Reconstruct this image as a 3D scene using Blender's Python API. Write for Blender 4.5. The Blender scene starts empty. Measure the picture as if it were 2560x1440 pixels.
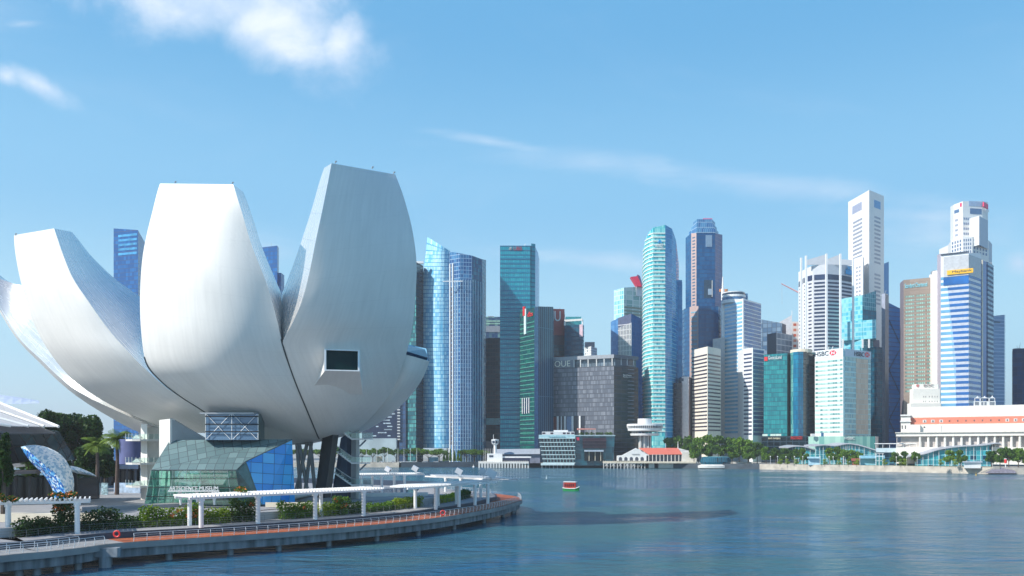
import bpy, math, random
from mathutils import Vector, noise
random.seed(7)
R = math.radians
C = bpy.context.scene.collection
scene = bpy.context.scene
# ------------------------------------------------------------------ camera
F, HY, CH = 2100.0, 1120.0, 15.0
cd = bpy.data.cameras.new('camera'); cam = bpy.data.objects.new('camera', cd); C.objects.link(cam)
cam.location = (0, 0, CH); cam.rotation_euler = (R(90), 0, 0)
cd.sensor_width = 36; cd.lens = 36*F/2560; cd.shift_y = (HY-720)/2560
cd.clip_start = 1; cd.clip_end = 20000
scene.camera = cam
# ------------------------------------------------------------------ sun and sky
SUN_EL, SUN_AZ = R(39), math.atan2(-0.88, -0.42)      # azimuth of the sun measured from +Y towards +X
sd = bpy.data.lights.new('sun', 'SUN'); sd.energy = 5.0; sd.angle = R(0.55); sd.color = (1.0, 0.95, 0.87)
sun = bpy.data.objects.new('sun', sd); C.objects.link(sun)
sv = Vector((math.sin(SUN_AZ)*math.cos(SUN_EL), math.cos(SUN_AZ)*math.cos(SUN_EL), math.sin(SUN_EL)))
sun.rotation_euler = sv.to_track_quat('Z', 'Y').to_euler()
scene.view_settings.view_transform = 'Standard'; scene.view_settings.look = 'None'
scene.view_settings.gamma = 1; scene.view_settings.use_curve_mapping = False
scene.view_settings.exposure = 0.3
world = bpy.data.worlds.new('World'); scene.world = world; world.use_nodes = True
def px_dir(px, py):
    v = Vector(((px-1280)/F, 1, (HY-py)/F)); return v.normalized()
def make_world():
    nt = world.node_tree; N = nt.nodes; L = nt.links; N.clear()
    out = N.new('ShaderNodeOutputWorld'); bg = N.new('ShaderNodeBackground')
    sky = N.new('ShaderNodeTexSky'); sky.sky_type = 'NISHITA'; sky.sun_disc = False
    sky.sun_elevation = SUN_EL; sky.sun_rotation = SUN_AZ % (2*math.pi)
    sky.air_density = 1.0; sky.dust_density = 0.3; sky.ozone_density = 1.6; sky.altitude = 0
    geo = N.new('ShaderNodeTexCoord')
    def math_(op, a, b=None, c=None, clamp=False):
        n = N.new('ShaderNodeMath'); n.operation = op; n.use_clamp = clamp
        for i, v in enumerate((a, b, c)):
            if v is None: continue
            if isinstance(v, (int, float)): n.inputs[i].default_value = v
            else: L.new(v, n.inputs[i])
        return n.outputs[0]
    sep = N.new('ShaderNodeSeparateXYZ'); L.new(geo.outputs['Generated'], sep.inputs[0])
    # cloud deck coordinates: tan(azimuth), tan(elevation) of the direction (about the +Y axis)
    ysafe = math_('MAXIMUM', sep.outputs['Y'], 0.05)
    u = math_('DIVIDE', sep.outputs['X'], ysafe); v = math_('DIVIDE', sep.outputs['Z'], ysafe)
    comb = N.new('ShaderNodeCombineXYZ'); L.new(u, comb.inputs[0]); L.new(v, comb.inputs[1])
    def noise_(scale, det, rough, dist, sx=1, sy=1, rot=0):
        mp = N.new('ShaderNodeMapping'); mp.inputs['Scale'].default_value = (sx, sy, 1)
        mp.inputs['Rotation'].default_value = (0, 0, rot)
        L.new(comb.outputs[0], mp.inputs[0])
        n = N.new('ShaderNodeTexNoise'); n.inputs['Scale'].default_value = scale; n.inputs['Detail'].default_value = det
        n.inputs['Roughness'].default_value = rough; n.inputs['Distortion'].default_value = dist
        L.new(mp.outputs[0], n.inputs['Vector']); return n.outputs['Fac']
    def smooth(x, a, b):
        n = N.new('ShaderNodeMapRange'); n.interpolation_type = 'SMOOTHSTEP'
        n.inputs['From Min'].default_value = a; n.inputs['From Max'].default_value = b
        L.new(x, n.inputs['Value']); return n.outputs[0]
    def blob(px, py, rx, ry, ang=0.0):
        cu, cv = (px-1280)/F, (HY-py)/F
        du = math_('SUBTRACT', u, cu); dv = math_('SUBTRACT', v, cv)
        ca, sa = math.cos(ang), math.sin(ang)
        a = math_('DIVIDE', math_('ADD', math_('MULTIPLY', du, ca), math_('MULTIPLY', dv, sa)), rx/F)
        b = math_('DIVIDE', math_('SUBTRACT', math_('MULTIPLY', dv, ca), math_('MULTIPLY', du, sa)), ry/F)
        d = math_('SQRT', math_('ADD', math_('MULTIPLY', a, a), math_('MULTIPLY', b, b)))
        return math_('SUBTRACT', 1.0, d)
    n1 = noise_(6.5, 9, 0.62, 0.25)
    n2 = noise_(5.0, 9, 0.66, 0.8, .7, 3, 0.2)
    # cumulus, upper left
    B = [(520, 0, 380, 125, -0.05), (690, 60, 280, 130, -0.35), (850, 110, 95, 95, 0), (740, 120, 160, 70, -0.2),
         (400, 10, 260, 90, -0.3), (100, 215, 130, 38, -0.45), (15, 190, 60, 35, -0.3), (2548, 660, 46, 42, 0)]
    m = None
    for b in B:
        k = blob(*b); m = k if m is None else math_('MAXIMUM', m, k)
    fld = math_('ADD', m, math_('MULTIPLY', math_('SUBTRACT', n1, 0.5), 2.4))
    cum = smooth(fld, -0.15, 1.15)
    # thin veils
    veil = None
    for b in [(1880, 455, 900, 48, -0.115), (1230, 355, 220, 20, -0.16),
              (1500, 650, 420, 40, -0.1), (2330, 590, 260, 90, 0.0), (60, 60, 90, 20, 0), (500, 620, 300, 60, 0), (2300, 540, 320, 40, -0.05)]:
        k = blob(*b); veil = k if veil is None else math_('MAXIMUM', veil, k)
    vf = math_('ADD', veil, math_('MULTIPLY', math_('SUBTRACT', n2, 0.5), 2.4))
    vel = math_('MULTIPLY', smooth(vf, 0.0, 1.45), 0.46)
    gen = math_('MULTIPLY', smooth(noise_(2.2, 8, 0.6, 0.5, 1, 3, 0.1), 0.5, 0.85), 0.16)
    front = smooth(sep.outputs['Y'], 0.1, 0.3)
    tot = math_('MULTIPLY', math_('MAXIMUM', math_('MAXIMUM', cum, vel), gen), front, clamp=True)
    tot = math_('MULTIPLY', tot, 0.93)
    # clear tropical air: the Nishita sky is lifted towards cyan-blue, paler at the horizon
    ramp = N.new('ShaderNodeValToRGB'); cr = ramp.color_ramp; cr.interpolation = 'EASE'
    cr.elements[0].position = 0.0; cr.elements[0].color = (.56, .82, .95, 1); cr.elements[1].position = 1.0; cr.elements[1].color = (.025, .11, .33, 1)
    for p_, c_ in ((.12, (.42, .73, .92, 1)), (.28, (.23, .54, .83, 1)), (.46, (.125, .41, .73, 1)), (.7, (.055, .22, .52, 1))):
        e = cr.elements.new(p_); e.color = c_
    L.new(math_('MAXIMUM', sep.outputs['Z'], 0.0), ramp.inputs[0])
    up = N.new('ShaderNodeVectorMath'); up.operation = 'SCALE'; up.inputs['Scale'].default_value = 10.6; L.new(ramp.outputs[0], up.inputs[0])
    hs = N.new('ShaderNodeMix'); hs.data_type = 'RGBA'; hs.inputs['Factor'].default_value = .88
    L.new(sky.outputs[0], hs.inputs['A']); L.new(up.outputs[0], hs.inputs['B'])
    mix = N.new('ShaderNodeMix'); mix.data_type = 'RGBA'
    L.new(tot, mix.inputs['Factor']); L.new(hs.outputs['Result'], mix.inputs['A'])
    # cloud tone varies by noise from blue-grey to near white
    shade = N.new('ShaderNodeMix'); shade.data_type = 'RGBA'
    L.new(smooth(noise_(9, 6, 0.6, 0.3, 1, 1.4), 0.35, 0.68), shade.inputs['Factor'])
    shade.inputs['A'].default_value = (6.2, 7.6, 9.6, 1); shade.inputs['B'].default_value = (9.0, 9.6, 10.6, 1)
    L.new(shade.outputs['Result'], mix.inputs['B'])
    L.new(mix.outputs['Result'], bg.inputs['Color']); bg.inputs['Strength'].default_value = 0.092
    L.new(bg.outputs[0], out.inputs[0])
make_world()
# ------------------------------------------------------------------ helpers
def lin(c):
    if isinstance(c, str):
        c = [int(c[i:i+2], 16)/255 for i in (1, 3, 5)]
        c = [x/12.92 if x <= .04045 else ((x+.055)/1.055)**2.4 for x in c]
    return (c[0], c[1], c[2], 1)
def W(px, py, D): return Vector(((px-1280)/F*D, D, CH+(HY-py)/F*D))
WL = -1.1                                  # water level
def G(px, py, z=WL):                     # point of the level plane z seen at a pixel
    D = F*(CH-z)/(py-HY); return Vector(((px-1280)/F*D, D, z))
def P2(px, D): return Vector(((px-1280)/F*D, D))
def Z(py, D): return CH+(HY-py)/F*D
_mats = {}
def mat(name, col, rough=.6, metal=0.0, var=.12, scale=.5, spec=.5, stretch=(1, 1, 1), bump=0, emis=None, obj=True):
    if name in _mats: return _mats[name]
    m = bpy.data.materials.new(name); m.use_nodes = True; nt = m.node_tree; N = nt.nodes; L = nt.links
    b = N['Principled BSDF']; c = lin(col)
    b.inputs['Roughness'].default_value = rough; b.inputs['Metallic'].default_value = metal
    b.inputs['Specular IOR Level'].default_value = spec
    tc = N.new('ShaderNodeTexCoord'); mp = N.new('ShaderNodeMapping'); mp.inputs['Scale'].default_value = stretch
    L.new(tc.outputs['Object'], mp.inputs[0])
    n = N.new('ShaderNodeTexNoise'); n.inputs['Scale'].default_value = scale; n.inputs['Detail'].default_value = 6
    L.new(mp.outputs[0], n.inputs['Vector'])
    mx = N.new('ShaderNodeMix'); mx.data_type = 'RGBA'
    mx.inputs['A'].default_value = tuple(x*(1-var) for x in c[:3])+(1,); mx.inputs['B'].default_value = tuple(min(1, x*(1+var)) for x in c[:3])+(1,)
    rm = N.new('ShaderNodeMapRange'); rm.inputs['From Min'].default_value = .3; rm.inputs['From Max'].default_value = .7
    L.new(n.outputs['Fac'], rm.inputs['Value']); L.new(rm.outputs[0], mx.inputs['Factor'])
    L.new(mx.outputs['Result'], b.inputs['Base Color'])
    if bump:
        bp = N.new('ShaderNodeBump'); bp.inputs['Strength'].default_value = bump; L.new(n.outputs['Fac'], bp.inputs['Height']); L.new(bp.outputs[0], b.inputs['Normal'])
    _mats[name] = m; return m
def cw(name, glass, alt, frame, pw=1.5, ph=3.8, lw=.12, lh=.2, metal=.0, rough=.15, spec=.5, prob=.5, big=.25):
    """curtain wall: UV in metres, mullions every pw, floor bands every ph, panes differ one from another"""
    if name in _mats: return _mats[name]
    m = bpy.data.materials.new(name); m.use_nodes = True; nt = m.node_tree; N = nt.nodes; L = nt.links
    b = N['Principled BSDF']
    uv = N.new('ShaderNodeUVMap'); sp = N.new('ShaderNodeSeparateXYZ'); L.new(uv.outputs[0], sp.inputs[0])
    def ma(op, a, bb=0.0):
        n = N.new('ShaderNodeMath'); n.operation = op
        for i, v in enumerate((a, bb)):
            if isinstance(v, (int, float)): n.inputs[i].default_value = v
            else: L.new(v, n.inputs[i])
        return n.outputs[0]
    fu = ma('DIVIDE', sp.outputs['X'], pw); fv = ma('DIVIDE', sp.outputs['Y'], ph)
    line = ma('MAXIMUM', ma('LESS_THAN', ma('FRACT', fu), lw), ma('LESS_THAN', ma('FRACT', fv), lh))
    cb = N.new('ShaderNodeCombineXYZ'); L.new(ma('FLOOR', fu), cb.inputs[0]); L.new(ma('FLOOR', fv), cb.inputs[1])
    wn = N.new('ShaderNodeTexWhiteNoise'); wn.noise_dimensions = '2D'; L.new(cb.outputs[0], wn.inputs['Vector'])
    refl = N.new('ShaderNodeTexNoise'); refl.inputs['Scale'].default_value = .035; refl.inputs['Detail'].default_value = 4; L.new(uv.outputs[0], refl.inputs['Vector'])  # broad noise paints wobbly reflections into the glass colour
    f = ma('ADD', ma('MULTIPLY', wn.outputs['Value'], 1-big), ma('MULTIPLY', refl.outputs['Fac'], big*1.2))
    mr = N.new('ShaderNodeMapRange'); mr.inputs['From Min'].default_value = prob-.18; mr.inputs['From Max'].default_value = prob+.32; L.new(f, mr.inputs['Value'])
    m1 = N.new('ShaderNodeMix'); m1.data_type = 'RGBA'; m1.inputs['A'].default_value = lin(glass); m1.inputs['B'].default_value = lin(alt); L.new(mr.outputs[0], m1.inputs['Factor'])
    m2 = N.new('ShaderNodeMix'); m2.data_type = 'RGBA'; m2.inputs['B'].default_value = lin(frame); L.new(m1.outputs['Result'], m2.inputs['A']); L.new(line, m2.inputs['Factor'])
    L.new(m2.outputs['Result'], b.inputs['Base Color'])
    b.inputs['Metallic'].default_value = metal; b.inputs['Specular IOR Level'].default_value = spec
    rr = ma('ADD', ma('MULTIPLY', line, .45), rough); L.new(rr, b.inputs['Roughness'])
    # panes are never perfectly level with each other
    wn2 = N.new('ShaderNodeTexWhiteNoise'); wn2.noise_dimensions = '2D'; L.new(cb.outputs[0], wn2.inputs['Vector'])
    g = N.new('ShaderNodeNewGeometry'); vs = N.new('ShaderNodeVectorMath'); vs.operation = 'SUBTRACT'; L.new(wn2.outputs['Color'], vs.inputs[0]); vs.inputs[1].default_value = (.5, .5, .5)
    sc = N.new('ShaderNodeVectorMath'); sc.operation = 'SCALE'; L.new(vs.outputs[0], sc.inputs[0]); sc.inputs['Scale'].default_value = .03
    ad = N.new('ShaderNodeVectorMath'); L.new(g.outputs['Normal'], ad.inputs[0]); L.new(sc.outputs[0], ad.inputs[1])
    nm = N.new('ShaderNodeVectorMath'); nm.operation = 'NORMALIZE'; L.new(ad.outputs[0], nm.inputs[0]); L.new(nm.outputs[0], b.inputs['Normal'])
    _mats[name] = m; return m
class MB:
    def __init__(s): s.v = []; s.f = []; s.uv = []; s.mi = []
    def poly(s, pts, uv=None, mi=0):
        i = len(s.v); s.v += [tuple(p) for p in pts]; s.f.append(tuple(range(i, i+len(pts))))
        if uv is None:
            a = Vector(pts[0]); e = (Vector(pts[1])-a); e = e.normalized() if e.length > 0 else Vector((1, 0, 0))
            n = None
            for k in range(2, len(pts)):
                n = e.cross(Vector(pts[k])-a)
                if n.length > 1e-6: break
            n = n.normalized() if n is not None and n.length > 0 else Vector((0, 0, 1)); g = n.cross(e)
            uv = [((Vector(p)-a).dot(e), (Vector(p)-a).dot(g)) for p in pts]
        s.uv.append(uv); s.mi.append(mi); return s
    def prism(s, pts, z0, z1, mi=0, top=None, bottom=False, close=True, ztop=None, tmi=None):
        """pts 2D, anticlockwise seen from above; z1 may be a list"""
        n = len(pts); zs = z1 if isinstance(z1, (list, tuple)) else [z1]*n; u = 0
        for i in range(n if close else n-1):
            a, b = pts[i], pts[(i+1) % n]; l = math.hypot(b[0]-a[0], b[1]-a[1])
            m = mi[i] if isinstance(mi, (list, tuple)) else mi
            za, zb = zs[i], zs[(i+1) % n]
            s.poly([(a[0], a[1], z0), (b[0], b[1], z0), (b[0], b[1], zb), (a[0], a[1], za)], [(u, z0), (u+l, z0), (u+l, zb), (u, za)], m); u += l
        t = tmi if tmi is not None else (mi[0] if isinstance(mi, (list, tuple)) else mi)
        s.poly([(p[0], p[1], z) for p, z in zip(pts, zs)], None, t)
        if bottom: s.poly([(p[0], p[1], z0) for p in reversed(pts)], None, t)
        return s
    def box(s, c, d, rz=0, mi=0):
        x, y, z = d[0]/2, d[1]/2, d[2]/2; ca, sa = math.cos(rz), math.sin(rz)
        pts = [(c[0]+a*ca-b*sa, c[1]+a*sa+b*ca) for a, b in ((-x, -y), (x, -y), (x, y), (-x, y))]
        return s.prism(pts, c[2]-z, c[2]+z, mi, bottom=True)
    def hexa(s, a, b, mi=0):
        """two matching quads a and b (each 4 points) joined into a solid"""
        s.poly(a, None, mi); s.poly(list(reversed(b)), None, mi)
        for i in range(4):
            j = (i+1) % 4; s.poly([a[j], a[i], b[i], b[j]], None, mi)
        return s
    def tube(s, p0, p1, r0, r1=None, n=6, mi=0, caps=True):
        r1 = r0 if r1 is None else r1; p0 = Vector(p0); p1 = Vector(p1); d = (p1-p0).normalized()
        t = Vector((0, 0, 1)) if abs(d.z) < .9 else Vector((1, 0, 0)); a = d.cross(t).normalized(); b = d.cross(a)
        A = [p0+(a*math.cos(k*2*math.pi/n)+b*math.sin(k*2*math.pi/n))*r0 for k in range(n)]
        B = [p1+(a*math.cos(k*2*math.pi/n)+b*math.sin(k*2*math.pi/n))*r1 for k in range(n)]
        for k in range(n):
            j = (k+1) % n; s.poly([A[j], A[k], B[k], B[j]], None, mi)
        if caps: s.poly(A, None, mi); s.poly(list(reversed(B)), None, mi)
        return s
    def lathe(s, c, prof, n=24, mi=0, a0=0, a1=2*math.pi):
        base = len(s.v); full = abs(a1-a0-2*math.pi) < 1e-6; m = n if full else n+1
        for r, z in prof:
            for k in range(m):
                a = a0+(a1-a0)*k/n; s.v.append((c[0]+r*math.cos(a), c[1]+r*math.sin(a), c[2]+z))
        rr = max(p[0] for p in prof)
        for i in range(len(prof)-1):
            for k in range(n):
                j = (k+1) % m
                s.f.append((base+i*m+k, base+i*m+j, base+(i+1)*m+j, base+(i+1)*m+k))
                u0, u1 = rr*(a1-a0)*k/n, rr*(a1-a0)*(k+1)/n
                s.uv.append([(u0, c[2]+prof[i][1]), (u1, c[2]+prof[i][1]), (u1, c[2]+prof[i+1][1]), (u0, c[2]+prof[i+1][1])]); s.mi.append(mi)
        return s
    def grid(s, rows, mi=0):
        base = len(s.v); m = len(rows[0])
        for r in rows: s.v += [tuple(p) for p in r]
        L_ = [0]
        for i in range(1, len(rows)): L_.append(L_[-1]+(Vector(rows[i][m//2])-Vector(rows[i-1][m//2])).length)
        for i in range(len(rows)-1):
            w = (Vector(rows[i][-1])-Vector(rows[i][0])).length
            for k in range(m-1):
                s.f.append((base+i*m+k, base+i*m+k+1, base+(i+1)*m+k+1, base+(i+1)*m+k))
                s.uv.append([(w*k/(m-1), L_[i]), (w*(k+1)/(m-1), L_[i]), (w*(k+1)/(m-1), L_[i+1]), (w*k/(m-1), L_[i+1])]); s.mi.append(mi)
        return s
    def build(s, name, mats, parent=None, smooth=False, **tags):
        me = bpy.data.meshes.new(name); off = Vector((0, 0, 0))
        if parent is not None:
            p = parent
            while p: off += p.location; p = p.parent
        elif tags.pop('local', True) and s.v:
            xs = [v[0] for v in s.v]; ys = [v[1] for v in s.v]; zs = [v[2] for v in s.v]
            off = Vector(((min(xs)+max(xs))/2, (min(ys)+max(ys))/2, min(zs)))
        tags.pop('local', None)
        me.from_pydata([(v[0]-off.x, v[1]-off.y, v[2]-off.z) for v in s.v], [], s.f)
        ul = me.uv_layers.new(name='UVMap'); k = 0
        for q in s.uv:
            for t in q: ul.data[k].uv = t; k += 1
        if not isinstance(mats, (list, tuple)): mats = [mats]
        for m in mats: me.materials.append(m)
        for p, i in zip(me.polygons, s.mi): p.material_index = i; p.use_smooth = smooth
        me.update()
        o = bpy.data.objects.new(name, me); C.objects.link(o)
        if parent is not None: o.parent = parent
        else: o.location = off
        for a, b in tags.items(): o[a] = b
        return o
def thing(name, label, cat, loc, group=None):
    o = bpy.data.objects.new(name, None); C.objects.link(o); o.location = loc; o.empty_display_size = .5
    o['label'] = label; o['category'] = cat
    if group: o['group'] = group
    return o
def copy_tree(o, parent=None):
    c = o.copy(); C.objects.link(c); c.parent = parent
    for ch in list(o.children): copy_tree(ch, c)
    return c
def catmull(P, n):
    """P: list of tuples; n steps between neighbours"""
    out = []; m = len(P)
    for i in range(m-1):
        p0, p1, p2, p3 = P[max(i-1, 0)], P[i], P[i+1], P[min(i+2, m-1)]
        for k in range(n):
            t = k/n; out.append(tuple(.5*((2*b)+(-a+c)*t+(2*a-5*b+4*c-d)*t*t+(-a+3*b-3*c+d)*t**3) for a, b, c, d in zip(p0, p1, p2, p3)))
    out.append(tuple(P[-1])); return out
def onwall(a, b, px):
    """point of the plan segment a-b seen at pixel column px"""
    k = (px-1280)/F; den = (b[0]-a[0])-k*(b[1]-a[1])
    t = (k*a[1]-a[0])/den; return Vector((a[0]+t*(b[0]-a[0]), a[1]+t*(b[1]-a[1])))
def outn(a, b):
    d = Vector((b[0]-a[0], b[1]-a[1])).normalized(); return Vector((d.y, -d.x))
def slab(mb, a, b, z0, z1, out=.3, inn=0.0, mi=0):
    """a box lying on the wall a-b"""
    n = outn(a, b); a = Vector(a[:2]); b = Vector(b[:2])
    return mb.prism([a+n*out, b+n*out, b-n*inn, a-n*inn], z0, z1, mi, bottom=True)
def part_slab(name, m, root, a, b, z0, z1, out=.3, inn=0.0, **t):
    mb = MB(); slab(mb, a, b, z0, z1, out, inn); return mb.build(name, m, root, **t)
def bands(root, a, b, z0, z1, n, frac, m, name='window_band', out=.25, x0=0.0, x1=1.0, lo=0.0):
    a = Vector(a[:2]); b = Vector(b[:2]); A = a.lerp(b, x0); B = a.lerp(b, x1); h = (z1-z0)/n
    for i in range(n):
        q = z0+h*(i+lo+(1-frac)/2*(1 if lo == 0 else 0)); part_slab(name, m, root, A, B, q, q+h*frac, out)
def lettering(root, s, a, b, x0, x1, y0, y1, m, out=.35, name='sign_lettering', depth=.25):
    """s written on the wall a-b between pixel columns x0..x1 and rows y0..y1"""
    A = onwall(a, b, x0); B = onwall(a, b, x1); n = outn(a, b); z1 = Z(y0, (A.y+B.y)/2); z0 = Z(y1, (A.y+B.y)/2)
    return letter3(root, s, Vector((A.x, A.y, z0)), Vector((B.x, B.y, z0)), z1-z0, Vector((n.x, n.y, 0)), m, out, name, depth)
def letter3(root, s, A, B, h, n, m, out, name='sign_lettering', depth=.25, up=Vector((0, 0, 1))):
    cu = bpy.data.curves.new('t', 'FONT'); cu.body = s; cu.extrude = .01; o = bpy.data.objects.new('t', cu); C.objects.link(o)
    dg = bpy.context.evaluated_depsgraph_get(); dg.update(); me = bpy.data.meshes.new_from_object(o.evaluated_get(dg)); 
    bpy.data.objects.remove(o); bpy.data.curves.remove(cu)
    xs = [v.co.x for v in me.vertices]; ys = [v.co.y for v in me.vertices]; w = max(xs)-min(xs); hh = max(ys)-min(ys); mx, my = min(xs), min(ys)
    off = Vector((0, 0, 0)); p = root
    while p: off += p.location; p = p.parent
    for v in me.vertices:
        q = A+(B-A)*((v.co.x-mx)/w)+up*((v.co.y-my)/hh*h)+n*(out+(depth if v.co.z > 0 else 0)); v.co = q-off
    me.materials.clear(); me.materials.append(m); me.name = name
    o = bpy.data.objects.new(name, me); C.objects.link(o); o.parent = root; return o
def tower(name, label, chain, top, mats, back=28, base=2.0, cat='tower', tops=None, roofmat=None, group=None, body='body', backs=None):
    """chain: visible plan corners left to right as (px, distance); mats: one or one per visible face"""
    pts = [P2(*c) for c in chain]
    if backs is None:
        a, z = pts[0], pts[-1]; ka, kz = (a.y+back)/a.y, (z.y+back)/z.y
        backs = [Vector((z.x+2 if z.x > 0 else z.x*kz-1, z.y+back)), Vector((a.x*ka+1 if a.x > 0 else a.x+2, a.y+back))]
    poly = pts+backs; cx = sum(p.x for p in poly)/len(poly); cy = sum(p.y for p in poly)/len(poly)
    t = thing(name, label, cat, (cx, cy, base), group)
    ml = list(mats) if isinstance(mats, (list, tuple)) else [mats]
    nv = len(pts)-1; idx = [min(i, len(ml)-1) for i in range(nv)]+[len(ml)-1]*2+[0]
    ml2 = ml+[roofmat or ROOF]
    zs = ([*tops]+[tops[-1], tops[0]]) if tops else top
    mb = MB().prism(poly, base-1, zs, idx, tmi=len(ml))
    mb.build(body, ml2, t)
    if not tops and back >= 18:                        # plant room and mast set back on a flat roof
        c = Vector((cx, cy)); w = (pts[-1]-pts[0]).length*.3; rr = random.Random(int(cx))
        MB().box((c.x, c.y, top+.9), (w, 6, 1.8)).build('roof_plant', GREYM, t)
        for k in range(rr.randint(0, 2)): MB().tube((c.x+w*(rr.random()-.5), c.y-2, top), (c.x+w*(rr.random()-.5), c.y-2, top+rr.uniform(4, 7)), .22, .1, 5).build('mast', GREYM, t)
    return t, pts
def rbox(root, name, m, p, d, z0, h, rz=0):
    return MB().box((p[0], p[1], z0+h/2), (d[0], d[1], h), rz).build(name, m, root)
# ------------------------------------------------------------------ shared materials
ROOF = mat('roof_grey', (.3, .31, .33), .8)
WHITE = mat('white_paint', (.78, .78, .77), .5, var=.06)
WHITE2 = mat('white_concrete', (.68, .67, .64), .7, var=.08)
CREAM = mat('cream_stone', (.72, .64, .5), .7, var=.08)
DARKGL = mat('dark_glass', (.02, .045, .085), .08, spec=.7, var=.3)
BLUEGL = mat('blue_glass', (.05, .16, .33), .1, spec=.6, var=.25)
PALEGL = mat('pale_blue_glass', (.2, .42, .58), .12, spec=.6, var=.2)
TEALGL = mat('teal_glass', (.04, .3, .34), .12, spec=.6, var=.25)
NAVY = mat('navy_stone', (.03, .05, .09), .5)
GREYM = mat('grey_metal', (.38, .4, .43), .4, .3)
BLACK = mat('black_metal', (.012, .013, .016), .5)
REDP = mat('red_paint', (.75, .03, .03), .5, var=.04)
ORANGE = mat('orange_paint', (.75, .16, .04), .5, var=.08)
STEEL = mat('steel', (.55, .56, .58), .35, .5, var=.05)
# ------------------------------------------------------------------ water and ground
def water_mat():
    m = bpy.data.materials.new('water'); m.use_nodes = True; nt = m.node_tree; N = nt.nodes; L = nt.links; b = N['Principled BSDF']
    tc = N.new('ShaderNodeTexCoord')
    def nz(scale, det, sx, sy, dist=0, rot=0):
        mp = N.new('ShaderNodeMapping'); mp.inputs['Scale'].default_value = (sx, sy, 1); mp.inputs['Rotation'].default_value = (0, 0, rot); L.new(tc.outputs['Object'], mp.inputs[0])
        n = N.new('ShaderNodeTexNoise'); n.inputs['Scale'].default_value = scale; n.inputs['Detail'].default_value = det; n.inputs['Distortion'].default_value = dist
        L.new(mp.outputs[0], n.inputs['Vector']); return n.outputs['Fac']
    def ma(op, a, c):
        n = N.new('ShaderNodeMath'); n.operation = op
        for i, v in enumerate((a, c)):
            if isinstance(v, (int, float)): n.inputs[i].default_value = v
            else: L.new(v, n.inputs[i])
        return n.outputs[0]
    big = nz(.012, 5, 1, 1.6, 1.2, .3); mid = nz(.05, 5, 1, 2, 1.5, -.2)
    fine = nz(.9, 5, .45, 1.3, .4, .15); rip = nz(.22, 4, .4, 1.2, .8, -.1)
    pat = N.new('ShaderNodeMapRange'); pat.inputs['From Min'].default_value = .35; pat.inputs['From Max'].default_value = .65; L.new(big, pat.inputs['Value'])
    h = ma('ADD', ma('MULTIPLY', fine, ma('ADD', ma('MULTIPLY', pat.outputs[0], .22), .16)), ma('ADD', ma('MULTIPLY', rip, .5), ma('MULTIPLY', mid, .8)))
    bp = N.new('ShaderNodeBump'); bp.inputs['Strength'].default_value = 1; bp.inputs['Distance'].default_value = 2.3; L.new(h, bp.inputs['Height']); L.new(bp.outputs[0], b.inputs['Normal'])
    mx = N.new('ShaderNodeMix'); mx.data_type = 'RGBA'; L.new(pat.outputs[0], mx.inputs['Factor'])
    mx.inputs['A'].default_value = lin((.013, .105, .215)); mx.inputs['B'].default_value = lin((.04, .13, .15)); L.new(mx.outputs['Result'], b.inputs['Base Color'])
    rg = ma('ADD', ma('MULTIPLY', pat.outputs[0], .16), .07); L.new(rg, b.inputs['Roughness']); b.inputs['IOR'].default_value = 1.45
    return m
MB().poly([(-5000, -300, WL), (5000, -300, WL), (5000, 1500, WL), (-5000, 1500, WL)]).build('water', water_mat(), local=False, kind='structure')
LANDM = mat('pale_paving', (.36, .35, .32), .85, var=.15, scale=.05)
SHORE = [(-700, 760), (-60, 745), (560, 715), (998, 700), (1002, 700), (1200, 712), (1540, 684), (1900, 634), (2200, 573), (2500, 516), (2900, 500)]
sh = [P2(*c) for c in SHORE]; sh = [Vector((-1500, 800))]+sh+[Vector((1500, 520))]
mb = MB(); land = [(p.x, p.y) for p in sh]+[(6000, 520), (6000, 9000), (-6000, 9000), (-6000, 800)]
mb.poly([(x, y, 2.6) for x, y in land]).build('ground', LANDM, local=False, kind='structure')
SEAW = mat('sea_wall_stone', (.50, .45, .38), .85, var=.22, scale=.25); SEAD = mat('sea_wall_dark', (.06, .08, .1), .8, var=.3, scale=.2)
def seawall(label, pts, m, w=1.2, top=3.1):
    mb = MB()
    for a, b in zip(pts, pts[1:]): slab(mb, a, b, -2, top, w, .3)
    o = mb.build('sea_wall', m, label=label, category='wall'); return o
seawall('pale stone sea wall along the far left shore', sh[0:5], SEAW, top=2.9)
seawall('dark sea wall in front of the far shore trees', sh[5:7], SEAD, top=3.3)
seawall('quay wall behind the piers of the far shore', sh[6:9], SEAD, top=2.9)
seawall('long sandy coloured stone sea wall below the waterfront lawn', sh[8:], SEAW, top=3.0)
LAWN = mat('lawn', (.10, .17, .03), .9, var=.3, scale=.3)
mb = MB(); a = sh[8]+Vector((6, 2)); 
q = [P2(1990, 618), P2(2200, 577), P2(2480, 523), P2(2480, 532), P2(2200, 587), P2(1990, 628)]
mb.poly([(p.x, p.y, 2.95) for p in q]); mb.build('lawn', LAWN, local=False, kind='structure')
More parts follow.
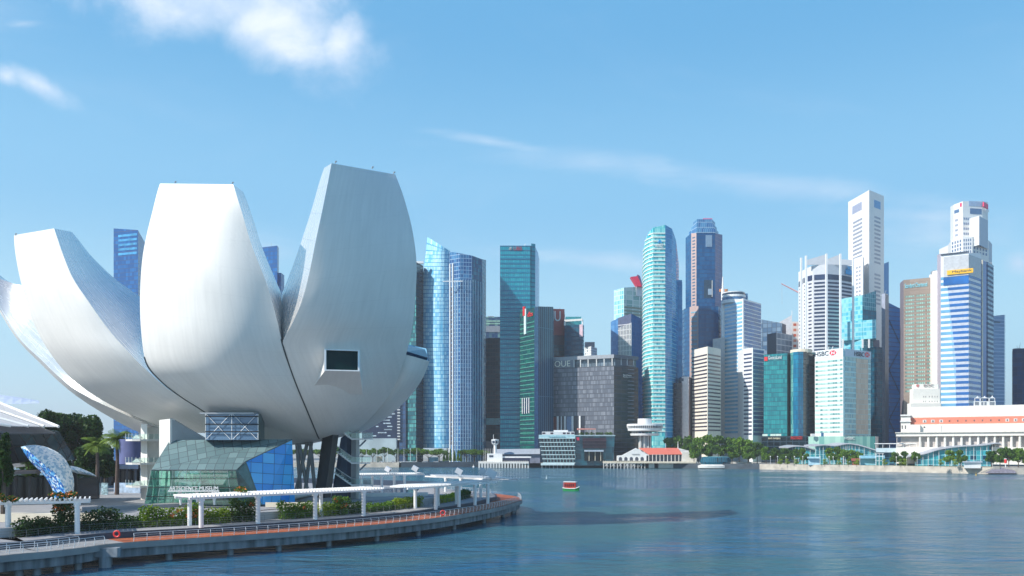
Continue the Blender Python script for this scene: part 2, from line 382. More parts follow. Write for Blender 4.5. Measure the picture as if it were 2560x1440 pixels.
# ------------------------------------------------------------------ promontory
E0 = [(-900, 1560, 2), (-420, 1440, 2), (0, 1389, 2), (110, 1379, 2), (200, 1369, 2), (310, 1356, 2), (560, 1340, 2), (760, 1326, 2), (960, 1309, 2), (1120, 1290, 2), (1240, 1269, 2), (1297, 1253, 2)]
E = [G(*p) for p in E0]
E = [(p.x, p.y) for p in E]+[(2.4, 212), (1.0, 226), (-6, 241), (-16, 254), (-32, 268), (-60, 285), (-110, 300), (-220, 310), (-400, 300)]
Ec = catmull(E, 8)
def offs(poly, d):
    out = []; n = len(poly)
    for i in range(n):
        a = poly[max(i-1, 0)]; b = poly[min(i+1, n-1)]; t = Vector((b[0]-a[0], b[1]-a[1])).normalized()
        out.append((poly[i][0]-t.y*d, poly[i][1]+t.x*d))
    return out
CONC = mat('promenade_concrete', (.27, .27, .27), .8, var=.22, scale=.35, stretch=(1, 1, .15))
STAIN = mat('stained_fascia', (.19, .21, .23), .85, var=.6, scale=.9, stretch=(1, 1, .12))
TIMB = mat('orange_timber', (.36, .09, .03), .65, var=.25, scale=1.2)
PAV = mat('terrace_paving', (.30, .30, .31), .8, var=.12, scale=.4)
SHSTONE = mat('shaded_step_stone', (.045, .055, .08), .6, var=.2, scale=.6)  # stone coloured navy-dark to carry the shadow on the step wall
close = [(-400, 100)]
def sheet(name, curve, z, m, extra=close, **k):
    mb = MB(); mb.poly([(p[0], p[1], z) for p in list(curve)+extra]); return mb.build(name, m, local=False, **k)
def strip_between(name, c1, c2, z, m, **k):
    mb = MB()
    for i in range(len(c1)-1): mb.poly([(*c1[i], z), (*c1[i+1], z), (*c2[i+1], z), (*c2[i], z)])
    return mb.build(name, m, local=False, **k)
def wallalong(mb, c, z0, z1, th=.3, off=0.0, mi=0):
    c2 = offs(c, off); c3 = offs(c, off+th)
    for i in range(len(c)-1):
        a, b, cc, d = c2[i], c2[i+1], c3[i+1], c3[i]
        mb.poly([(*a, z0), (*b, z0), (*b, z1), (*a, z1)]); mb.poly([(*a, z1), (*b, z1), (*cc, z1), (*d, z1)]); mb.poly([(*b, z0), (*a, z0), (*d, z0), (*cc, z0)])
        mb.poly([(*cc, z0), (*d, z0), (*d, z1), (*cc, z1)])
    return mb
B1 = offs(Ec, 6.2); T1 = offs(Ec, 6.7); T2 = offs(Ec, 12.5)
i0 = 8*5                                   # the timber starts at the sixth control point
strip_between('path', Ec[:i0+1], B1[:i0+1], 2.0, CONC, kind='structure')
strip_between('boardwalk', Ec[i0:8*14], B1[i0:8*14], 2.004, TIMB, kind='structure')
strip_between('back_path', Ec[8*14-1:], B1[8*14-1:], 2.0, CONC, kind='structure')
mb = MB(); wallalong(mb, Ec, 1.15, 1.97, 1.0, -.15); mb.build('edge_beam', CONC, local=False, label='pale concrete edge beam of the curved promenade', category='beam')
mb = MB(); wallalong(mb, Ec, -.1, 1.15, .5, .55); mb.build('stained_fascia', STAIN, local=False, label='water stained concrete fascia below the promenade edge beam', category='fascia')
mb = MB(); wallalong(mb, Ec, 1.5, 2.85, .5, 6.2); mb.build('step_wall', SHSTONE, local=False, label='shade-dark stone step wall along the back of the orange boardwalk', category='wall')
strip_between('terrace', offs(Ec, 6.7), offs(Ec, 13.8), 2.854, PAV, kind='structure')
inner = offs(Ec, 12.6)
# upper plaza: the terrace edge as outline
sheet('plaza', offs(Ec, 13.8), 3.6, PAV, [(-400, 120)], kind='structure')
# piles under the deck
for k in range(9, 8*13, 5):
    p = offs(Ec, 1.8)[k]; o = MB().lathe((p[0], p[1], -2), [(.5, 0), (.5, 2.5)], 10).build('pile', STAIN, label='round concrete pile under the curved promenade edge', category='pile', group='piles under the promenade')
cap = G(262, 1376, 1.2)
MB().box((cap.x, cap.y+.2, .95), (3.6, 1.6, 1.2), .1).tube((cap.x, cap.y+.1, -2), (cap.x, cap.y+.1, .4), .8, n=12).build('pier_block', STAIN, label='big pale concrete pile cap block under the promenade at left', category='pile cap')
# railings
RAILM = mat('rail_white', (.72, .73, .74), .4, .2, var=.03)
def railing(label, curve, z, h, sp, name='railing', wires=3, lean=.18, r=.045, m=RAILM):
    # resample
    pts = [Vector(curve[0])]; acc = 0
    for a, b in zip(curve, curve[1:]):
        a = Vector(a); b = Vector(b); l = (b-a).length; pos = sp-acc
        while pos <= l: pts.append(a.lerp(b, pos/l)); pos += sp
        acc = l-(pos-sp)
    t = thing(name, label, 'railing', (pts[0].x, pts[0].y, z))
    nn = len(pts)
    for i, p in enumerate(pts):
        q = pts[min(i+1, nn-1)]-pts[max(i-1, 0)]; q = Vector((q.y, -q.x)).normalized() if q.length else Vector((0, -1))
        mb = MB(); a = Vector((p.x, p.y, z)); b = a+Vector((q.x*lean, q.y*lean, h*.7)); c = a+Vector((0, 0, h))
        mb.tube(a, b, r*1.3, r, 5); mb.tube(b, c, r, r*.8, 5)
        mb.build('post', m, t)
    mb = MB()
    for i in range(nn-1): mb.tube((pts[i].x, pts[i].y, z+h), (pts[i+1].x, pts[i+1].y, z+h), r*.8, n=5, caps=False)
    mb.build('handrail', m, t)
    for k in range(wires):
        mb = MB(); zz = z+h*(k+1)/(wires+1)
        for i in range(nn-1): mb.tube((pts[i].x, pts[i].y, zz), (pts[i+1].x, pts[i+1].y, zz), .015, n=4, caps=False)
        mb.build('wire', m, t)
    return t
eo = offs(Ec, .25)
railing('white curved post railing along the orange boardwalk edge', eo[i0+1:8*13], 2.0, 1.15, 1.75)
railing('white post railing on the grey walkway at the far left', eo[8:i0], 2.0, 1.1, 1.6)
railing('inner white post railing on the grey walkway at left', offs(Ec, 3.2)[10:i0-3], 2.0, 1.1, 1.6)
railing('thin dark wire railing behind the step wall on the terrace', offs(Ec, 10.6)[12:8*11], 2.85, 1.0, 1.9, r=.03, lean=0, m=mat('rail_grey', (.2, .2, .2), .5), wires=2)
railing('railing around the far side of the promenade tip', eo[8*14:8*18], 2.0, 1.15, 2.2)
# life buoys
for (px, py, lab) in ((292, 1349, 'red life buoy on its stand at the left end of the boardwalk'), (1107, 1293, 'red life buoy hanging on the boardwalk railing')):
    p = G(px, py, 2.2); b = MB(); n = 14
    for k in range(n):
        a0 = k*2*math.pi/n; a1 = (k+1)*2*math.pi/n
        b.tube((p.x+.42*math.cos(a0), p.y, 3+.42*math.sin(a0)), (p.x+.42*math.cos(a1), p.y, 3+.42*math.sin(a1)), .12, n=6, caps=False)
    b.build('life_buoy', REDP, label=lab, category='life buoy')
# ------------------------------------------------------------------ museum
def shell_mat(nm='museum_panels', metal=.04, r0=.46, sm=.12, ca=.70, cb=.80):
    m = bpy.data.materials.new(nm); m.use_nodes = True; nt = m.node_tree; N = nt.nodes; L = nt.links; b = N['Principled BSDF']
    uv = N.new('ShaderNodeUVMap'); mp = N.new('ShaderNodeMapping'); mp.inputs['Scale'].default_value = (1.3, .09, 1); L.new(uv.outputs[0], mp.inputs[0])
    n = N.new('ShaderNodeTexNoise'); n.inputs['Scale'].default_value = 1.2; n.inputs['Detail'].default_value = 6; L.new(mp.outputs[0], n.inputs['Vector'])
    n2 = N.new('ShaderNodeTexNoise'); n2.inputs['Scale'].default_value = .12; n2.inputs['Detail'].default_value = 5; L.new(uv.outputs[0], n2.inputs['Vector'])
    sp = N.new('ShaderNodeSeparateXYZ'); L.new(uv.outputs[0], sp.inputs[0])
    def ma(op, a, c=0.0):
        k = N.new('ShaderNodeMath'); k.operation = op
        for i, v in enumerate((a, c)):
            if isinstance(v, (int, float)): k.inputs[i].default_value = v
            else: L.new(v, k.inputs[i])
        return k.outputs[0]
    seam = ma('LESS_THAN', ma('FRACT', ma('DIVIDE', sp.outputs['Y'], 5.2)), .012)
    mx = N.new('ShaderNodeMix'); mx.data_type = 'RGBA'; mx.inputs['A'].default_value = (ca, ca*.975, ca*.93, 1); mx.inputs['B'].default_value = (cb, cb*.975, cb*.93, 1)
    f = ma('ADD', ma('MULTIPLY', n.outputs['Fac'], .6), ma('MULTIPLY', n2.outputs['Fac'], .5)); mr = N.new('ShaderNodeMapRange'); mr.inputs['From Min'].default_value = .35; mr.inputs['From Max'].default_value = .75
    L.new(f, mr.inputs['Value']); L.new(mr.outputs[0], mx.inputs['Factor'])
    m2 = N.new('ShaderNodeMix'); m2.data_type = 'RGBA'; L.new(ma('MULTIPLY', seam, sm), m2.inputs['Factor']); L.new(mx.outputs['Result'], m2.inputs['A']); m2.inputs['B'].default_value = (.3, .3, .31, 1)
    L.new(m2.outputs['Result'], b.inputs['Base Color'])
    L.new(ma('ADD', ma('MULTIPLY', n.outputs['Fac'], .2), r0-.1), b.inputs['Roughness']); b.inputs['Metallic'].default_value = metal
    bp = N.new('ShaderNodeBump'); bp.inputs['Strength'].default_value = .05 if metal < .3 else .012; bp.inputs['Distance'].default_value = .2; L.new(n.outputs['Fac'], bp.inputs['Height']); L.new(bp.outputs[0], b.inputs['Normal'])
    return m
SHELL = shell_mat(); SIDEM = shell_mat('museum_steel', .62, .26, .6, .84, .93)
mus = thing('flower_shaped_museum', 'white lotus shaped museum with curved petals above a glass entrance hall', 'museum', (-52, 185, 3.6))
def petal(rows, bulge, sub=5, nx=14, arc=None, top='flat'):
    """rows bottom to top: (L, R, RI, LI), each (px, py, distance): outer left, outer right, inner right, inner left edge"""
    flat = [tuple(c for p in r for c in p) for r in rows]; sm = catmull(flat, sub); n = len(sm)
    bl = catmull([(b*.62,) for b in bulge], sub)
    out, right, left, inner = [], [], [], []
    for r, (bb,) in zip(sm, bl):
        Lp, Rp, RI, LI = r[0:3], r[3:6], r[6:9], r[9:12]
        def seg(a, b, m, bu=0, ar=0):
            o = []
            for k in range(m+1):
                t = k/m; q = 4*t*(1-t); o.append(W(a[0]+(b[0]-a[0])*t, a[1]+(b[1]-a[1])*t-ar*q, a[2]+(b[2]-a[2])*t-bu*q))
            return o
        out.append(seg(Lp, Rp, nx, bb)); right.append(seg(Rp, RI, 3)); inner.append(seg(RI, LI, 5, -1.5)); left.append(seg(LI, Lp, 3))
    p = MB(); 
    p.grid(out)
    for g in (right, inner, left): p.grid(g, 1)
    ring = out[-1]+right[-1][1:]+inner[-1][1:]+left[-1][1:-1]
    cen = sum(ring, Vector())/len(ring); 
    o = p.build('petal', [SHELL, SIDEM], mus, smooth=True)
    c = MB(); rim = [q.lerp(cen, .05)+Vector((0, 0, -.25)) for q in ring]
    for i in range(len(ring)):
        j = (i+1) % len(ring); c.poly([ring[i], ring[j], rim[j], rim[i]])
    c.poly(rim); c.build('skylight', PALEGL, o)
    return o, out, sm
def loc0(o): return o
# left leaning petal
pa, _, _ = petal([
 ((440, 1080, 186), (580, 1085, 178), (584, 1083, 181), (455, 1075, 190)),
 ((340, 1042, 184), (522, 1036, 172), (526, 1031, 176), (370, 1036, 192)),
 ((260, 1003, 181), (475, 1008, 169), (485, 1000, 174), (300, 992, 190)),
 ((192, 957, 179), (420, 972, 167), (434, 960, 173), (240, 940, 190)),
 ((150, 915, 178), (360, 920, 165), (388, 905, 173), (205, 890, 190)),
 ((117, 870, 177), (318, 877, 164), (385, 830, 178), (180, 840, 190)),
 ((92, 825, 177), (272, 825, 164), (378, 775, 182), (170, 780, 191)),
 ((70, 770, 177), (222, 755, 164), (347, 740, 184), (160, 735, 192)),
 ((51, 700, 177), (182, 695, 165), (285, 695, 184), (140, 690, 193)),
 ((41, 650, 178), (157, 635, 166), (230, 642, 182), (110, 645, 194)),
 ((36, 612, 179), (142, 592, 167), (198, 602, 180), (90, 610, 194)),
 ((35, 588, 179), (135, 571, 168), (180, 580, 179), (80, 596, 194))],
 [2, 4, 5, 6, 6.5, 6.5, 6, 5, 4, 3, 2, 1.5])
# middle petal
pb, outB, _ = petal([
 ((560, 1078, 181), (800, 1102, 182), (800, 1100, 185), (570, 1076, 184)),
 ((520, 1036, 172), (790, 1080, 177), (791, 1078, 180), (526, 1034, 176)),
 ((450, 990, 166), (765, 1020, 168), (766, 1018, 172), (458, 985, 171)),
 ((400, 950, 163), (742, 965, 163), (743, 963, 167), (410, 944, 168)),
 ((365, 905, 161), (722, 910, 160), (723, 908, 164), (380, 895, 168)),
 ((353, 830, 160), (706, 860, 157.5), (706, 858, 160), (380, 820, 170)),
 ((350, 745, 160), (690, 790, 155.5), (704, 745, 170), (375, 740, 173)),
 ((355, 655, 160), (663, 700, 154), (690, 703, 170), (380, 650, 174)),
 ((366, 590, 160.5), (630, 615, 153.5), (655, 617, 169), (390, 585, 174)),
 ((382, 525, 161), (606, 535, 153.5), (632, 545, 168), (400, 525, 174)),
 ((392, 485, 161.5), (592, 490, 154), (617, 502, 167), (410, 488, 174)),
 ((400, 459, 162), (583, 461, 154.5), (608, 480, 167), (415, 466, 174))],
 [3, 5, 6.5, 7.5, 8, 8, 7.5, 6.5, 5, 3.5, 2.5, 1.5])
# tall right petal
pc, outC, _ = petal([
 ((800, 1102, 182), (868, 1090, 190), (866, 1086, 192), (802, 1098, 185)),
 ((790, 1080, 177), (908, 1062, 185), (904, 1060, 188), (791, 1078, 180)),
 ((765, 1020, 168), (955, 1012, 179), (950, 1008, 183), (766, 1018, 172)),
 ((742, 965, 163), (987, 960, 175), (980, 955, 180), (743, 963, 167)),
 ((722, 910, 160), (1007, 910, 172), (1000, 905, 179), (723, 908, 164)),
 ((706, 860, 157.5), (1022, 860, 170), (1010, 855, 179), (706, 858, 160)),
 ((731, 808, 154.5), (1034, 795, 168), (1020, 790, 179), (705, 745, 170)),
 ((755, 752, 152.5), (1040, 720, 167), (1025, 715, 179), (710, 722, 171)),
 ((774, 680, 151.5), (1041, 650, 166), (1025, 645, 179), (733, 662, 170)),
 ((790, 600, 151), (1030, 570, 166), (1015, 567, 179), (757, 592, 169)),
 ((807, 520, 151.5), (1011, 498, 166.5), (1000, 498, 179), (780, 520, 168)),
 ((821, 450, 152.5), (997, 458, 167), (988, 458, 179), (797, 460, 167)),
 ((829, 408, 153.5), (988, 436, 168), (980, 440, 179), (810, 420, 167))],
 [2, 4, 5.5, 7, 7.5, 7.5, 7, 6, 5, 4, 3, 2, 1.5], arc=1)
# petal leaving the frame at left
pe, _, _ = petal([
 ((450, 1100, 196), (458, 1088, 188), (480, 1075, 190), (470, 1090, 200)),
 ((350, 1081, 196), (375, 1062, 187), (420, 1040, 190), (370, 1070, 204)),
 ((275, 1043, 196), (290, 1026, 187), (350, 985, 190), (300, 1020, 208)),
 ((207, 1001, 197), (213, 989, 188), (280, 930, 191), (240, 960, 210)),
 ((155, 961, 198), (159, 952, 190), (230, 870, 192), (190, 900, 212)),
 ((100, 908, 199), (104, 901, 191), (180, 800, 193), (150, 830, 213)),
 ((45, 851, 200), (48, 846, 192), (120, 730, 194), (100, 760, 214)),
 ((0, 781, 201), (2, 777, 193), (45, 712, 196), (60, 720, 215)),
 ((-45, 700, 202), (-43, 697, 194), (-5, 694, 197), (15, 700, 216)),
 ((-75, 640, 203), (-73, 638, 195), (-55, 660, 198), (-30, 660, 217))],
 [1, 1, 1, 1, 1, 1, 1, 1, 1, 1], nx=4)
# low right petal ending in a window
pd, _, _ = petal([
 ((868, 1090, 190), (890, 1086, 196), (888, 1080, 200), (868, 1085, 194)),
 ((908, 1062, 186), (935, 1066, 193), (930, 1058, 198), (908, 1058, 190)),
 ((955, 1012, 180), (985, 1030, 188), (982, 1015, 196), (955, 1008, 188)),
 ((985, 965, 177), (1030, 985, 184), (1026, 970, 195), (985, 958, 187)),
 ((1001, 925, 175.5), (1058, 943, 181), (1050, 920, 195), (1003, 910, 187)),
 ((1010, 885, 175), (1074, 903, 179), (1065, 871, 189), (1020, 861, 186))],
 [1, 2, 3, 3, 3, 2], nx=8)
q = [W(1016, 880, 175.4), W(1069, 896, 178.9), W(1062, 875, 185.5), W(1022, 866, 183.5)]
c = sum(q, Vector())/4; up = (q[1]-q[0]).cross(q[2]-q[0]).normalized()
if up.y > 0: up = -up
MB().hexa([p+up*.15 for p in q], [p-up*.4 for p in q]).build('window', DARKGL, mus)
JO = mat('joint_dark', (.05, .055, .06), .6)
for ob, idx, r0, r1 in ((outB, -1, 2, 26), (outB, 0, 5, 21)):
    mb = MB()
    for k in range(r0, r1): mb.tube(ob[k][idx], ob[k+1][idx], .16, n=5, caps=False)
    mb.build('joint', JO, mus)
for x, y, D in ((838, 407, 154), (930, 421, 158), (984, 434, 167), (437, 458, 161), (580, 460, 155), (38, 588, 178)):
    MB().tube(W(x, y+1, D), W(x+1, y-4, D), .1, n=4).tube(W(x+1, y-4, D), W(x+4, y-3, D), .14, n=4).build('roof_lamp', GREYM, mus)
# underside bowl
MB().lathe((-52, 190, 0), [(0.01, 15.6), (6, 15.9), (12, 17.2), (17, 19.4)], 40).build('bowl', SHELL, mus, smooth=True)
# projecting window of the tall petal
fr = [W(812, 927, 156.6), W(900, 929, 158.8), W(900, 876, 160.0), W(812, 873, 157.4)]
bk = [W(776, 978, 165), W(907, 987, 168), W(906, 872, 168), W(802, 866, 165)]
wb = MB().hexa(fr, bk).build('window_hood', SHELL, mus)
c = sum(fr, Vector())/4; inn = [p.lerp(c, .10)+Vector((0, -.05, 0)) for p in fr]; 
for k in range(4):
    j = (k+1) % 4; a, b = fr[k], fr[j]; MB().hexa([a+Vector((0, -.5, 0)), b+Vector((0, -.5, 0)), inn[j]+Vector((0, -.45, 0)), inn[k]+Vector((0, -.45, 0))], [a+Vector((0, .0, 0)), b, inn[j], inn[k]]).build('window_frame', WHITE, wb)
MB().hexa(inn, [p+Vector((0, .3, 0)) for p in inn]).build('pane', mat('museum_glass', (.004, .02, .018), .06, spec=.25), wb)
# entrance: slab and grey wall
def solid(name, q, thick, m, parent, d=None):
    n = (q[1]-q[0]).cross(q[2]-q[1]).normalized() if d is None else d
    if d is None and n.y < 0: n = -n
    return MB().hexa(q, [p+n*thick for p in q]).build(name, m, parent)
LITW = mat('render_white', (.7, .69, .66), .7, var=.05)
GREYW = mat('grey_render', (.33, .35, .36), .7, var=.08)
solid('fin_wall', [W(398, 1215, 172), W(425, 1215, 166), W(425, 1047, 166), W(398, 1050, 172)], 1.2, LITW, mus, Vector((.5, 1, 0)).normalized())
solid('side_wall', [W(425.5, 1130, 166.2), W(520, 1150, 171.5), W(520, 1102, 171.5), W(425.5, 1046, 166.2)], 1, GREYW, mus, Vector((.2, 1, 0)).normalized())
ATR = cw('atrium_roof', '#5f7679', '#728a8c', '#3c4a50', 1.7, 1.7, .07, .07, rough=.25, spec=.5)
ATB = cw('atrium_blue', '#0a86de', '#5cc0f4', '#0b4a78', 2.2, 2.0, .04, .05, rough=.12, spec=.6, big=.6)
def glass(name, tint, fac=.3, rough=.03):
    m = bpy.data.materials.new(name); m.use_nodes = True; nt = m.node_tree; N = nt.nodes; L = nt.links; N.remove(N['Principled BSDF'])
    t = N.new('ShaderNodeBsdfTransparent'); t.inputs[0].default_value = lin(tint); g = N.new('ShaderNodeBsdfGlossy'); g.inputs['Roughness'].default_value = rough
    g.inputs[0].default_value = (.8, .95, .95, 1); mx = N.new('ShaderNodeMixShader'); mx.inputs[0].default_value = fac
    L.new(t.outputs[0], mx.inputs[1]); L.new(g.outputs[0], mx.inputs[2]); L.new(mx.outputs[0], N['Material Output'].inputs[0]); return m
GREENG = glass('green_glass', (.55, .85, .75), .22); RAILG = glass('rail_glass', (.88, .96, .94), .06)
# roof of the hall, upper and lower glazing
solid('glass_roof', [W(378, 1175, 160), W(590, 1175, 160), W(612, 1154, 161.5), W(730, 1098, 167.3)], .25, ATR, mus)
solid('glass_roof', [W(378, 1175, 160), W(730, 1098, 167.3), W(425, 1100, 167)][:3]+[W(425, 1100, 167)], .25, ATR, mus) if False else MB().poly([W(378, 1175, 160), W(730, 1098.0, 167.3), W(425, 1100, 167)]).build('roof_pane', ATR, mus)
solid('blue_glass_wall', [W(655, 1262, 163), W(738, 1262, 170), W(730, 1099, 167.6), W(615, 1155, 161.6)], .25, ATB, mus)
solid('dark_glass_wall', [W(604, 1262, 163.5), W(655, 1262, 163), W(615, 1155, 161.5), W(590, 1175, 160.1)], .25, mat('green_black_glass', (.03, .1, .11), .08, spec=.7, var=.5, scale=.5), mus)
lowq = [W(362, 1262, 165), W(604, 1262, 163.6), W(590, 1176, 160.2), W(378, 1176, 160.2)]
solid('lower_glass_wall', lowq, .08, GREENG, mus)
STRUT = mat('strut_white', (.6, .72, .68), .5)
for x0, x1 in ((380, 392), (430, 452), (500, 470), (480, 500), (540, 520), (560, 575), (395, 380), (412, 418), (600, 585)):
    MB().tube(W(x0, 1262, 166), W(x1, 1176, 161.3), .22, n=6).build('strut', STRUT, mus)
for yy in (1197, 1219, 1241):
    t = (yy-1176)/86; a = W(378-16*t, yy, 160.0+4.8*t-.1); b = W(590+14*t, yy, 160.0+3.4*t-.1); MB().tube(a, b, .07, n=4).build('transom', BLACK, mus)
for xx in (0, .13, .26, .42, .58, .74, .9):
    MB().tube(lowq[0].lerp(lowq[1], xx)+Vector((0, -.08, 0)), lowq[3].lerp(lowq[2], xx)+Vector((0, -.08, 0)), .06, n=4).build('mullion', STRUT, mus)
# inside the hall
MB().box((-60, 186, 3.95), (26, 34, .3)).build('hall_floor', mat('hall_floor', (.3, .33, .3), .5), mus)
MB().box((-61, 178, 7.5), (9, 3, 7)).build('lift_core', mat('hall_core', (.06, .12, .11), .5), mus)
MB().box((-66, 177, 9), (5, 3, 1.2)).build('gallery', mat('hall_pale', (.5, .6, .55), .5), mus)
MB().hexa([W(540, 1240, 172), W(600, 1240, 172), W(585, 1190, 172), W(530, 1195, 172)], [W(540, 1240, 173), W(600, 1240, 173), W(585, 1190, 173), W(530, 1195, 173)]).build('ramp_wall', mat('hall_pale', (.5, .6, .55), .5), mus)
# glass box with cross bracing
BOXG = cw('box_glass', '#54718f', '#6b88a4', '#26384c', 6.9, 2.2, .01, .05, rough=.08, spec=.7)
bx = [P2(513, 164.5), P2(646, 164.5), P2(661, 171), P2(520, 176)]
gb = MB().prism(bx, Z(1100, 164.5), Z(1034, 164.5), [0, 1, 1, 0], bottom=True).build('glass_box', [BOXG, mat('green_black_glass', (.03, .1, .11), .08)], mus)
for xa in (513, 579.5):
    for (ya, yb) in ((1098, 1036), (1036, 1098)):
        MB().tube(W(xa+3, ya, 164.2), W(xa+63, yb, 164.2), .055, n=5).build('brace', WHITE, gb)
for xa in (514, 579.5, 645): MB().tube(W(xa, 1099, 164.2), W(xa, 1035, 164.2), .08, n=5).build('brace', WHITE, gb)
for yy in (1041, 1061, 1079): MB().tube(W(513, yy, 164.1), W(646, yy, 164.1), .1, n=4).build('transom', BLACK, gb)
MB().box((W(583, 1033, 168).x, 170, Z(1033.5, 165)), (10.6, 11.5, .3)).build('box_roof', GREYM, gb)
# name board
nb = MB().hexa([W(420, 1229, 158), W(548, 1229, 158), W(548, 1226, 158), W(420, 1226, 158)], [W(420, 1229, 161), W(548, 1229, 161), W(548, 1226, 161), W(420, 1226, 161)]).build('name_board', WHITE, mus)
letter3(nb, 'ARTSCIENCE MUSEUM', W(423, 1226, 158), W(545, 1226, 158), .75, Vector((0, -1, 0)), WHITE, -.2)
for x in (452, 494, 536): MB().tube(W(x, 1262, 159.5), W(x-2, 1229, 159.5), .18, .35, 6).build('post', WHITE, mus)
# diagonal steel legs and dark raking column
LEG = mat('grey_leg', (.3, .31, .33), .5, .1)
for x0, x1 in ((752, 742), (738, 768), (770, 748), (788, 776), (762, 778)):
    MB().tube(W(x0, 1235, 186), W(x1, 1108, 186), .42, n=8).build('raking_leg', LEG, mus)
MB().tube(W(735, 1108, 186), W(782, 1108, 186), .35, n=6).build('leg_beam', LEG, mus)
solid('dark_column', [W(786, 1245, 176), W(812, 1245, 176), W(833, 1082, 181), W(806, 1090, 181)], 2.5, BLACK, mus, Vector((.3, 1, 0)).normalized())
solid('dark_column', [W(828, 1245, 186), W(866, 1245, 188), W(868, 1085, 188), W(852, 1095, 186)], 2, NAVY, mus, Vector((.3, 1, 0)).normalized())
# stair towers
def stair_tower(px, D, y0, y1, flights, side, nm):
    st = thing(nm[0], nm[1], 'staircase', W(px, 1240, D))
    a, b, c = P2(px, D), P2(px+side*20, D-1), P2(px+side*34, D+3)
    w = MB(); pts = sorted([a, b], key=lambda p: p.x)
    w.prism([pts[0], pts[1], pts[1]+Vector((0, 1)), pts[0]+Vector((0, 1))], 3.4, Z(y0, D)).build('column', LITW, st)
    return st
# left stairs: white column, wall and three balconies
s1 = thing('stair_tower', 'white stair tower with three glass railed balconies left of the museum hall', 'staircase', (-90, 190, 3.6))
q = [P2(352, 186), P2(368, 184), P2(398, 190), P2(392, 194)]
MB().prism([P2(352, 186), P2(368, 184), P2(369, 185.2), P2(354, 187.5)], 3.5, Z(1060, 185)).build('column', LITW, s1)
MB().prism([P2(369, 186), P2(398, 188), P2(398, 189), P2(369, 187)], 3.5, Z(1068, 187)).build('wall', LITW, s1)
for yb in (1098, 1157, 1214):
    D = 183; z = Z(yb, D)
    pl = [P2(314, D+1), P2(330, D-1.4), P2(350, D-1.5), P2(372, D-.5), P2(398, D+1), P2(398, D+3), P2(350, D+3.5), P2(318, D+4)]
    MB().prism(pl, z-.4, z, bottom=True).build('balcony', LITW, s1)
    for i in range(4):
        g = MB(); slab(g, pl[i], pl[i+1], z+.05, z+1.15, -.05, .1); g.build('glass_rail', RAILG, s1)
        for k in (0, .5):
            p = Vector(pl[i]).lerp(Vector(pl[i+1]), k); MB().tube((p.x, p.y, z), (p.x, p.y, z+1.25), .05, n=4).build('rail_post', WHITE, s1)
    for i in range(1, 4):
        MB().box((W(345, yb, D+1).x, D+.7+i*.1, z+.25*i), (2.2-.5*i, 1.4, .25)).build('step', WHITE, s1)
MB().lathe((W(336, 1130, 205).x, 205, 0), [(3.4, Z(1160, 205)), (3.4, Z(1098, 205))], 20).build('drum', mat('purple_blue_wall', (.1, .12, .28), .6), s1, smooth=True)
# right stairs
s2 = thing('stair_tower', 'white stair column with zigzag flights and glass rails right of the museum legs', 'staircase', (W(880, 1215, 190).x, 190, 3.6))
MB().prism([P2(865, 191), P2(897, 189), P2(898, 190), P2(867, 192)], 3.5, Z(1058, 190)).build('column', mat('stair_white', (.55, .56, .58), .7), s2)
MB().prism([P2(890, 188.8), P2(898, 188.6), P2(899, 190), P2(891, 190)], 3.5, Z(1051, 190)).build('column', LITW, s2)
for yb, xl, yl, xr in ((1098, 850, 1075, 933), (1158, 838, 1126, 926), (1213, 838, 1183, 930)):
    D = 184.0
    MB().hexa([W(xl, yl+3, D), W(880, yb+2.5, D), W(880, yb-2, D), W(xl, yl-2, D)], [W(xl, yl+2, D+2.6), W(880, yb+1, D+2.6), W(880, yb-2, D+2.6), W(xl, yl-1, D+2.6)]).build('flight', WHITE, s2)
    MB().hexa([W(880, yb+2, D), W(xr, yb+1, D), W(xr, yb-2, D), W(880, yb-2, D)], [W(880, yb+2, D+3), W(xr, yb+1, D+3), W(xr, yb-2, D+3), W(880, yb-2, D+3)]).build('landing', WHITE, s2)
    MB().hexa([W(880, yb-3, D), W(xr, yb-3, D), W(xr, yb-16, D), W(880, yb-16, D)], [W(880, yb-3, D+.06), W(xr, yb-3, D+.06), W(xr, yb-16, D+.06), W(880, yb-16, D+.06)]).build('glass_rail', RAILG, s2)
    MB().hexa([W(xl, yl-1, D), W(880, yb-3, D), W(880, yb-16, D), W(xl, yl-14, D)], [W(xl, yl-1, D+.06), W(880, yb-3, D+.06), W(880, yb-16, D+.06), W(xl, yl-14, D+.06)]).build('glass_rail', RAILG, s2)
    MB().tube(W(xl, yl-14, D), W(880, yb-16, D), .1, n=4).tube(W(880, yb-16, D), W(xr, yb-16, D), .06, n=4).build('handrail', STEEL, s2)
    MB().tube(W(899, yb+18, D+2), W(915, yb+2, D+2), .2, n=5).build('bracket', GREYM, s2)
    for i in range(7):
        t = i/7; MB().box((W(xl+(878-xl)*t, 0, D+1.1).x, D+1.1, Z(yl+(yb-yl)*t-1.5, D)), (.5, 2, .16)).build('step', WHITE2, s2)
# ------------------------------------------------------------------ skyline, left to right
def flat_top(Db, yb, others):
    """distances of the other corners of a level roof seen at rows others, given one corner"""
    return [Db*(HY-yb)/(HY-y) for y in others]
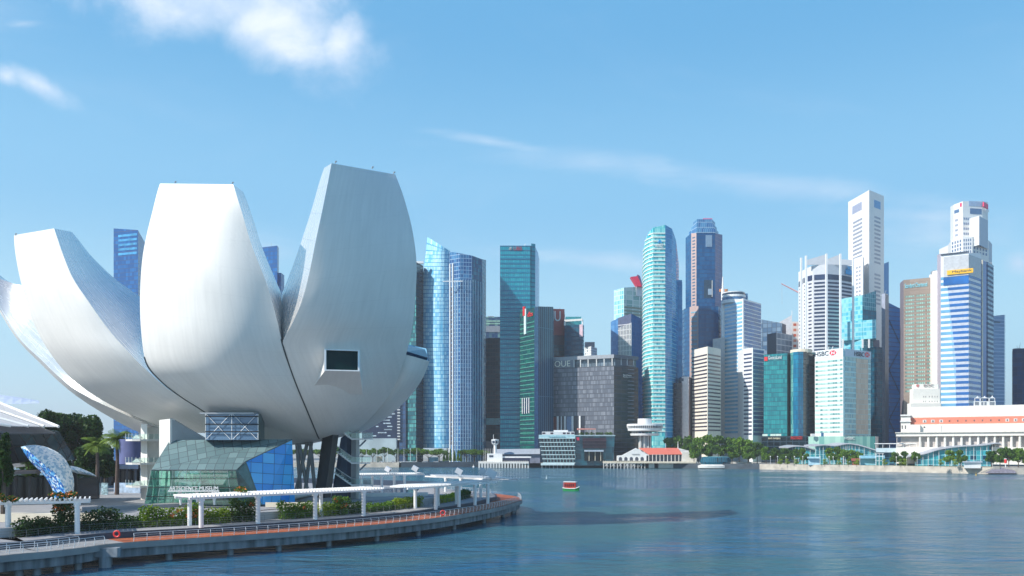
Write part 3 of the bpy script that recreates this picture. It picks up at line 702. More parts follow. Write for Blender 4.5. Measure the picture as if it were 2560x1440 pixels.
# deep blue towers behind the museum
CB = cw('deep_blue_wall', '#0d5596', '#1f74b8', '#0b3f74', 2.6, 4.2, .1, .16, spec=.5, prob=.66)
t, p = tower('glass_tower', 'deep blue glass tower rising between the left and middle petals', [(284, 860), (345, 850), (362, 885)], Z(573, 850), [CB, cw('navy_wall', '#0a2f66', '#12427f', '#3a6aa5', 9, 4.2, .03, .2)], tops=[Z(571, 860), Z(575, 850), Z(606, 885)])
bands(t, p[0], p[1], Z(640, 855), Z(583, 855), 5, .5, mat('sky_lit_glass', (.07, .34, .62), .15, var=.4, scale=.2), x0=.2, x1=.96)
t, p = tower('glass_tower', 'deep blue glass tower behind the gap right of the middle petal', [(640, 860), (693, 850), (697, 860)], Z(617, 855), [CB])
rbox(t, 'annex', CB, (P2(697, 862)), (8, 12), 2, Z(690, 862))
# low office blocks right of the museum, on the shore
t, p = tower('office_block', 'black office block with scattered pale window strips under the right petal', [(905, 760), (998, 752), (1003, 775)], Z(1000, 755), [mat('black_wall', (.012, .022, .06), .3, var=.3)])
random.seed(3)
for r in range(10):
    y = 1018+r*7.8
    for k in range(2):
        x = 925+random.random()*50; w = 6+random.random()*14
        a, b = onwall(p[0], p[1], x), onwall(p[0], p[1], min(x+w, 996)); part_slab('window_strip', mat('strip_window', (.45, .55, .62), .3), t, a, b, Z(y+2.5, 755), Z(y, 755), .2)
part_slab('podium', mat('pale_podium', (.3, .38, .42), .4, var=.3, scale=.05), t, onwall(p[0], p[1], 905), onwall(p[0], p[1], 995), 2, Z(1096, 755), 4)
TA = cw('sail_low', '#1e5a66', '#4f9a98', '#123846', 2.2, 3.6, .15, .2, prob=.5)
t, p = tower('glass_block', 'slim grey blue tower edged with small balconies beside the black office block', [(998, 742), (1015, 740)], Z(985, 740), [cw('grey_blue_wall', '#2c4668', '#39577c', '#223552', 3, 4)], back=20)
for i in range(16): rbox(t, 'balcony', WHITE2, P2(997, 741), (2.4, 2.4), Z(1100-i*7.4, 741), 1.1)
t, p = tower('residential_tower', 'dark teal residential tower half hidden behind the tall right petal', [(1005, 745), (1040, 735), (1058, 750)], Z(655, 735), [TA, cw('sail_dark', '#0b2436', '#15384a', '#0a1a28', 3, 3.6)])
rbox(t, 'roof_frame', WHITE, P2(1046, 742), (9, 3), Z(655, 735), 2)
# the curved twin residential towers
SA = cw('sail_front', '#58b0d6', '#bfe6f0', '#3a8cbc', 1.9, 3.4, .1, .18, spec=.5, prob=.42, big=.55)
SB = cw('sail_side', '#1b4f86', '#3f7fae', '#8aa9c4', 2.4, 3.4, .12, .16, spec=.5, prob=.6)
SC = cw('sail_right', '#174f7e', '#2c7f9b', '#10324f', 2.0, 3.4, .16, .1, prob=.55)
D0 = 745.2
prof = [(1120, 1058, 1128), (1050, 1057, 1128), (950, 1055, 1128), (860, 1049, 1128), (750, 1050, 1128), (650, 1062, 1127), (628, 1064.5, 1126), (592, 1068, 1068.5)]
t = thing('residential_tower', 'pale blue curved glass residential tower ending in a sharp slanted point', 'tower', (P2(1090, D0).x, D0, 2))
rows = []
for y, l, r in reversed(list(reversed(prof))):
    row = []
    for k in range(9):
        q = k/8; x = l+(r-l)*q; D = D0+10-16*math.sin(q*math.pi*.75)
        yy = y if y >= 628 else (592+(628-592)*(0 if r-l < 3 else q))
        row.append(W(x, yy, D))
    rows.append(row)
rows[-1] = [W(1068+(1126-1068)*k/8, 592+36*(k/8)**1.0, D0+10-16*math.sin(k/8*math.pi*.75)) for k in range(9)]
rows[-2] = [W(1064.5+(1126-1064.5)*k/8, 629, D0+10-16*math.sin(k/8*math.pi*.75)) for k in range(9)]
b = MB().grid(rows)
bk = [[p+Vector((0, 26, 0)) for p in (r[0], r[-1])] for r in rows]
b.grid([[bk_[0], r[0]] for bk_, r in zip(bk, rows)]); b.grid([[r[-1], bk_[1]] for bk_, r in zip(bk, rows)]); b.grid([[x[1], x[0]] for x in bk])
b.grid([rows[-1], [p+Vector((0, 26, 0)) for p in rows[-1]]])
b.build('facade', SA, t)
t, p = tower('residential_tower', 'darker curved residential tower with white vertical ribs joined to the pointed one', [(1124, 738.7), (1150, 732.2), (1180, 734.4), (1205, 745.2), (1215, 761.4)], 100, [SB, SB, SC, SC], tops=[Z(629, 738.7), Z(633, 732.2), Z(639, 734.4), Z(648, 745.2), Z(650, 761.4)], back=20)
for (xa, i) in ((1124, 0), (1131, 0)): a = onwall(p[0], p[1], xa); part_slab('vertical_fin', WHITE, t, a, a+Vector((.9, -.2)), 2, Z(660, 738.7), 1.2)
part_slab('fin_arm', WHITE, t, P2(1107, 730.1), P2(1157, 729), Z(704.5, 730.1), Z(702.5, 730.1), .5)
for k in range(12):
    x = 1138+k*6.2; s = 0 if x < 1150 else 1 if x < 1180 else 2; a = onwall(p[s], p[s+1], x); part_slab('vertical_fin', mat('pale_rib', (.32, .47, .58), .5), t, a, a+(p[s+1]-p[s]).normalized()*.6, 2, Z(700, 734.4), .5)
for k in range(34):
    a = onwall(p[0], p[1], 1126.5); b_ = onwall(p[0], p[1], 1130.5); z = Z(1110-k*11.6, 738.7); part_slab('ladder_pane', mat('ladder_dark', (.03, .05, .1), .3), t, a, b_, z, z+2.4, .6)
# low parts between
t, p = tower('office_tower', 'distant office tower with greenish glowing top floors between two blue towers', [(1200, 864), (1252, 864)], Z(792, 864), [cw('pale_office', '#22466f', '#7fa8a0', '#2c4a70', 3, 4)], back=20)
bands(t, p[0], p[1], Z(812, 864), Z(800, 864), 2, .6, mat('greenish_glass', (.3, .5, .4), .3, var=.4, scale=.3)); part_slab('louvres', GREYM, t, p[0], p[1], Z(830, 864), Z(815, 864), .4)
t, p = tower('office_tower', 'low dark green glass block at the foot of the tall teal tower', [(1212, 788.4), (1250, 786.2)], Z(845, 786.2), [cw('dark_green_wall', '#062a3c', '#0b3c4c', '#0a2233', 2.5, 4)], back=25)
rbox(t, 'sky_bridge', TEALGL, P2(1232, 781.9), (13, 3), Z(1062, 781.9), 6)
MB().box((P2(1260, 772.2).x, 769, 10), (34, 12, 22)).build('podium', mat('brown_podium', (.14, .12, .13), .6), t)
# tall teal tower
TE = cw('teal_wall', '#0d7f97', '#27a4b2', '#0b5f80', 1.9, 4.0, .14, .3, spec=.5, prob=.5, big=.7)
t, p = tower('glass_tower', 'tall rectangular teal glass tower with red lettering at the top', [(1250, 756), (1326, 756), (1328, 758.2), (1338, 760.3), (1345, 783)], Z(614, 756), [TE, DARKGL, TE, mat('teal_side_blue', (.03, .19, .42), .2)], back=26)
rbox(t, 'roof_plant', GREYM, P2(1290, 769), (22, 8), Z(614, 756), 1.5)
part_slab('corner_fin', TE, t, p[2], p[3], Z(640, 760.3), Z(610, 760.3), .2)
bands(t, p[0], p[1], Z(1040, 756), Z(640, 756), 34, .3, mat('teal_band', (.01, .17, .27), .25, var=.25, scale=.03, spec=.6), name='floor_band', out=.12)
lettering(t, 'UBS', p[0], p[1], 1284, 1305, 617, 626, mat('sign_dark_red', (.45, .02, .06), .5))
mbk = MB(); c0 = onwall(p[0], p[1], 1276)
for k in range(4):
    a = k*math.pi/4; dx, dz = math.cos(a)*1.7, math.sin(a)*1.7; zc = Z(621.5, 756); mbk.tube((c0.x-dx, c0.y-.5, zc-dz), (c0.x+dx, c0.y-.5, zc+dz), .2, n=4)
mbk.build('sign_emblem', STEEL, t)
# dark green tower with a white framed opening
G1 = cw('green_wall', '#0c4a50', '#1c7564', '#093542', 2.4, 4.2, .12, .35, prob=.6, big=.5)
G2 = cw('ribbed_wall', '#0b3450', '#114463', '#4c7f95', 2.6, 60, .2, .005, prob=.5)
da, dc = flat_top(725.8, 772, [777, 769])
t, p = tower('glass_tower', 'dark green glass tower with a red and white fin sign and white framed slots', [(1300, da+10), (1336, 725.8), (1346, 730.1), (1383, 745.2)], Z(767, 725.8), [G1, BLUEGL, G2], tops=[Z(775, da+10), Z(768, 725.8), Z(766, 730.1), Z(767, 745.2)], back=24)
bands(t, p[0], p[1], Z(1110, 729), Z(800, 729), 28, .14, mat('green_edge', (.09, .33, .27), .4), name='floor_band')
lettering(t, 'dbs', p[0], p[1], 1320, 1333, 779, 791, REDP)
a = onwall(p[0], p[1], 1313); part_slab('sign_fin', mat('fin_pale', (.6, .72, .7), .5), t, onwall(p[0], p[1], 1312), onwall(p[0], p[1], 1317), Z(832, 729), Z(768, 729), 1.0)
part_slab('fin_flame', REDP, t, onwall(p[0], p[1], 1310.5), onwall(p[0], p[1], 1314.5), Z(785, 729), Z(762, 729), 1.5)
for x in (1306, 1311.5, 1317, 1322.5): q = onwall(p[0], p[1], x); part_slab('white_slot_frame', WHITE, t, q, onwall(p[0], p[1], x+1.3), Z(1033, 729), Z(993, 729), .5)
part_slab('dark_opening', DARKGL, t, onwall(p[0], p[1], 1305), onwall(p[0], p[1], 1325), Z(1032, 729), Z(994, 729), .25)
# tower with the red panel
t, p = tower('office_tower', 'teal office tower carrying a big red panel with a white curved emblem', [(1383, 777.6), (1411, 779.8)], Z(776, 777.6), [cw('dull_red_wall', '#5a2230', '#6a2a38', '#3a1826', 4, 6)], back=22)
part_slab('red_panel', mat('red_panel', (.42, .06, .06), .5), t, p[0], p[1], Z(838, 777.6), Z(772, 777.6), .4)
part_slab('dark_panel', mat('dark_panel', (.05, .015, .04), .4), t, p[0], p[1], Z(862, 777.6), Z(838, 777.6), .45)
part_slab('lower_glass', cw('teal_low', '#0b4358', '#125a6c', '#0a3346', 3, 4), t, p[0], p[1], Z(890, 777.6), Z(862, 777.6), .4)
lettering(t, 'U', p[0], p[1], 1386, 1401, 778, 803, WHITE, out=.5)
t, p = tower('office_tower', 'blue green office tower with an open white roof frame beside the red panel', [(1411, 769), (1457, 762.5), (1460, 769)], Z(812, 764.6), [cw('teal_office', '#0c4560', '#135a73', '#0d3c58', 2.2, 4, .1, .25)], back=24)
zt = Z(800, 764.6)
for q in (p[0], p[1]): MB().tube((q.x, q.y, Z(812, 764.6)), (q.x, q.y, zt), .5, n=4).build('roof_column', WHITE, t)
part_slab('roof_frame', WHITE2, t, p[0], p[1], zt-1, zt+.8, 1); rbox(t, 'plant_room', TEALGL, P2(1433, 773.3), (14, 9), Z(812, 764.6), 8)
a = onwall(p[0], p[1], 1449); part_slab('side_sign', mat('side_sign_white', (.7, .5, .55), .5), t, a, p[1], Z(842, 764.6), Z(812, 764.6), .5)
t, p = tower('apartment_block', 'small pale apartment block far behind the grey office building', [(1461, 1058.4), (1478, 1047.6), (1492, 1063.8)], Z(866, 1047.6), [cw('pale_flats', '#6d7580', '#c2c4c4', '#d6d6d2', 3.5, 3.2, .4, .4), cw('pale_flats2', '#33405c', '#5b6a86', '#8492ac', 3.5, 3.2, .4, .4)], back=16)
rbox(t, 'roof_room', NAVY, P2(1474, 1056.2), (12, 9), Z(866, 1047.6), Z(858, 1047.6)-Z(866, 1047.6)+2)
# grey office building with the dark side
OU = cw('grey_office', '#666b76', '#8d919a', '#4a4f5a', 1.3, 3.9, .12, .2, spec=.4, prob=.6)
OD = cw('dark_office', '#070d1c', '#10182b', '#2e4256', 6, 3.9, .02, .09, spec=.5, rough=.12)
da, dc = flat_top(730.1, 886, [893.5, 889])
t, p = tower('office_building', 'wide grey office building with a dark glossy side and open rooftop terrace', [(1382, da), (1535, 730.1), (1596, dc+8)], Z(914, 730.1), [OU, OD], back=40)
part_slab('roof_slab', mat('grey_fascia', (.33, .35, .38), .5), t, p[0], p[1], Z(895, 730.1), Z(886, 730.1), .2, 9); part_slab('roof_slab', mat('dark_fascia', (.06, .08, .12), .4), t, p[1], p[2], Z(895, 730.1), Z(886, 730.1), .2, 9)
part_slab('sign_wall', mat('sign_fascia', (.2, .22, .25), .5), t, p[0], onwall(p[0], p[1], 1434), Z(914, 730.1), Z(895, 730.1), .1, 3)
part_slab('terrace_back', mat('terrace_glass', (.12, .16, .2), .2, var=.6, scale=.15), t, onwall(p[0], p[1], 1434), p[1], Z(914, 730.1), Z(895, 730.1), -3, 3.5)
for x in (1434, 1450, 1469, 1490, 1509, 1529): q = onwall(p[0], p[1], x); part_slab('terrace_column', WHITE2, t, q, q+Vector((.8, -.2)), Z(914, 730.1), Z(895, 730.1), .1)
part_slab('terrace_back', DARKGL, t, p[1], p[2], Z(914, 734.4), Z(895, 734.4), -3, 3.5)
for x in (1552, 1567, 1583): q = onwall(p[1], p[2], x); part_slab('terrace_column', GREYM, t, q, q+Vector((.7, .3)), Z(914, 739.8), Z(895, 739.8), .1)
lettering(t, 'OUE', p[0], p[1], 1387, 1426, 902, 917, mat('sign_cream', (.9, .85, .7), .4))
lettering(t, 'Bank of America', p[1], p[2], 1557, 1578, 936, 940, WHITE2); lettering(t, 'Merrill Lynch', p[1], p[2], 1557, 1574, 941, 945, WHITE2)
for k in range(16):
    z = Z(1060-k*9.6, 743); part_slab('balcony', mat('dim_balcony', (.13, .15, .19), .5), t, onwall(p[1], p[2], 1569), onwall(p[1], p[2], 1584), z, z+.8, .8)
part_slab('entrance_recess', mat('recess_dark', (.02, .025, .04), .3), t, p[0], onwall(p[0], p[1], 1462), 3, Z(1040, 745.2), .25)
part_slab('recess_panel', mat('recess_red', (.2, .03, .02), .5), t, p[0], onwall(p[0], p[1], 1393), 3, Z(1042, 745.2), .35)
for x, w in ((1395, 4.5), (1404, 2.2), (1413, 4), (1432, 4.5), (1450, 4)): q = onwall(p[0], p[1], x-w/2); q2 = onwall(p[0], p[1], x+w/2); part_slab('white_column', WHITE, t, q, q2, 3, Z(1040, 745.2), .9)
part_slab('recess_glass', BLUEGL, t, onwall(p[0], p[1], 1417), onwall(p[0], p[1], 1429), 3, Z(1041, 745.2), .4)
# tower with white mullion panel
t, p = tower('office_tower', 'blue office tower with a slanted roof and a middle face of white fins', [(1527, 831.6), (1545, 820.8), (1578, 810), (1608, 831.6)], 50, [cw('b12a', '#3f77ae', '#5b90c2', '#3567a0', 3, 4, .06, .1), mat('mullion_back', (.10, .12, .2), .3), cw('b12c', '#2468a4', '#3479b4', '#1f5f9a', 3, 4, .06, .12)], tops=[Z(805, 831.6), Z(795, 820.8), Z(784, 810), Z(799, 831.6)], back=22)
for k in range(9):
    x = 1547+k*3.7; a = onwall(p[1], p[2], x); part_slab('white_fin', WHITE2, t, a, a+Vector((.75, -.2)), 2, Z(793-(x-1547)*.3, 755), .7)
for k in range(20): z = Z(1060-k*13, 815.4); part_slab('floor_line', mat('fin_line', (.5, .5, .55), .5), t, p[1], p[2], z, z+.9, .3)
# white topped tower with red sail
t, p = tower('office_tower', 'pale green glass tower with a white crown and a red curved sail on its roof', [(1535, 918), (1560, 905), (1612, 918)], Z(722, 912.6), [cw('b13a', '#5fb6d6', '#a9dcea', '#cfe6ee', 3, 5, .2, .14), cw('b13b', '#86b8ae', '#cfe4d4', '#e2ece4', 9, 5, .14, .12)], tops=[Z(726, 918), Z(719, 905), Z(716, 918)], back=26)
q = [W(1577, 692, 909.4), W(1594, 690, 909.4), W(1605, 716, 909.4), W(1592, 716, 909.4)]; MB().hexa(q, [v+Vector((0, 8, 0)) for v in q]).build('roof_sail', mat('sail_red', (.7, .02, .08), .5), t)
q = [W(1594, 686, 908.3), W(1600, 690, 908.3), W(1608, 716, 908.3), W(1605, 716, 908.3)]; MB().hexa(q, [v+Vector((0, 8, 0)) for v in q]).build('sail_edge', mat('sail_purple', (.1, .05, .15), .5), t)
bands(t, p[1], p[2], Z(790, 909.4), Z(765, 909.4), 3, .5, mat('b13w', (.25, .3, .22), .4))
part_slab('crown_wall', WHITE, t, onwall(p[1], p[2], 1590), p[2], Z(740, 912.6), Z(712, 912.6), .5)
# round banded tower
def round_tower():
    t = thing('office_tower', 'tall turquoise round fronted office tower with white bands at every floor', 'tower', (P2(1650, 756).x, 705, 2))
    ch = [(1606.5, 779.8), (1608, 769), (1613, 759.2), (1621, 751.7), (1633, 745.2), (1663, 745.2), (1680, 753.8), (1690, 764.6), (1697, 779.8)]
    pts = [P2(*c) for c in ch]; cx, cy = P2(1650, 772.2)
    def lev(py):                         # the crown tapers towards the top
        if py > 720: return 1, 1
        k = (720-py)/150; return 1, 1
    g1 = cw('anz_glass', '#2aa3b4', '#9fe0dc', '#4cc2c8', 1.6, 4.2, .1, .14, spec=.5, prob=.45, big=.4); g2 = cw('anz_blue', '#1678b4', '#2a93c6', '#3c9bcf', 3, 4.2, .04, .1, spec=.6)
    ztop = [Z(y, D) for y, (x, D) in zip((668, 625, 600, 582, 569, 562, 572, 600, 660), ch)]
    back = [Vector((pts[-1].x-4, pts[-1].y+14)), Vector((pts[0].x+6, pts[0].y+14))]
    MB().prism(pts+back, 1, ztop+[ztop[-1], ztop[0]], [0]*5+[1]*5+[0], tmi=2).build('facade', [g1, g2, ROOF], t)
    n = 52; z0 = Z(1080, 756); z1 = Z(575, 745.2)
    for i in range(n):
        z = z0+(z1-z0)*i/n; mb = MB(); any_ = False
        for k in range(5):
            if z < min(ztop[k], ztop[k+1])-1: slab(mb, pts[k], pts[k+1], z, z+1.15, .5); any_ = True
        if any_: mb.build('floor_band', mat('band_white', (.66, .74, .7), .5, var=.05), t)
    for i in range(n):
        z = z0+(z1-z0)*i/n
        if z < Z(680, 756):
            mb = MB()
            for k in (5, 6): slab(mb, pts[k], pts[k+1], z, z+.45, .2)
            mb.build('floor_line', mat('line_blue', (.22, .5, .62), .5), t)
    lettering(t, 'ANZ', pts[4], pts[5], 1637, 1658, 610, 619, WHITE, out=.7)
    mb = MB(); c0 = onwall(pts[4], pts[5], 1649); zc = Z(604, 745.2)
    for dx, dz, r in ((0, .8, .9), (-1.1, -.6, .8), (1.1, -.6, .8)): mb.tube((c0.x+dx, c0.y-.8, zc+dz), (c0.x+dx, c0.y-.4, zc+dz), r, n=8)
    mb.build('sign_emblem', mat('emblem_blue', (.02, .35, .7), .4), t)
    MB().prism([P2(1688, 773.3), P2(1705, 773.3), P2(1706, 794.9), P2(1690, 794.9)], 2, Z(700, 773.3)).build('annex', cw('anz_annex', '#1a6ea6', '#2f8cbc', '#2a7bb0', 3, 4.2, .05, .1), t)
    part_slab('annex_edge', WHITE2, t, P2(1690, 772.2), P2(1691, 772.2), 2, Z(702, 772.2), .3)
round_tower()
# deep blue octagonal tower with pink granite strips
PINK = mat('pink_granite', (.50, .36, .33), .6, var=.08)
BW = cw('octagon_blue', '#0d4a7c', '#1c6496', '#0c3a66', 2.4, 4.1, .05, .14, spec=.55, prob=.6, big=.5)
t, p = tower('office_tower', 'tall deep blue octagonal tower with pink granite corner strips and stepped glass crown', [(1714, 837), (1728, 823), (1741, 817.6), (1788, 817.6), (1806, 831.6)], Z(590, 817.6), [BW, PINK, BW, cw('octagon_side', '#12407e', '#1c4d8c', '#0f356a', 3, 4.1, .05, .14)], tops=[Z(595, 837), Z(583, 823), Z(583, 817.6), Z(583, 817.6), Z(587, 831.6)], back=22)
for i in range(34):
    z = Z(860-i*8, 820.8)
    if z < Z(592, 820.8) : part_slab('strip_window', mat('strip_dark', (.08, .15, .25), .3), t, p[1].lerp(p[2], .25), p[1].lerp(p[2], .75), z, z+1.2, .2)
for x0, x1, y0, y1 in ((1722, 1796, 583, 573), (1728, 1792, 573, 562), (1733, 1788, 562, 549)):
    MB().prism([P2(x0, 831.6), P2((x0+x1)/2-18, 819.2), P2(x1-8, 819.2), P2(x1, 831.6), P2(x1-2, 844.6), P2(x0+4, 844.6)], Z(y0, 820.8), Z(y1, 820.8)).build('crown_step', cw('crown_glass', '#1d5e98', '#4586b4', '#9fb6c8', 2, 5, .12, .1), t)
rbox(t, 'roof_sign', mat('sign_pink', (.7, .12, .25), .5), P2(1769, 820.8), (9, .6), Z(549, 820.8), 1.2)
part_slab('recess', DARKGL, t, onwall(p[2], p[3], 1760), onwall(p[2], p[3], 1781), Z(745, 817.6), Z(700, 817.6), .1, 0)
part_slab('recess_light', mat('recess_glow', (.35, .45, .55), .4), t, onwall(p[2], p[3], 1770), onwall(p[2], p[3], 1779), Z(737, 817.6), Z(722, 817.6), .3)
part_slab('recess_edge', WHITE2, t, onwall(p[2], p[3], 1779.5), onwall(p[2], p[3], 1781), Z(742, 817.6), Z(701, 817.6), .5)
part_slab('upper_vent', mat('vent_grey', (.2, .3, .42), .5), t, onwall(p[2], p[3], 1764), onwall(p[2], p[3], 1780), Z(617, 817.6), Z(588, 817.6), .3)
q = [P2(1711, 829.4), P2(1724, 817.6), P2(1746, 812.2), P2(1796, 812.2), P2(1806, 826.2)]
MB().prism(q+[Vector((q[-1].x, q[-1].y+15)), Vector((q[0].x, q[0].y+15))], 2, Z(765, 812.2), [0, 1, 0, 0, 0, 0, 0]).build('base_block', [BW, PINK], t)
for i in range(28):
    z = Z(1090-i*11.4, 814.3); part_slab('strip_window', mat('strip_pale', (.25, .45, .55), .3), t, q[1].lerp(q[2], .15), q[1].lerp(q[2], .85), z, z+1.3, .2)
# white striped tower with drum top
SW = mat('stripe_white', (.76, .77, .78), .5, var=.05)
da, dc = flat_top(772.2, 746, [757, 759])
t, p = tower('office_tower', 'white office tower with sky blue window stripes, a round drum and a thin spire', [(1811, da), (1858, 772.2), (1903, dc)], Z(746, 772.2), [SW], back=30)
sky_b = mat('stripe_pale_blue', (.22, .48, .68), .15, var=.25, scale=.08); dark_b = mat('stripe_deep_blue', (.03, .15, .36), .15, var=.3, scale=.08)
bands(t, p[0], p[1], Z(1085, 777.6), Z(750, 772.2), 34, .52, sky_b, x0=.03, x1=.95); bands(t, p[1], p[2], Z(868, 777.6), Z(749, 772.2), 12, .74, dark_b, x0=.06, x1=.97)
ex = [P2(1858, 760.3), P2(1882, 749.5), P2(1912, 762.5)]
MB().prism(ex+[Vector((ex[2].x, 799)), Vector((ex[0].x, 799))], 2, Z(869, 749.5)).build('lower_wing', SW, t)
bands(t, ex[0], ex[1], Z(1090, 752.8), Z(880, 752.8), 21, .4, mat('wing_dark', (.05, .07, .14), .2), x0=.08, x1=.9); bands(t, ex[1], ex[2], Z(1090, 753.8), Z(873, 753.8), 21, .7, mat('wing_blue', (.06, .13, .3), .2), x0=.05, x1=.9)
for x in (1820, 1838): pass
MB().lathe((P2(1834, 793.8).x, 793.8, Z(760, 793.8)), [(11, 0), (11, 3), (10.4, 3), (10.4, 5.5), (11, 5.5), (11, 7.5), (10.2, 7.5), (10.2, 10.5), (9, 10.5), (0.1, 10.5)], 28).build('drum', WHITE, t)
MB().lathe((P2(1834, 793.8).x, 793.8, Z(760, 793.8)+7.6), [(10.7, 0), (10.7, 2)], 28).build('drum_window', DARKGL, t)
MB().lathe((P2(1834, 793.8).x, 793.8, Z(760, 793.8)+3.1), [(10.8, 0), (10.8, 2.2)], 28).build('drum_window', BLUEGL, t)
rbox(t, 'plant_room', BLUEGL, P2(1856, 799.2), (8, 8), Z(757, 793.8), Z(733, 793.8)-Z(757, 793.8))
q = P2(1807, 797); MB().tube((q.x, q.y, 2), (q.x, q.y, Z(722, 797)), 1.6, n=8).tube((q.x, q.y, Z(722, 797)), (q.x, q.y, Z(692, 797)), 1.0, .5, 8).build('spire', WHITE, t)
rbox(t, 'roof_sign', mat('sign_orange', (.75, .3, .12), .5), P2(1809, 800.3), (8, 1), Z(729, 799.2), 2.6)
MB().prism([P2(1782, 801.4), P2(1812, 786.2), P2(1812, 804.6), P2(1786, 820.8)], 2, Z(845, 793.8)).build('rear_wing', mat('warm_white', (.76, .71, .64), .7), t)
# cream striped tower
CRE = mat('cream_panel', (.76, .70, .60), .7, var=.06); DK = mat('stripe_dark', (.05, .045, .07), .25, var=.4, scale=.1)
da, dc = flat_top(734.4, 865, [870, 868])
t, p = tower('office_tower', 'cream office tower with dark horizontal window bands behind the waterfront trees', [(1730, da+14), (1769, 734.4), (1802, dc+10)], Z(866, 734.4), [CRE], back=22)
for (a, b_) in ((p[0], p[1]), (p[1], p[2])): bands(t, a, b_, Z(1080, 736.6), Z(882, 736.6), 21, .36, DK, x0=.03, x1=.97 if a is p[0] else .96)
# white and brown tower left of it
t, p = tower('office_tower', 'narrow white slab tower with a brown side left of the cream banded tower', [(1695, 775.4), (1704, 756), (1722, 756), (1732, 773.3)], Z(942, 756), [DARKGL, mat('slab_white', (.62, .6, .62), .7), mat('slab_brown', (.26, .19, .19), .7)], back=18)
part_slab('top_opening', NAVY, t, onwall(p[1], p[2], 1699), onwall(p[1], p[2], 1709), Z(953, 756), Z(946, 756), .2)
t, p = tower('office_tower', 'dark brown glass block between the round tower and the white slab tower', [(1684, 756), (1706, 751.7)], Z(957, 753.8), [cw('brown_glass', '#171a26', '#2c2a33', '#3a3440', 3, 4)], back=14)
# grey cluster
t, p = tower('office_tower', 'grey blue office tower top with dark fins right of the white striped tower', [(1895, 950.4), (1955, 937.4), (1965, 950.4)], Z(802, 939.6), [cw('gr1', '#4f6d8c', '#7f98ad', '#33485f', 5, 5, .14, .1), NAVY], tops=[Z(797, 950.4), Z(808, 937.4), Z(812, 950.4)])
t, p = tower('office_tower', 'office block with a grid of white framed windows and a blank dark side', [(1918, 866.2), (1941, 853.2), (1980, 872.6)], Z(833, 858.6), [NAVY, cw('gr2', '#5c6c80', '#78889a', '#a8b2bc', 7.5, 6, .08, .14)], back=20)
t, p = tower('office_tower', 'white tower rising to a slanted sail shaped tip behind the framed window block', [(1948, 977.4), (1980, 977.4)], 50, [mat('sail_white', (.74, .74, .76), .6)], tops=[Z(806, 977.4), Z(787, 977.4)], back=18)
q = P2(1980, 978.5); MB().tube((q.x, q.y, Z(787, 977.4)), (q.x, q.y, Z(776, 977.4)), .3, n=4).build('mast', WHITE, t)
t, p = tower('apartment_block', 'orange and white apartment tower squeezed beside the white ribbed tower', [(1980, 950.4), (1998, 950.4)], Z(804, 950.4), [cw('ora', '#c95a33', '#d98a6a', '#e8ded6', 5, 6, .3, .5)], back=15)
# construction crane
t = thing('tower_crane', 'thin red and white crane jib reaching out left of the white ribbed tower', 'crane', P2(1994, 842.4).to_3d()+Vector((0, 0, Z(740, 842.4))))
MB().tube(W(1953, 709, 853.2), W(2000, 733, 853.2), .55, .8, 4).build('jib', mat('crane_pink', (.72, .4, .42), .5), t); MB().tube(W(1998, 733, 853.2), W(1998, 800, 853.2), .8, n=4).build('mast', mat('crane_pink', (.72, .4, .42), .5), t); MB().tube(W(1955, 710, 853.2), W(1955, 760, 853.2), .12, n=4).build('cable', GREYM, t)
# white ribbed tower
RIB = mat('rib_white', (.8, .8, .8), .6, var=.04); RW = mat('rib_wall', (.62, .63, .66), .6, var=.05)
ch = [(1996, 833.8), (2008, 812.2), (2018, 803.5), (2032, 797), (2066, 792.7), (2101, 797), (2133, 807.8)]
t, p = tower('office_tower', 'white office tower with tall ribs and rows of dark window bands', ch, Z(672, 797), [RIB, RIB, RW, RW, RW, RW], tops=[Z(680, 833.8), Z(676, 812.2), Z(670, 803.5), Z(664, 797), Z(661, 792.7), Z(661, 797), Z(665, 807.8)], back=20)
for s in range(6):
    a, b_ = p[s], p[s+1]; zt = Z(706, 801.4)
    bands(t, a, b_, Z(882, 804.6), zt, 19, .5 if s > 2 else .34, mat('rib_dark', (.03, .045, .1), .25, var=.4, scale=.1), x0=.1 if s > 2 else .25, x1=.9 if s > 2 else .8)
    part_slab('terrace_band', mat('rib_dark', (.03, .045, .1), .25, var=.4, scale=.1), t, a.lerp(b_, .1), a.lerp(b_, .9), Z(703, 801.4), Z(690, 801.4), .3)
for i, (x, y) in enumerate(((2003, 645), (2015, 640), (2066, 635), (2101, 635), (2133, 648))):
    D = (760, 748, 733, 737, 747)[i]; a = P2(x-2, D-1); part_slab('rib', RIB, t, a, P2(x+2, D-1), Z(885, D), Z(y, D), .8, 1)
for s, (x0, x1, y0, y1, y2) in enumerate(((2017, 2064, 642, 636, 668), (2068, 2099, 640, 636, 668), (2103, 2131, 640, 650, 668))):
    D = 794.9; q = [W(x0, y2-6, D), W(x1, y2-6, D), W(x1, y1, D), W(x0, y0+8, D)]; MB().hexa(q, [v+Vector((0, 1.2, 0)) for v in q]).build('roof_screen', RW, t)
lz = Z(687, 803.5); MB().prism([P2(2114, 799.7), P2(2132, 805.1), P2(2132, 806.8), P2(2114, 801.4)], lz, Z(675, 803.5)).build('blue_sign', mat('sign_blue', (.03, .33, .65), .4), t)
MB().prism([P2(2119, 799.7), P2(2126, 802.4), P2(2126, 805.7), P2(2119, 801.4)], Z(675, 803.5), Z(668, 803.5)).build('blue_sign', mat('sign_blue', (.03, .33, .65), .4), t)
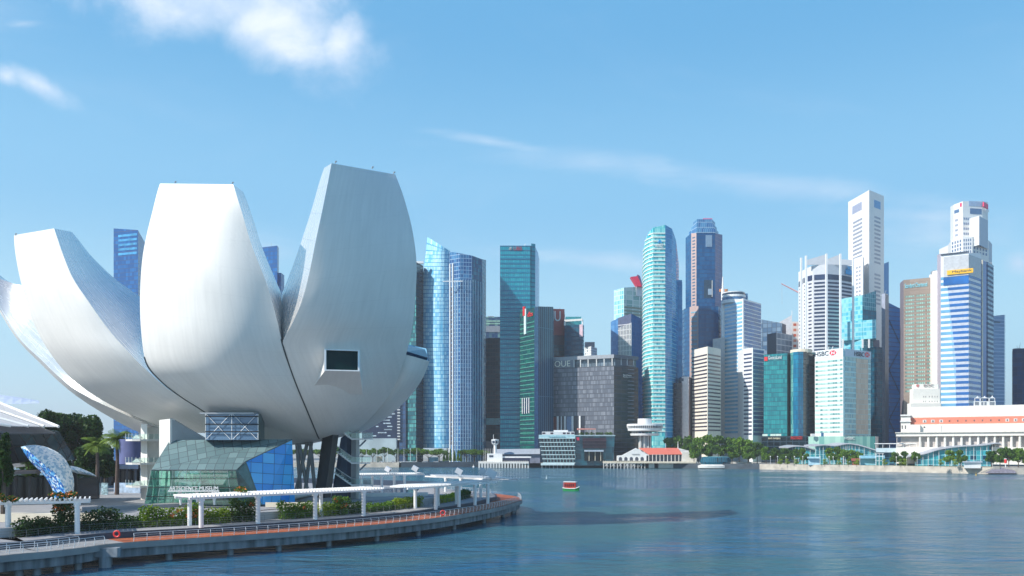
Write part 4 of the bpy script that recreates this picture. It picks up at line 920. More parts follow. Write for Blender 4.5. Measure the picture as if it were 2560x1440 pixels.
# tallest white tower
U1 = mat('tall_white', (.72, .71, .70), .6, var=.05); UW = mat('punched_window', (.28, .3, .37), .3)
t, p = tower('office_tower', 'tallest plain white tower with small punched windows and knife edged corner', [(2120.5, 906.1), (2173, 864), (2210, 884.5)], Z(475, 864), [U1], back=10, backs=[Vector((P2(2210, 884.5).x-15, 928.8))])
A, B, Cc = p
for r in range(20):
    y = 541+r*10.2 if r < 12 else 541+(r+2)*10.2
    for (a, b_, x0, x1) in ((A, B, .24, .68), (B, Cc, .35, .75)):
        z = Z(y+6, 874.8); part_slab('window_row', UW, t, a.lerp(b_, x0), a.lerp(b_, x1), z, z+2.0, .15)
for k in range(9): a = A.lerp(B, .22+k*.05); part_slab('louvre', mat('louvre_blue', (.1, .16, .35), .4), t, a, A.lerp(B, .245+k*.05), Z(529, 885.6), Z(509, 885.6), .2)
part_slab('louvre_panel', mat('louvre_panel', (.12, .3, .55), .4), t, B.lerp(Cc, .33), B.lerp(Cc, .75), Z(521, 874.8), Z(502, 874.8), .2)
q = [P2(2128, 870.5), P2(2157, 853.2), P2(2160, 864)]; MB().prism(q+[Vector((q[1].x-2, 896))], 2, Z(643, 858.6)).build('lower_block', RIB, t)
for r in range(9):
    for x in (.42, .66): z = Z(670+r*10, 858.6); part_slab('window', UW, t, q[0].lerp(q[1], x), q[0].lerp(q[1], x+.16), z, z+1.6, .15)
t, p = tower('glass_tower', 'thin navy blue tower edge showing right of the tallest white tower', [(2190, 993.6), (2222, 977.4)], 60, [mat('navy_glass', (.02, .07, .18), .2)], tops=[Z(668, 993.6), Z(654, 977.4)], back=20)
# stepped turquoise block
TQ = cw('turquoise_wall', '#4fb0c6', '#8fd2da', '#86c4d0', 2.4, 4, .1, .3, prob=.5)
t, p = tower('office_tower', 'turquoise glass block with a slanted top and an open floor of white columns', [(2103, 779.8), (2156, 762.5), (2190, 773.3)], 50, [TQ, cw('turq2', '#2a8aa0', '#59b0bd', '#9ccdd6', 3, 4, .1, .1)], tops=[Z(747, 779.8), Z(738, 762.5), Z(727, 773.3)], back=24)
part_slab('shaded_floor', cw('turq3', '#1a6c86', '#2a88a0', '#14566e', 4, 4), t, onwall(p[0], p[1], 2163) if False else p[1], p[2], Z(801, 766.8), Z(775, 766.8), .3)
MB().prism([P2(2104, 773.3), P2(2190, 756), P2(2191, 773.3), P2(2104, 788.4)], Z(848, 762.5), Z(801, 762.5), bottom=True).build('upper_block', TQ, t)
MB().prism([P2(2106, 781.9), P2(2198, 769), P2(2199, 786.2), P2(2106, 794.9)], 2, Z(850, 769)).build('column_floor', mat('open_floor', (.2, .17, .22), .6), t)
for x in (2107, 2132, 2156, 2172): a = P2(x-1.8, 760.3); part_slab('column', WHITE, t, a, P2(x+1.8, 760.3), Z(870, 760.3), Z(848, 760.3), 1)
MB().prism([P2(2160, 773.3), P2(2191, 756), P2(2206, 762.5), P2(2206, 779.8)], 2, Z(868, 760.3)).build('lower_block', cw('tq_dark', '#0a3e57', '#175a70', '#0c3347', 3, 4, .06, .2), t)
t = tower('wall_slab', 'tall grey slab with a navy edge right of the turquoise block', [(2204, 793.8), (2213, 791.6), (2222, 804.6)], Z(735, 793.8), [mat('slab_grey', (.33, .37, .47), .6), mat('slab_navy', (.02, .04, .12), .4)], back=20, cat='tower')[0]
# rounded green tower with red mark
GL = cw('guoco_wall', '#0e6c78', '#2d9a9c', '#0a4e60', 1.6, 3.9, .12, .12, spec=.5, prob=.5, big=.6)
chn = [(1909, 725.8), (1968, 717.1), (1975, 721.4), (1983, 711.7), (1995, 707.4), (2008, 708.5), (2022, 715), (2037, 730.1)]
GB = cw('guoco_blue', '#0f5a80', '#2288a8', '#0b4668', 1.8, 3.9, .1, .1, spec=.6, big=.7); GD = cw('guoco_dark', '#06222e', '#0a3644', '#041820', 1.8, 3.9, .1, .1, spec=.6)
t, p = tower('office_tower', 'dark teal glass tower with flat left face, rounded right side and small red mark', chn, Z(884, 717.1), [GL, BLACK, cw('guoco_lit', '#3c9aa0', '#8ccfc4', '#1a6a7c', 2, 3.9, .1, .1), GB, GB, GD, GD], tops=[Z(887, 725.8), Z(883, 717.1), Z(883, 721.4), Z(880, 711.7), Z(879, 707.4), Z(879, 708.5), Z(880, 715), Z(881, 730.1)], back=24)
lettering(t, 'GuocoLand', p[0], p[1], 1921, 1954, 889, 898, WHITE)
a = onwall(p[0], p[1], 1911); b_ = onwall(p[0], p[1], 1919); part_slab('sign_mark', REDP, t, a, b_, Z(902, 723.6), Z(892, 723.6), .6)
MB().lathe((P2(2003, 721.4).x, 721.4, Z(881, 712.8)), [(9, 0), (9, 3), (.1, 3)], 20).build('roof_ring', CREAM, t)
# white and pale glass bank tower
hb = cw('bank_side', '#5d98a6', '#a8c6bc', '#9fd0d4', 1.7, 4.3, .1, .3, prob=.5, big=.6)
t, p = tower('bank_tower', 'pale white and mint banded bank tower with black lettering and red emblem', [(2037.5, 712.8), (2108, 691.2), (2112, 692.3), (2177, 715)], Z(872, 691.2), [mat('mint_white', (.74, .80, .77), .5, var=.04), mat('corner_glass', (.3, .6, .66), .2), hb], back=20, base=2)
part_slab('sign_panel', mat('panel_white', (.74, .78, .8), .5, var=.03), t, p[0], p[1], Z(893, 702), Z(872, 696.6), .25); part_slab('sign_panel', mat('panel_blue', (.42, .56, .66), .5, var=.1), t, p[2], p[3], Z(893, 702), Z(873, 696.6), .25)
bands(t, p[0], p[1], Z(1085, 699.8), Z(897, 699.8), 17, .42, cw('mint_band', '#5f8f92', '#bfe0d8', '#9fd0cc', 2.3, 50, .12, .002, prob=.45), x0=.02, x1=.98)
INK = mat('sign_ink', (.03, .05, .08), .5)
lettering(t, 'HSBC', p[0], p[1], 2038, 2072, 879, 890, INK, out=.45); lettering(t, 'HSBC', p[2], p[3], 2135, 2159, 880, 891, INK, out=.45)
def hexmark(a, b, x0, x1, y0, y1):
    A = onwall(a, b, x0); B = onwall(a, b, x1); n = outn(a, b)*.5; D = (A.y+B.y)/2; z0, z1 = Z(y1, D), Z(y0, D); zm = (z0+z1)/2
    def pt(u, z, o=0): q = A.lerp(B, u)+n*(1+o); return Vector((q.x, q.y, z))
    mb = MB()
    for tri in (((0, zm), (.25, z0), (.25, z1)), ((1, zm), (.75, z1), (.75, z0)), ((.25, z1), (.5, zm), (.75, z1)), ((.25, z0), (.75, z0), (.5, zm))): mb.poly([pt(u, z, .2) for u, z in tri])
    mb.build('sign_emblem', mat('emblem_red', (.75, .05, .08), .5), t)
hexmark(p[0], p[1], 2074, 2092, 876, 888); hexmark(p[2], p[3], 2160, 2173, 881, 893)
part_slab('reflection_bay', cw('bay_wall', '#b3a894', '#c4bda9', '#9db0ae', 1.7, 4.3, .1, .1, prob=.5), t, onwall(p[2], p[3], 2140), onwall(p[2], p[3], 2170), Z(1085, 707.4), Z(897, 704.2), .12)
for x in (2073, 2083): q = onwall(p[0], p[1], x); MB().tube((q.x, q.y+3, Z(872, 696.6)), (q.x+1, q.y+3, Z(864, 696.6)), .2, n=4).build('mast', WHITE, t)
# glass podium in front of it
t, p = tower('podium_building', 'low pale green glass podium below the bank tower', [(2021, 671.8), (2110, 658.8), (2188, 661), (2196, 675)], Z(1091, 664.2), [cw('pod_a', '#6fa7a0', '#a9d0c2', '#8fc0b4', 4, 30, .06, .01, prob=.4), cw('pod_b', '#3f8a8c', '#8fc2b8', '#5a9fa0', 3, 30, .08, .01), GREYM], back=16)
lettering(t, 'HSBC', p[1], p[2], 2093+18, 2136, 1092, 1099, WHITE)
rbox(t, 'roof_sign', BLUEGL, P2(2056, 667.4), (2, .5), Z(1091, 664.2), 3); rbox(t, 'roof_sign', WHITE, P2(2032, 667.4), (3, 2), Z(1091, 664.2), 2.2)
t, p = tower('podium_building', 'low dark restaurant building with small lit green and red signs', [(1903, 707.4), (2021, 691.2)], Z(1090, 699.8), [cw('dark_shops', '#08131c', '#0f222c', '#123040', 5, 4)], back=12)
lettering(t, 'BNP PARIBAS', p[0], p[1], 1921, 1951, 1094, 1098, mat('sign_lit_cream', (.8, .72, .5), .5)); lettering(t, 'SPAGO DAZZLE', p[0], p[1], 1977, 2006, 1091, 1098, REDP)
for x in (1906, 1926, 1940): part_slab('roof_panel', mat('panel_mint', (.55, .68, .62), .5), t, onwall(p[0], p[1], x), onwall(p[0], p[1], x+13), Z(1090, 702), Z(1085, 702), .2)
# blue tower with diagonal braces
BX = cw('brace_wall', '#1c5fa6', '#3f88c4', '#154a86', 20, 4.2, .004, .22, prob=.5, big=.8)
t, p = tower('glass_tower', 'blue banded glass tower with crossing diagonal braces and slanted top', [(2216, 831.6), (2222, 815.4), (2252, 823)], 50, [DARKGL, BX], tops=[Z(752, 831.6), Z(757, 815.4), Z(772, 823)], back=20)
for (xa, ya, xb, yb) in ((2222, 800, 2250, 860), (2250, 872, 2222, 925), (2222, 925, 2250, 985), (2250, 995, 2222, 1050), (2222, 1050, 2248, 1105)):
    a = onwall(p[1], p[2], xa); b_ = onwall(p[1], p[2], xb); MB().tube((a.x, a.y-.5, Z(ya, a.y)), (b_.x, b_.y-.5, Z(yb, b_.y)), .35, n=4).build('brace', NAVY, t)
# brown tower
BR = cw('brown_wall', '#9a8a7e', '#8c7d72', '#776a60', 8, 3.6, .02, .08, prob=.5); BRW = cw('brown_window', '#5a8a86', '#9cc8bc', '#5b4238', 1.5, 50, .3, .002, prob=.4)
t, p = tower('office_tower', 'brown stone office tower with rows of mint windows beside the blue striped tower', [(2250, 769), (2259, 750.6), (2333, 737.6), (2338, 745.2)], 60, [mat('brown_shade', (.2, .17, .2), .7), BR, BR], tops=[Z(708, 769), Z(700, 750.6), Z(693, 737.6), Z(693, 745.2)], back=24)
for k in range(26):
    z = Z(742+k*9.5, 745.2)
    for x0, x1 in ((.05, .36), (.42, .72), (.78, .97)): part_slab('window_row', BRW, t, p[1].lerp(p[2], x0), p[1].lerp(p[2], x1), z, z+1.5, .12)
lettering(t, 'Standard Chartered', p[1], p[2], 2262, 2318, 707, 718, mat('sign_sky', (.25, .68, .8), .4))
t, p = tower('wall_slab', 'plain white slab between the brown tower and the blue striped tower', [(2331, 725.8), (2346, 721.4)], Z(677, 723.6), [mat('warm_white2', (.78, .73, .68), .7)], back=20, cat='tower')
# blue striped bank tower
MBW = mat('stripe_wall', (.74, .75, .78), .5, var=.05)
t, p = tower('bank_tower', 'white and blue striped bank tower with flared grey top and yellow sign', [(2343, 721.4), (2352, 702), (2422, 691.2), (2452, 707.4)], Z(636, 702), [mat('lift_strip', (.5, .45, .52), .6), MBW, MBW], back=24, tops=[Z(637, 721.4), Z(634, 702), Z(633, 691.2), Z(632, 707.4)])
L0, L1, L2, L3 = p
mid = mat('stripe_mid_blue', (.02, .13, .4), .15, var=.25, scale=.1); lit = mat('stripe_lit_blue', (.16, .4, .62), .2, var=.2, scale=.1)  # lit and shaded tones of the window stripes, put into the colour
n = 24; zb0, zb1 = Z(1017, 707.4), Z(690, 707.4)
for i in range(n):
    q = (i+.5)/n; z = zb0+(zb1-zb0)*i/n; hh = (zb1-zb0)/n*.5; y = HY-(z-CH)*F/707.4
    xs = 2390-22*max(0, q-.35)/.65*1.1 if q > .35 else 2390; xe = 2425+12*max(0, q-.35)/.65*1.3 if q > .35 else 2424
    xe = min(xe, 2440)
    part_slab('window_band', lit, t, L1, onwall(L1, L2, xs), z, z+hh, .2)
    e2 = min(xe, 2421.5); part_slab('window_band', mid, t, onwall(L1, L2, xs), onwall(L1, L2, e2), z, z+hh, .25)
    part_slab('window_band', mid, t, L2, L3, z, z+hh, .25)
def wp(x, y, o): q = onwall(L1, L2, x); n_ = outn(L1, L2)*o; return Vector((q.x+n_.x, q.y+n_.y, Z(y, q.y)))
MB().hexa([wp(2392, 1017, .13), wp(2421.5, 1017, .13), wp(2421.5, 692, .13), wp(2366, 692, .13)], [wp(2392, 1017, -.3), wp(2421.5, 1017, -.3), wp(2421.5, 692, -.3), wp(2366, 692, -.3)]).build('shaded_facet', mat('facet_shade', (.50, .53, .6), .5), t)  # grey laid over the white stripes as the middle facet's shade
# shaded right flank
q4 = [W(2424, 1015, 696.6), W(2452, 1015, 708.5), W(2452, 633, 708.5), W(2447, 633, 704.2)]
part_slab('crown', mat('crown_grey', (.48, .5, .53), .5), t, L1.lerp(L2, .1), L2, Z(691, 696.6), Z(640, 696.6), .6); part_slab('crown', mat('crown_grey', (.48, .5, .53), .5), t, L2, L3, Z(691, 696.6), Z(640, 696.6), .3)
part_slab('crown_band', mid, t, L1.lerp(L2, .1), L2, Z(712, 696.6), Z(692, 696.6), .5)
part_slab('roof_edge', NAVY, t, L1, L2, Z(635, 696.6), Z(632, 696.6), 1); 
sg = MB(); a = onwall(L1, L2, 2368); b_ = L2+Vector((0, 0)); e_ = a+(L2-a)*(2433-2368)/(2422-2368)
slab(sg, a, e_, Z(685, 694.4), Z(674, 694.4), 1.6); so = sg.build('yellow_sign', mat('sign_yellow', (.85, .47, .02), .5, var=.02), t)
n3 = outn(a, e_); A3 = a.lerp(e_, .2); B3 = a.lerp(e_, .95); letter3(so, 'Maybank', Vector((A3.x, A3.y, Z(683, 694.4))), Vector((B3.x, B3.y, Z(683, 694.4))), 2.4, Vector((n3.x, n3.y, 0)), INK, 1.65, depth=.15)
t, p = tower('wall_slab', 'narrow blue shaded tower flank with a white edge line right of the yellow sign tower', [(2424, 717.1), (2456, 721.4), (2466, 730.1)], 50, [cw('flank', '#0f4aa2', '#1a57ad', '#4a5f9a', 40, 8.6, .002, .5), mat('flank_edge', (.2, .28, .5), .5)], tops=[Z(690, 717.1), Z(650, 721.4), Z(655, 730.1)], back=12, cat='tower')
part_slab('edge_line', CREAM, t, P2(2454, 720.4), P2(2457, 720.4), 3, Z(650, 720.4), .4)
# octagonal white tower far right
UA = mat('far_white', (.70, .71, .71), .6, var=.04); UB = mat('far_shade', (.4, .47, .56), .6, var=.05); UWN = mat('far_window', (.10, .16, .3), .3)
t, p = tower('office_tower', 'very tall white stepped octagonal tower with red emblem behind the striped tower', [(2376, 880), (2384, 866), (2407, 856), (2456, 860), (2470, 876)], Z(506, 860), [UA], back=26, tops=[Z(517, 880), Z(512, 866), Z(503, 856), Z(503, 860), Z(506, 876)])
for k in range(7):
    z = Z(555+k*12.4, 865); 
    for a, b_, x0 in ((p[1], p[2], .2), (p[2], p[3], .04), (p[3], p[4], .1)):
        m_ = 3 if a is not p[2] else 4
        for j in range(m_): part_slab('window', UWN, t, a.lerp(b_, x0+j*.1), a.lerp(b_, x0+j*.1+.05), z, z+2.3, .2)
part_slab('top_opening', mat('open_blue', (.08, .16, .3), .4), t, onwall(p[2], p[3], 2425), onwall(p[2], p[3], 2454), Z(535, 858), Z(521, 858), .2)
part_slab('top_opening', mat('open_blue', (.08, .16, .3), .4), t, onwall(p[1], p[2], 2386), onwall(p[1], p[2], 2398), Z(532, 862), Z(524, 862), .2)
part_slab('top_band', mat('top_band_blue', (.3, .4, .55), .4), t, p[2].lerp(p[3], .3), p[3], Z(515, 858), Z(503, 858), .3)
part_slab('red_emblem', mat('emblem_crimson', (.75, .02, .12), .5), t, P2(2457, 858), P2(2468, 868), Z(519, 862), Z(508, 862), 1); part_slab('red_emblem', mat('emblem_crimson', (.75, .02, .12), .5), t, onwall(p[1], p[2], 2400.5), onwall(p[1], p[2], 2404.5), Z(518, 860), Z(509, 860), .4)
letter3(t, 'UOB', Vector((P2(2456, 858).x, 857, Z(528, 860))), Vector((P2(2468, 868).x, 866, Z(528, 860))), 2.4, Vector((.3, -.95, 0)), WHITE, 1)
s2_ = [(2370, 872), (2378, 852), (2407, 838), (2431, 836), (2472, 852), (2480, 866)]
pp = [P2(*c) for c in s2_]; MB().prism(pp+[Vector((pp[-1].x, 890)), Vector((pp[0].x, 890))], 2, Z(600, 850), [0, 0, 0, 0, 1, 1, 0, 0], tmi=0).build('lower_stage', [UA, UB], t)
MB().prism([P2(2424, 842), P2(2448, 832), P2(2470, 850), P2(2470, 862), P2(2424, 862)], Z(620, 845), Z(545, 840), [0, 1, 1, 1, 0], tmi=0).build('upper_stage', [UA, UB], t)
gw = cw('far_win_wall', '#c4c8cc', '#b8bec4', '#1f3c66', 1, 1)
for k in range(4):
    z = Z(603+k*9.6, 845)
    for a, b_, m_ in ((pp[1], pp[2], 4), (pp[2], pp[3], 4), (pp[3], pp[4], 5)):
        for j in range(m_): part_slab('window', UWN, t, a.lerp(b_, .08+j*.9/m_), a.lerp(b_, .08+j*.9/m_+.4/m_), z-2, z+.4, .2)
t2, p = tower('office_tower', 'shaded blue right flank of windows below the very tall octagonal tower', [(2448, 800), (2470, 806), (2484, 822)], Z(655, 806), [cw('flank_win', '#33507c', '#44618c', '#1c3560', 3.2, 4.6, .45, .5), cw('flank_teal', '#4b86a8', '#5f9ab8', '#27496e', 4, 4.6, .3, .5)], back=20)
t, p = tower('office_tower', 'grey blue far tower with fine horizontal lines at the right', [(2478, 900), (2511, 905), (2513, 915)], 50, [cw('far_grey', '#5c7ea8', '#6a8cb4', '#8ba6c4', 60, 3.8, .002, .3)], tops=[Z(790, 900), Z(787, 905), Z(787, 915)], back=20)
part_slab('dark_sign', NAVY, t, onwall(p[0], p[1], 2485), onwall(p[0], p[1], 2500), Z(806, 900), Z(803, 900), .3)
t, p = tower('office_tower', 'dark navy tower cut by the right edge of the picture', [(2531, 760), (2575, 748)], Z(870, 750), [cw('dark_edge', '#15335c', '#1c4370', '#122c50', 4, 4, .06, .1)], back=30)
# ------------------------------------------------------------------ trees
def leaf_mat(name, dark, light, sub=.0):
    m = bpy.data.materials.new(name); m.use_nodes = True; nt = m.node_tree; N = nt.nodes; L = nt.links; b = N['Principled BSDF']
    tc = N.new('ShaderNodeTexCoord'); n = N.new('ShaderNodeTexNoise'); n.inputs['Scale'].default_value = .55; n.inputs['Detail'].default_value = 3; L.new(tc.outputs['Object'], n.inputs['Vector'])
    oi = N.new('ShaderNodeObjectInfo'); ad = N.new('ShaderNodeMath'); ad.operation = 'MULTIPLY_ADD'; ad.inputs[1].default_value = .35; L.new(oi.outputs['Random'], ad.inputs[0]); L.new(n.outputs['Fac'], ad.inputs[2])
    mr = N.new('ShaderNodeMapRange'); mr.inputs['From Min'].default_value = .4; mr.inputs['From Max'].default_value = .9; L.new(ad.outputs[0], mr.inputs['Value'])
    mx = N.new('ShaderNodeMix'); mx.data_type = 'RGBA'; mx.inputs['A'].default_value = lin(dark); mx.inputs['B'].default_value = lin(light); L.new(mr.outputs[0], mx.inputs['Factor'])
    L.new(mx.outputs['Result'], b.inputs['Base Color']); b.inputs['Roughness'].default_value = .6; b.inputs['Specular IOR Level'].default_value = .25
    tr = N.new('ShaderNodeBsdfTranslucent'); L.new(mx.outputs['Result'], tr.inputs[0]); ms = N.new('ShaderNodeMixShader'); ms.inputs[0].default_value = .25
    L.new(b.outputs[0], ms.inputs[1]); L.new(tr.outputs[0], ms.inputs[2]); L.new(ms.outputs[0], N['Material Output'].inputs[0]); return m
LEAF = leaf_mat('leaves', (.025, .08, .01), (.15, .28, .025)); LEAFD = leaf_mat('leaves_dark', (.012, .04, .01), (.06, .13, .02)); LEAFY = leaf_mat('leaves_yellow', (.08, .18, .01), (.34, .42, .03))
BARK = mat('bark', (.09, .07, .055), .9, var=.3, scale=2)
def leaf_quads(mb, c, r, n, s, rng, mi=0):
    for _ in range(n):
        d = Vector((rng.gauss(0, 1), rng.gauss(0, 1), rng.gauss(0, 1))).normalized()*(rng.random()**.35)
        p = c+Vector((d.x*r[0], d.y*r[1], d.z*r[2])); a = Vector((rng.uniform(-1, 1), rng.uniform(-1, 1), rng.uniform(-.6, .6))).normalized()
        b = a.cross(Vector((rng.uniform(-1, 1), rng.uniform(-1, 1), rng.uniform(-1, 1)))).normalized(); q = s*rng.uniform(.6, 1.3)
        mb.poly([p-a*q-b*q*.6, p+a*q-b*q*.6, p+a*q*.7+b*q*.7, p-a*q*.7+b*q*.7], [(0, 0)]*4, mi)
def make_tree(label, h, w, kind, seed, leafs=900, ls=.45, m=None, name='tree'):
    rng = random.Random(seed); t = thing(name, label, 'tree', (0, 0, 0))
    tb = MB(); hb = h*(.38 if kind != 'cone' else .15); tb.tube((0, 0, -.2), (0, 0, hb), h*.03, h*.02, 7)
    cl = []
    if kind == 'umbrella':
        for i in range(11):
            a = i*2.4+rng.random(); rr = w/2*math.sqrt((i+.5)/11); cl.append((Vector((rr*math.cos(a), rr*math.sin(a), h*(.84-.16*(rr/(w/2))**2+rng.uniform(-.05, .05)))), (w*.17, w*.17, h*.13)))
    elif kind == 'cone':
        for i in range(7):
            z = h*(.2+.11*i); cl.append((Vector((rng.uniform(-.2, .2), rng.uniform(-.2, .2), z)), (w*.5*(1-i/8), w*.5*(1-i/8), h*.09)))
    else:
        for i in range(15):
            a = i*2.4+rng.random(); zz = rng.uniform(0, 1); rr = w*.33*math.sqrt(rng.random())*(1.15-.6*zz); cl.append((Vector((rr*math.cos(a), rr*math.sin(a), h*(.36+.5*zz))), (w*rng.uniform(.15, .22),)*2+(h*rng.uniform(.1, .15),)))
    for c, r in cl:
        if rng.random() < .75: tb.tube((0, 0, hb*.9), c*1.0, h*.012, h*.004, 5, caps=False)
    tb.build('trunk', BARK, t)
    lb = MB()
    for c, r in cl: leaf_quads(lb, c, r, leafs//len(cl), ls, rng)
    lb.build('crown', m or LEAF, t); return t
TREES = {}
def place_tree(kind, px, D, ytop, wpx, label, group, ground=2.6, m=None, seedn=3, leafs=1600, ls=.4, z0=None):
    key = (kind, m.name if m else '', random.randrange(seedn)); h = 10.0; w = 10.0
    zz = Z(ytop, D)-ground; ww = wpx/F*D
    if key not in TREES:
        t = make_tree(label, h, w, kind, hash(key[2]*7+len(kind)), leafs, ls, m); TREES[key] = t; used = True
    else: t = copy_tree(TREES[key])
    t.location = (P2(px, D).x, D, ground); t.scale = (ww/w, ww/w, zz/h); t.rotation_euler = (0, 0, random.uniform(0, 6.28)); t['label'] = label
    if group: t['group'] = group
    return t
random.seed(11)
gl = 'umbrella trees along the far left shore'; base_l = 'broad green umbrella crowned tree in the row on the far left shore'
xs = [748, 775, 800, 838, 905, 932, 962, 990, 1016, 1044, 1072, 1098, 1166, 1186, 1205]
for i, x in enumerate(xs): place_tree('umbrella', x, 722-(i % 3)*3, 1119+random.uniform(-2, 4), random.uniform(34, 48), base_l, gl)
gl = 'slim conical trees on the far left shore'
for x, y in ((1110, 1128), (1118, 1118), (1126, 1120), (1136, 1124), (1145, 1122), (1152, 1130)): place_tree('cone', x, 712, y, 9, 'slim upright conical tree between the umbrella trees of the far shore', gl, seedn=2)
gl = 'big round trees behind the red roofed pier hall'; lb = 'large dense green tree in the grove right of the red roofed pier hall'
for x, y, w, D in ((1672, 1086, 36, 690), (1694, 1083, 40, 688), (1722, 1080, 42, 684), (1745, 1085, 44, 672), (1770, 1078, 46, 680), (1796, 1080, 48, 672), (1822, 1084, 48, 672), (1848, 1086, 46, 668), (1872, 1092, 44, 664), (1893, 1098, 42, 660), (1735, 1100, 36, 662), (1780, 1104, 38, 660), (1830, 1106, 40, 658), (1870, 1110, 38, 655)): place_tree('round', x, D, y, w, lb, gl)
gl = 'trees on the waterfront lawn'; lb = 'round green tree on the waterfront lawn in front of the pale low buildings'
for x, y, w, D in ((1915, 1112, 36, 640), (1940, 1114, 34, 636), (1962, 1115, 34, 630), (1985, 1116, 34, 626), (2008, 1116, 30, 620), (2074, 1114, 32, 610), (2090, 1112, 34, 606), (2110, 1118, 34, 600), (2130, 1120, 30, 598), (2148, 1124, 28, 596)): place_tree('round', x, D, y, w, lb, gl)
gl = 'trees before the glass pavilion'; lb = 'leafy tree standing before the curved glass pavilion at right'
for x, y, w, D in ((2236, 1126, 26, 578), (2258, 1124, 30, 576), (2290, 1124, 28, 570), (2374, 1120, 34, 556), (2402, 1120, 32, 552)): place_tree('round', x, D, y, w, lb, gl)
gl = 'trees in front of the long white hotel'; lb = 'full green tree in front of the long white hotel near the right edge'
for x, y, w, D in ((2478, 1122, 34, 540), (2500, 1116, 38, 538), (2522, 1111, 42, 536), (2546, 1114, 40, 534), (2566, 1126, 34, 532)): place_tree('round', x, D, y, w, lb, gl)
gl = 'low bushes on the lawn'; lb = 'low rounded yellow green bush on the waterfront lawn'
for x in (1950, 1968, 1990, 2062, 2098, 2122, 2142, 2252, 2262, 2352, 2388, 2212): place_tree('round', x, P2(x, 600).y-30-(x-1950)*.09, 1145, 17, lb, gl, m=LEAFY, seedn=1, leafs=400)
# ------------------------------------------------------------------ long white hotel
HS = mat('hotel_stone', (.76, .73, .66), .7, var=.05)
t = thing('hotel', 'long white colonnaded hotel with a red tiled roof band at the right', 'building', (P2(2420, 590).x, 590, 2.6))
def HP(px): return P2(px, 600-(px-2240)*.12)
def hz(y, px=2400): return Z(y, HP(px).y)
a, b_ = HP(2240), HP(2600)
def hprism(x0, x1, y0, y1, name, m, inn=0.0, depth=30, px=2400):
    p0, p1 = HP(x0), HP(x1); n = outn(p0, p1); mb = MB(); p0 = p0-n*inn; p1 = p1-n*inn
    mb.prism([p0, p1, p1*(1+depth/p1.y), p0*(1+depth/p0.y)], hz(y0), hz(y1)); return mb.build(name, m, t)
hprism(2240, 2600, 1160, 1118, 'plinth', HS)
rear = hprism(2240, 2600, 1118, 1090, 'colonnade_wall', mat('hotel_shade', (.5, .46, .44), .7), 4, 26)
hprism(2240, 2600, 1090, 1081, 'entablature', HS, 0)
hprism(2238, 2600, 1081.5, 1079.5, 'cornice', mat('hotel_cornice', (.6, .57, .52), .7), -1, 30)
hprism(2300, 2600, 1079.5, 1059.5, 'upper_wall', HS, 3, 24)
hprism(2272, 2600, 1059.5, 1042, 'tiled_roof', mat('tile_red', (.72, .23, .15), .7, var=.12, scale=1.5), 4.5, 22)
hprism(2272, 2600, 1042, 1014, 'attic', HS, 7, 20)
hprism(2252, 2268+8, 1079, 1040, 'corner_tower', HS, 1, 9); hprism(2250, 2278, 1053, 1050, 'ledge', WHITE2, 0, 11); hprism(2251, 2277, 1038, 1034, 'ledge', WHITE2, 0, 11)
hprism(2274, 2300, 1079, 1060, 'corner_block', HS, 0, 9)
for i in range(17):
    x = 2298+i*20.8; p0, p1 = HP(x), HP(x+4.2); n = outn(p0, p1); mb = MB(); mb.tube(((p0-n*.9+(p1-p0)*.5).x, (p0-n*.9+(p1-p0)*.5).y, hz(1118)), ((p0-n*.9+(p1-p0)*.5).x, (p0-n*.9+(p1-p0)*.5).y, hz(1090)), .85, .75, 10); mb.build('column', HS, t)
    part_slab('window', mat('hotel_window', (.2, .22, .25), .2), t, HP(x+7)-outn(a, b_)*3.9, HP(x+14)-outn(a, b_)*3.9, hz(1112), hz(1096), .15)
for i in range(13):
    x = 2306+i*20.8; n = outn(a, b_)
    part_slab('dormer', WHITE2, t, HP(x)-n*4.4, HP(x+9)-n*4.4, hz(1055), hz(1048), .5); part_slab('dormer_window', mat('hotel_dark', (.12, .11, .12), .4), t, HP(x+3)-n*4, HP(x+6)-n*4, hz(1053.5), hz(1049.5), .4)
    part_slab('window', mat('hotel_dark', (.12, .11, .12), .4), t, HP(x+2)-n*3, HP(x+6.5)-n*3, hz(1069), hz(1065), .12); part_slab('window', mat('hotel_dark2', (.35, .33, .32), .4), t, HP(x)-n*7, HP(x+9)-n*7, hz(1041), hz(1038.5), .12)
for x in (2254, 2262): part_slab('window', mat('hotel_dark', (.12, .11, .12), .4), t, HP(x)-outn(a, b_)*1, HP(x+2.5)-outn(a, b_)*1, hz(1071), hz(1062), .12)
part_slab('window', NAVY, t, HP(2243), HP(2252), hz(1106), hz(1092), .12)
q = HP(2349)-outn(a, b_)*1; MB().tube((q.x, q.y, hz(1080)), (q.x, q.y, hz(1058)), .15, n=5).build('flagpole', WHITE, t)
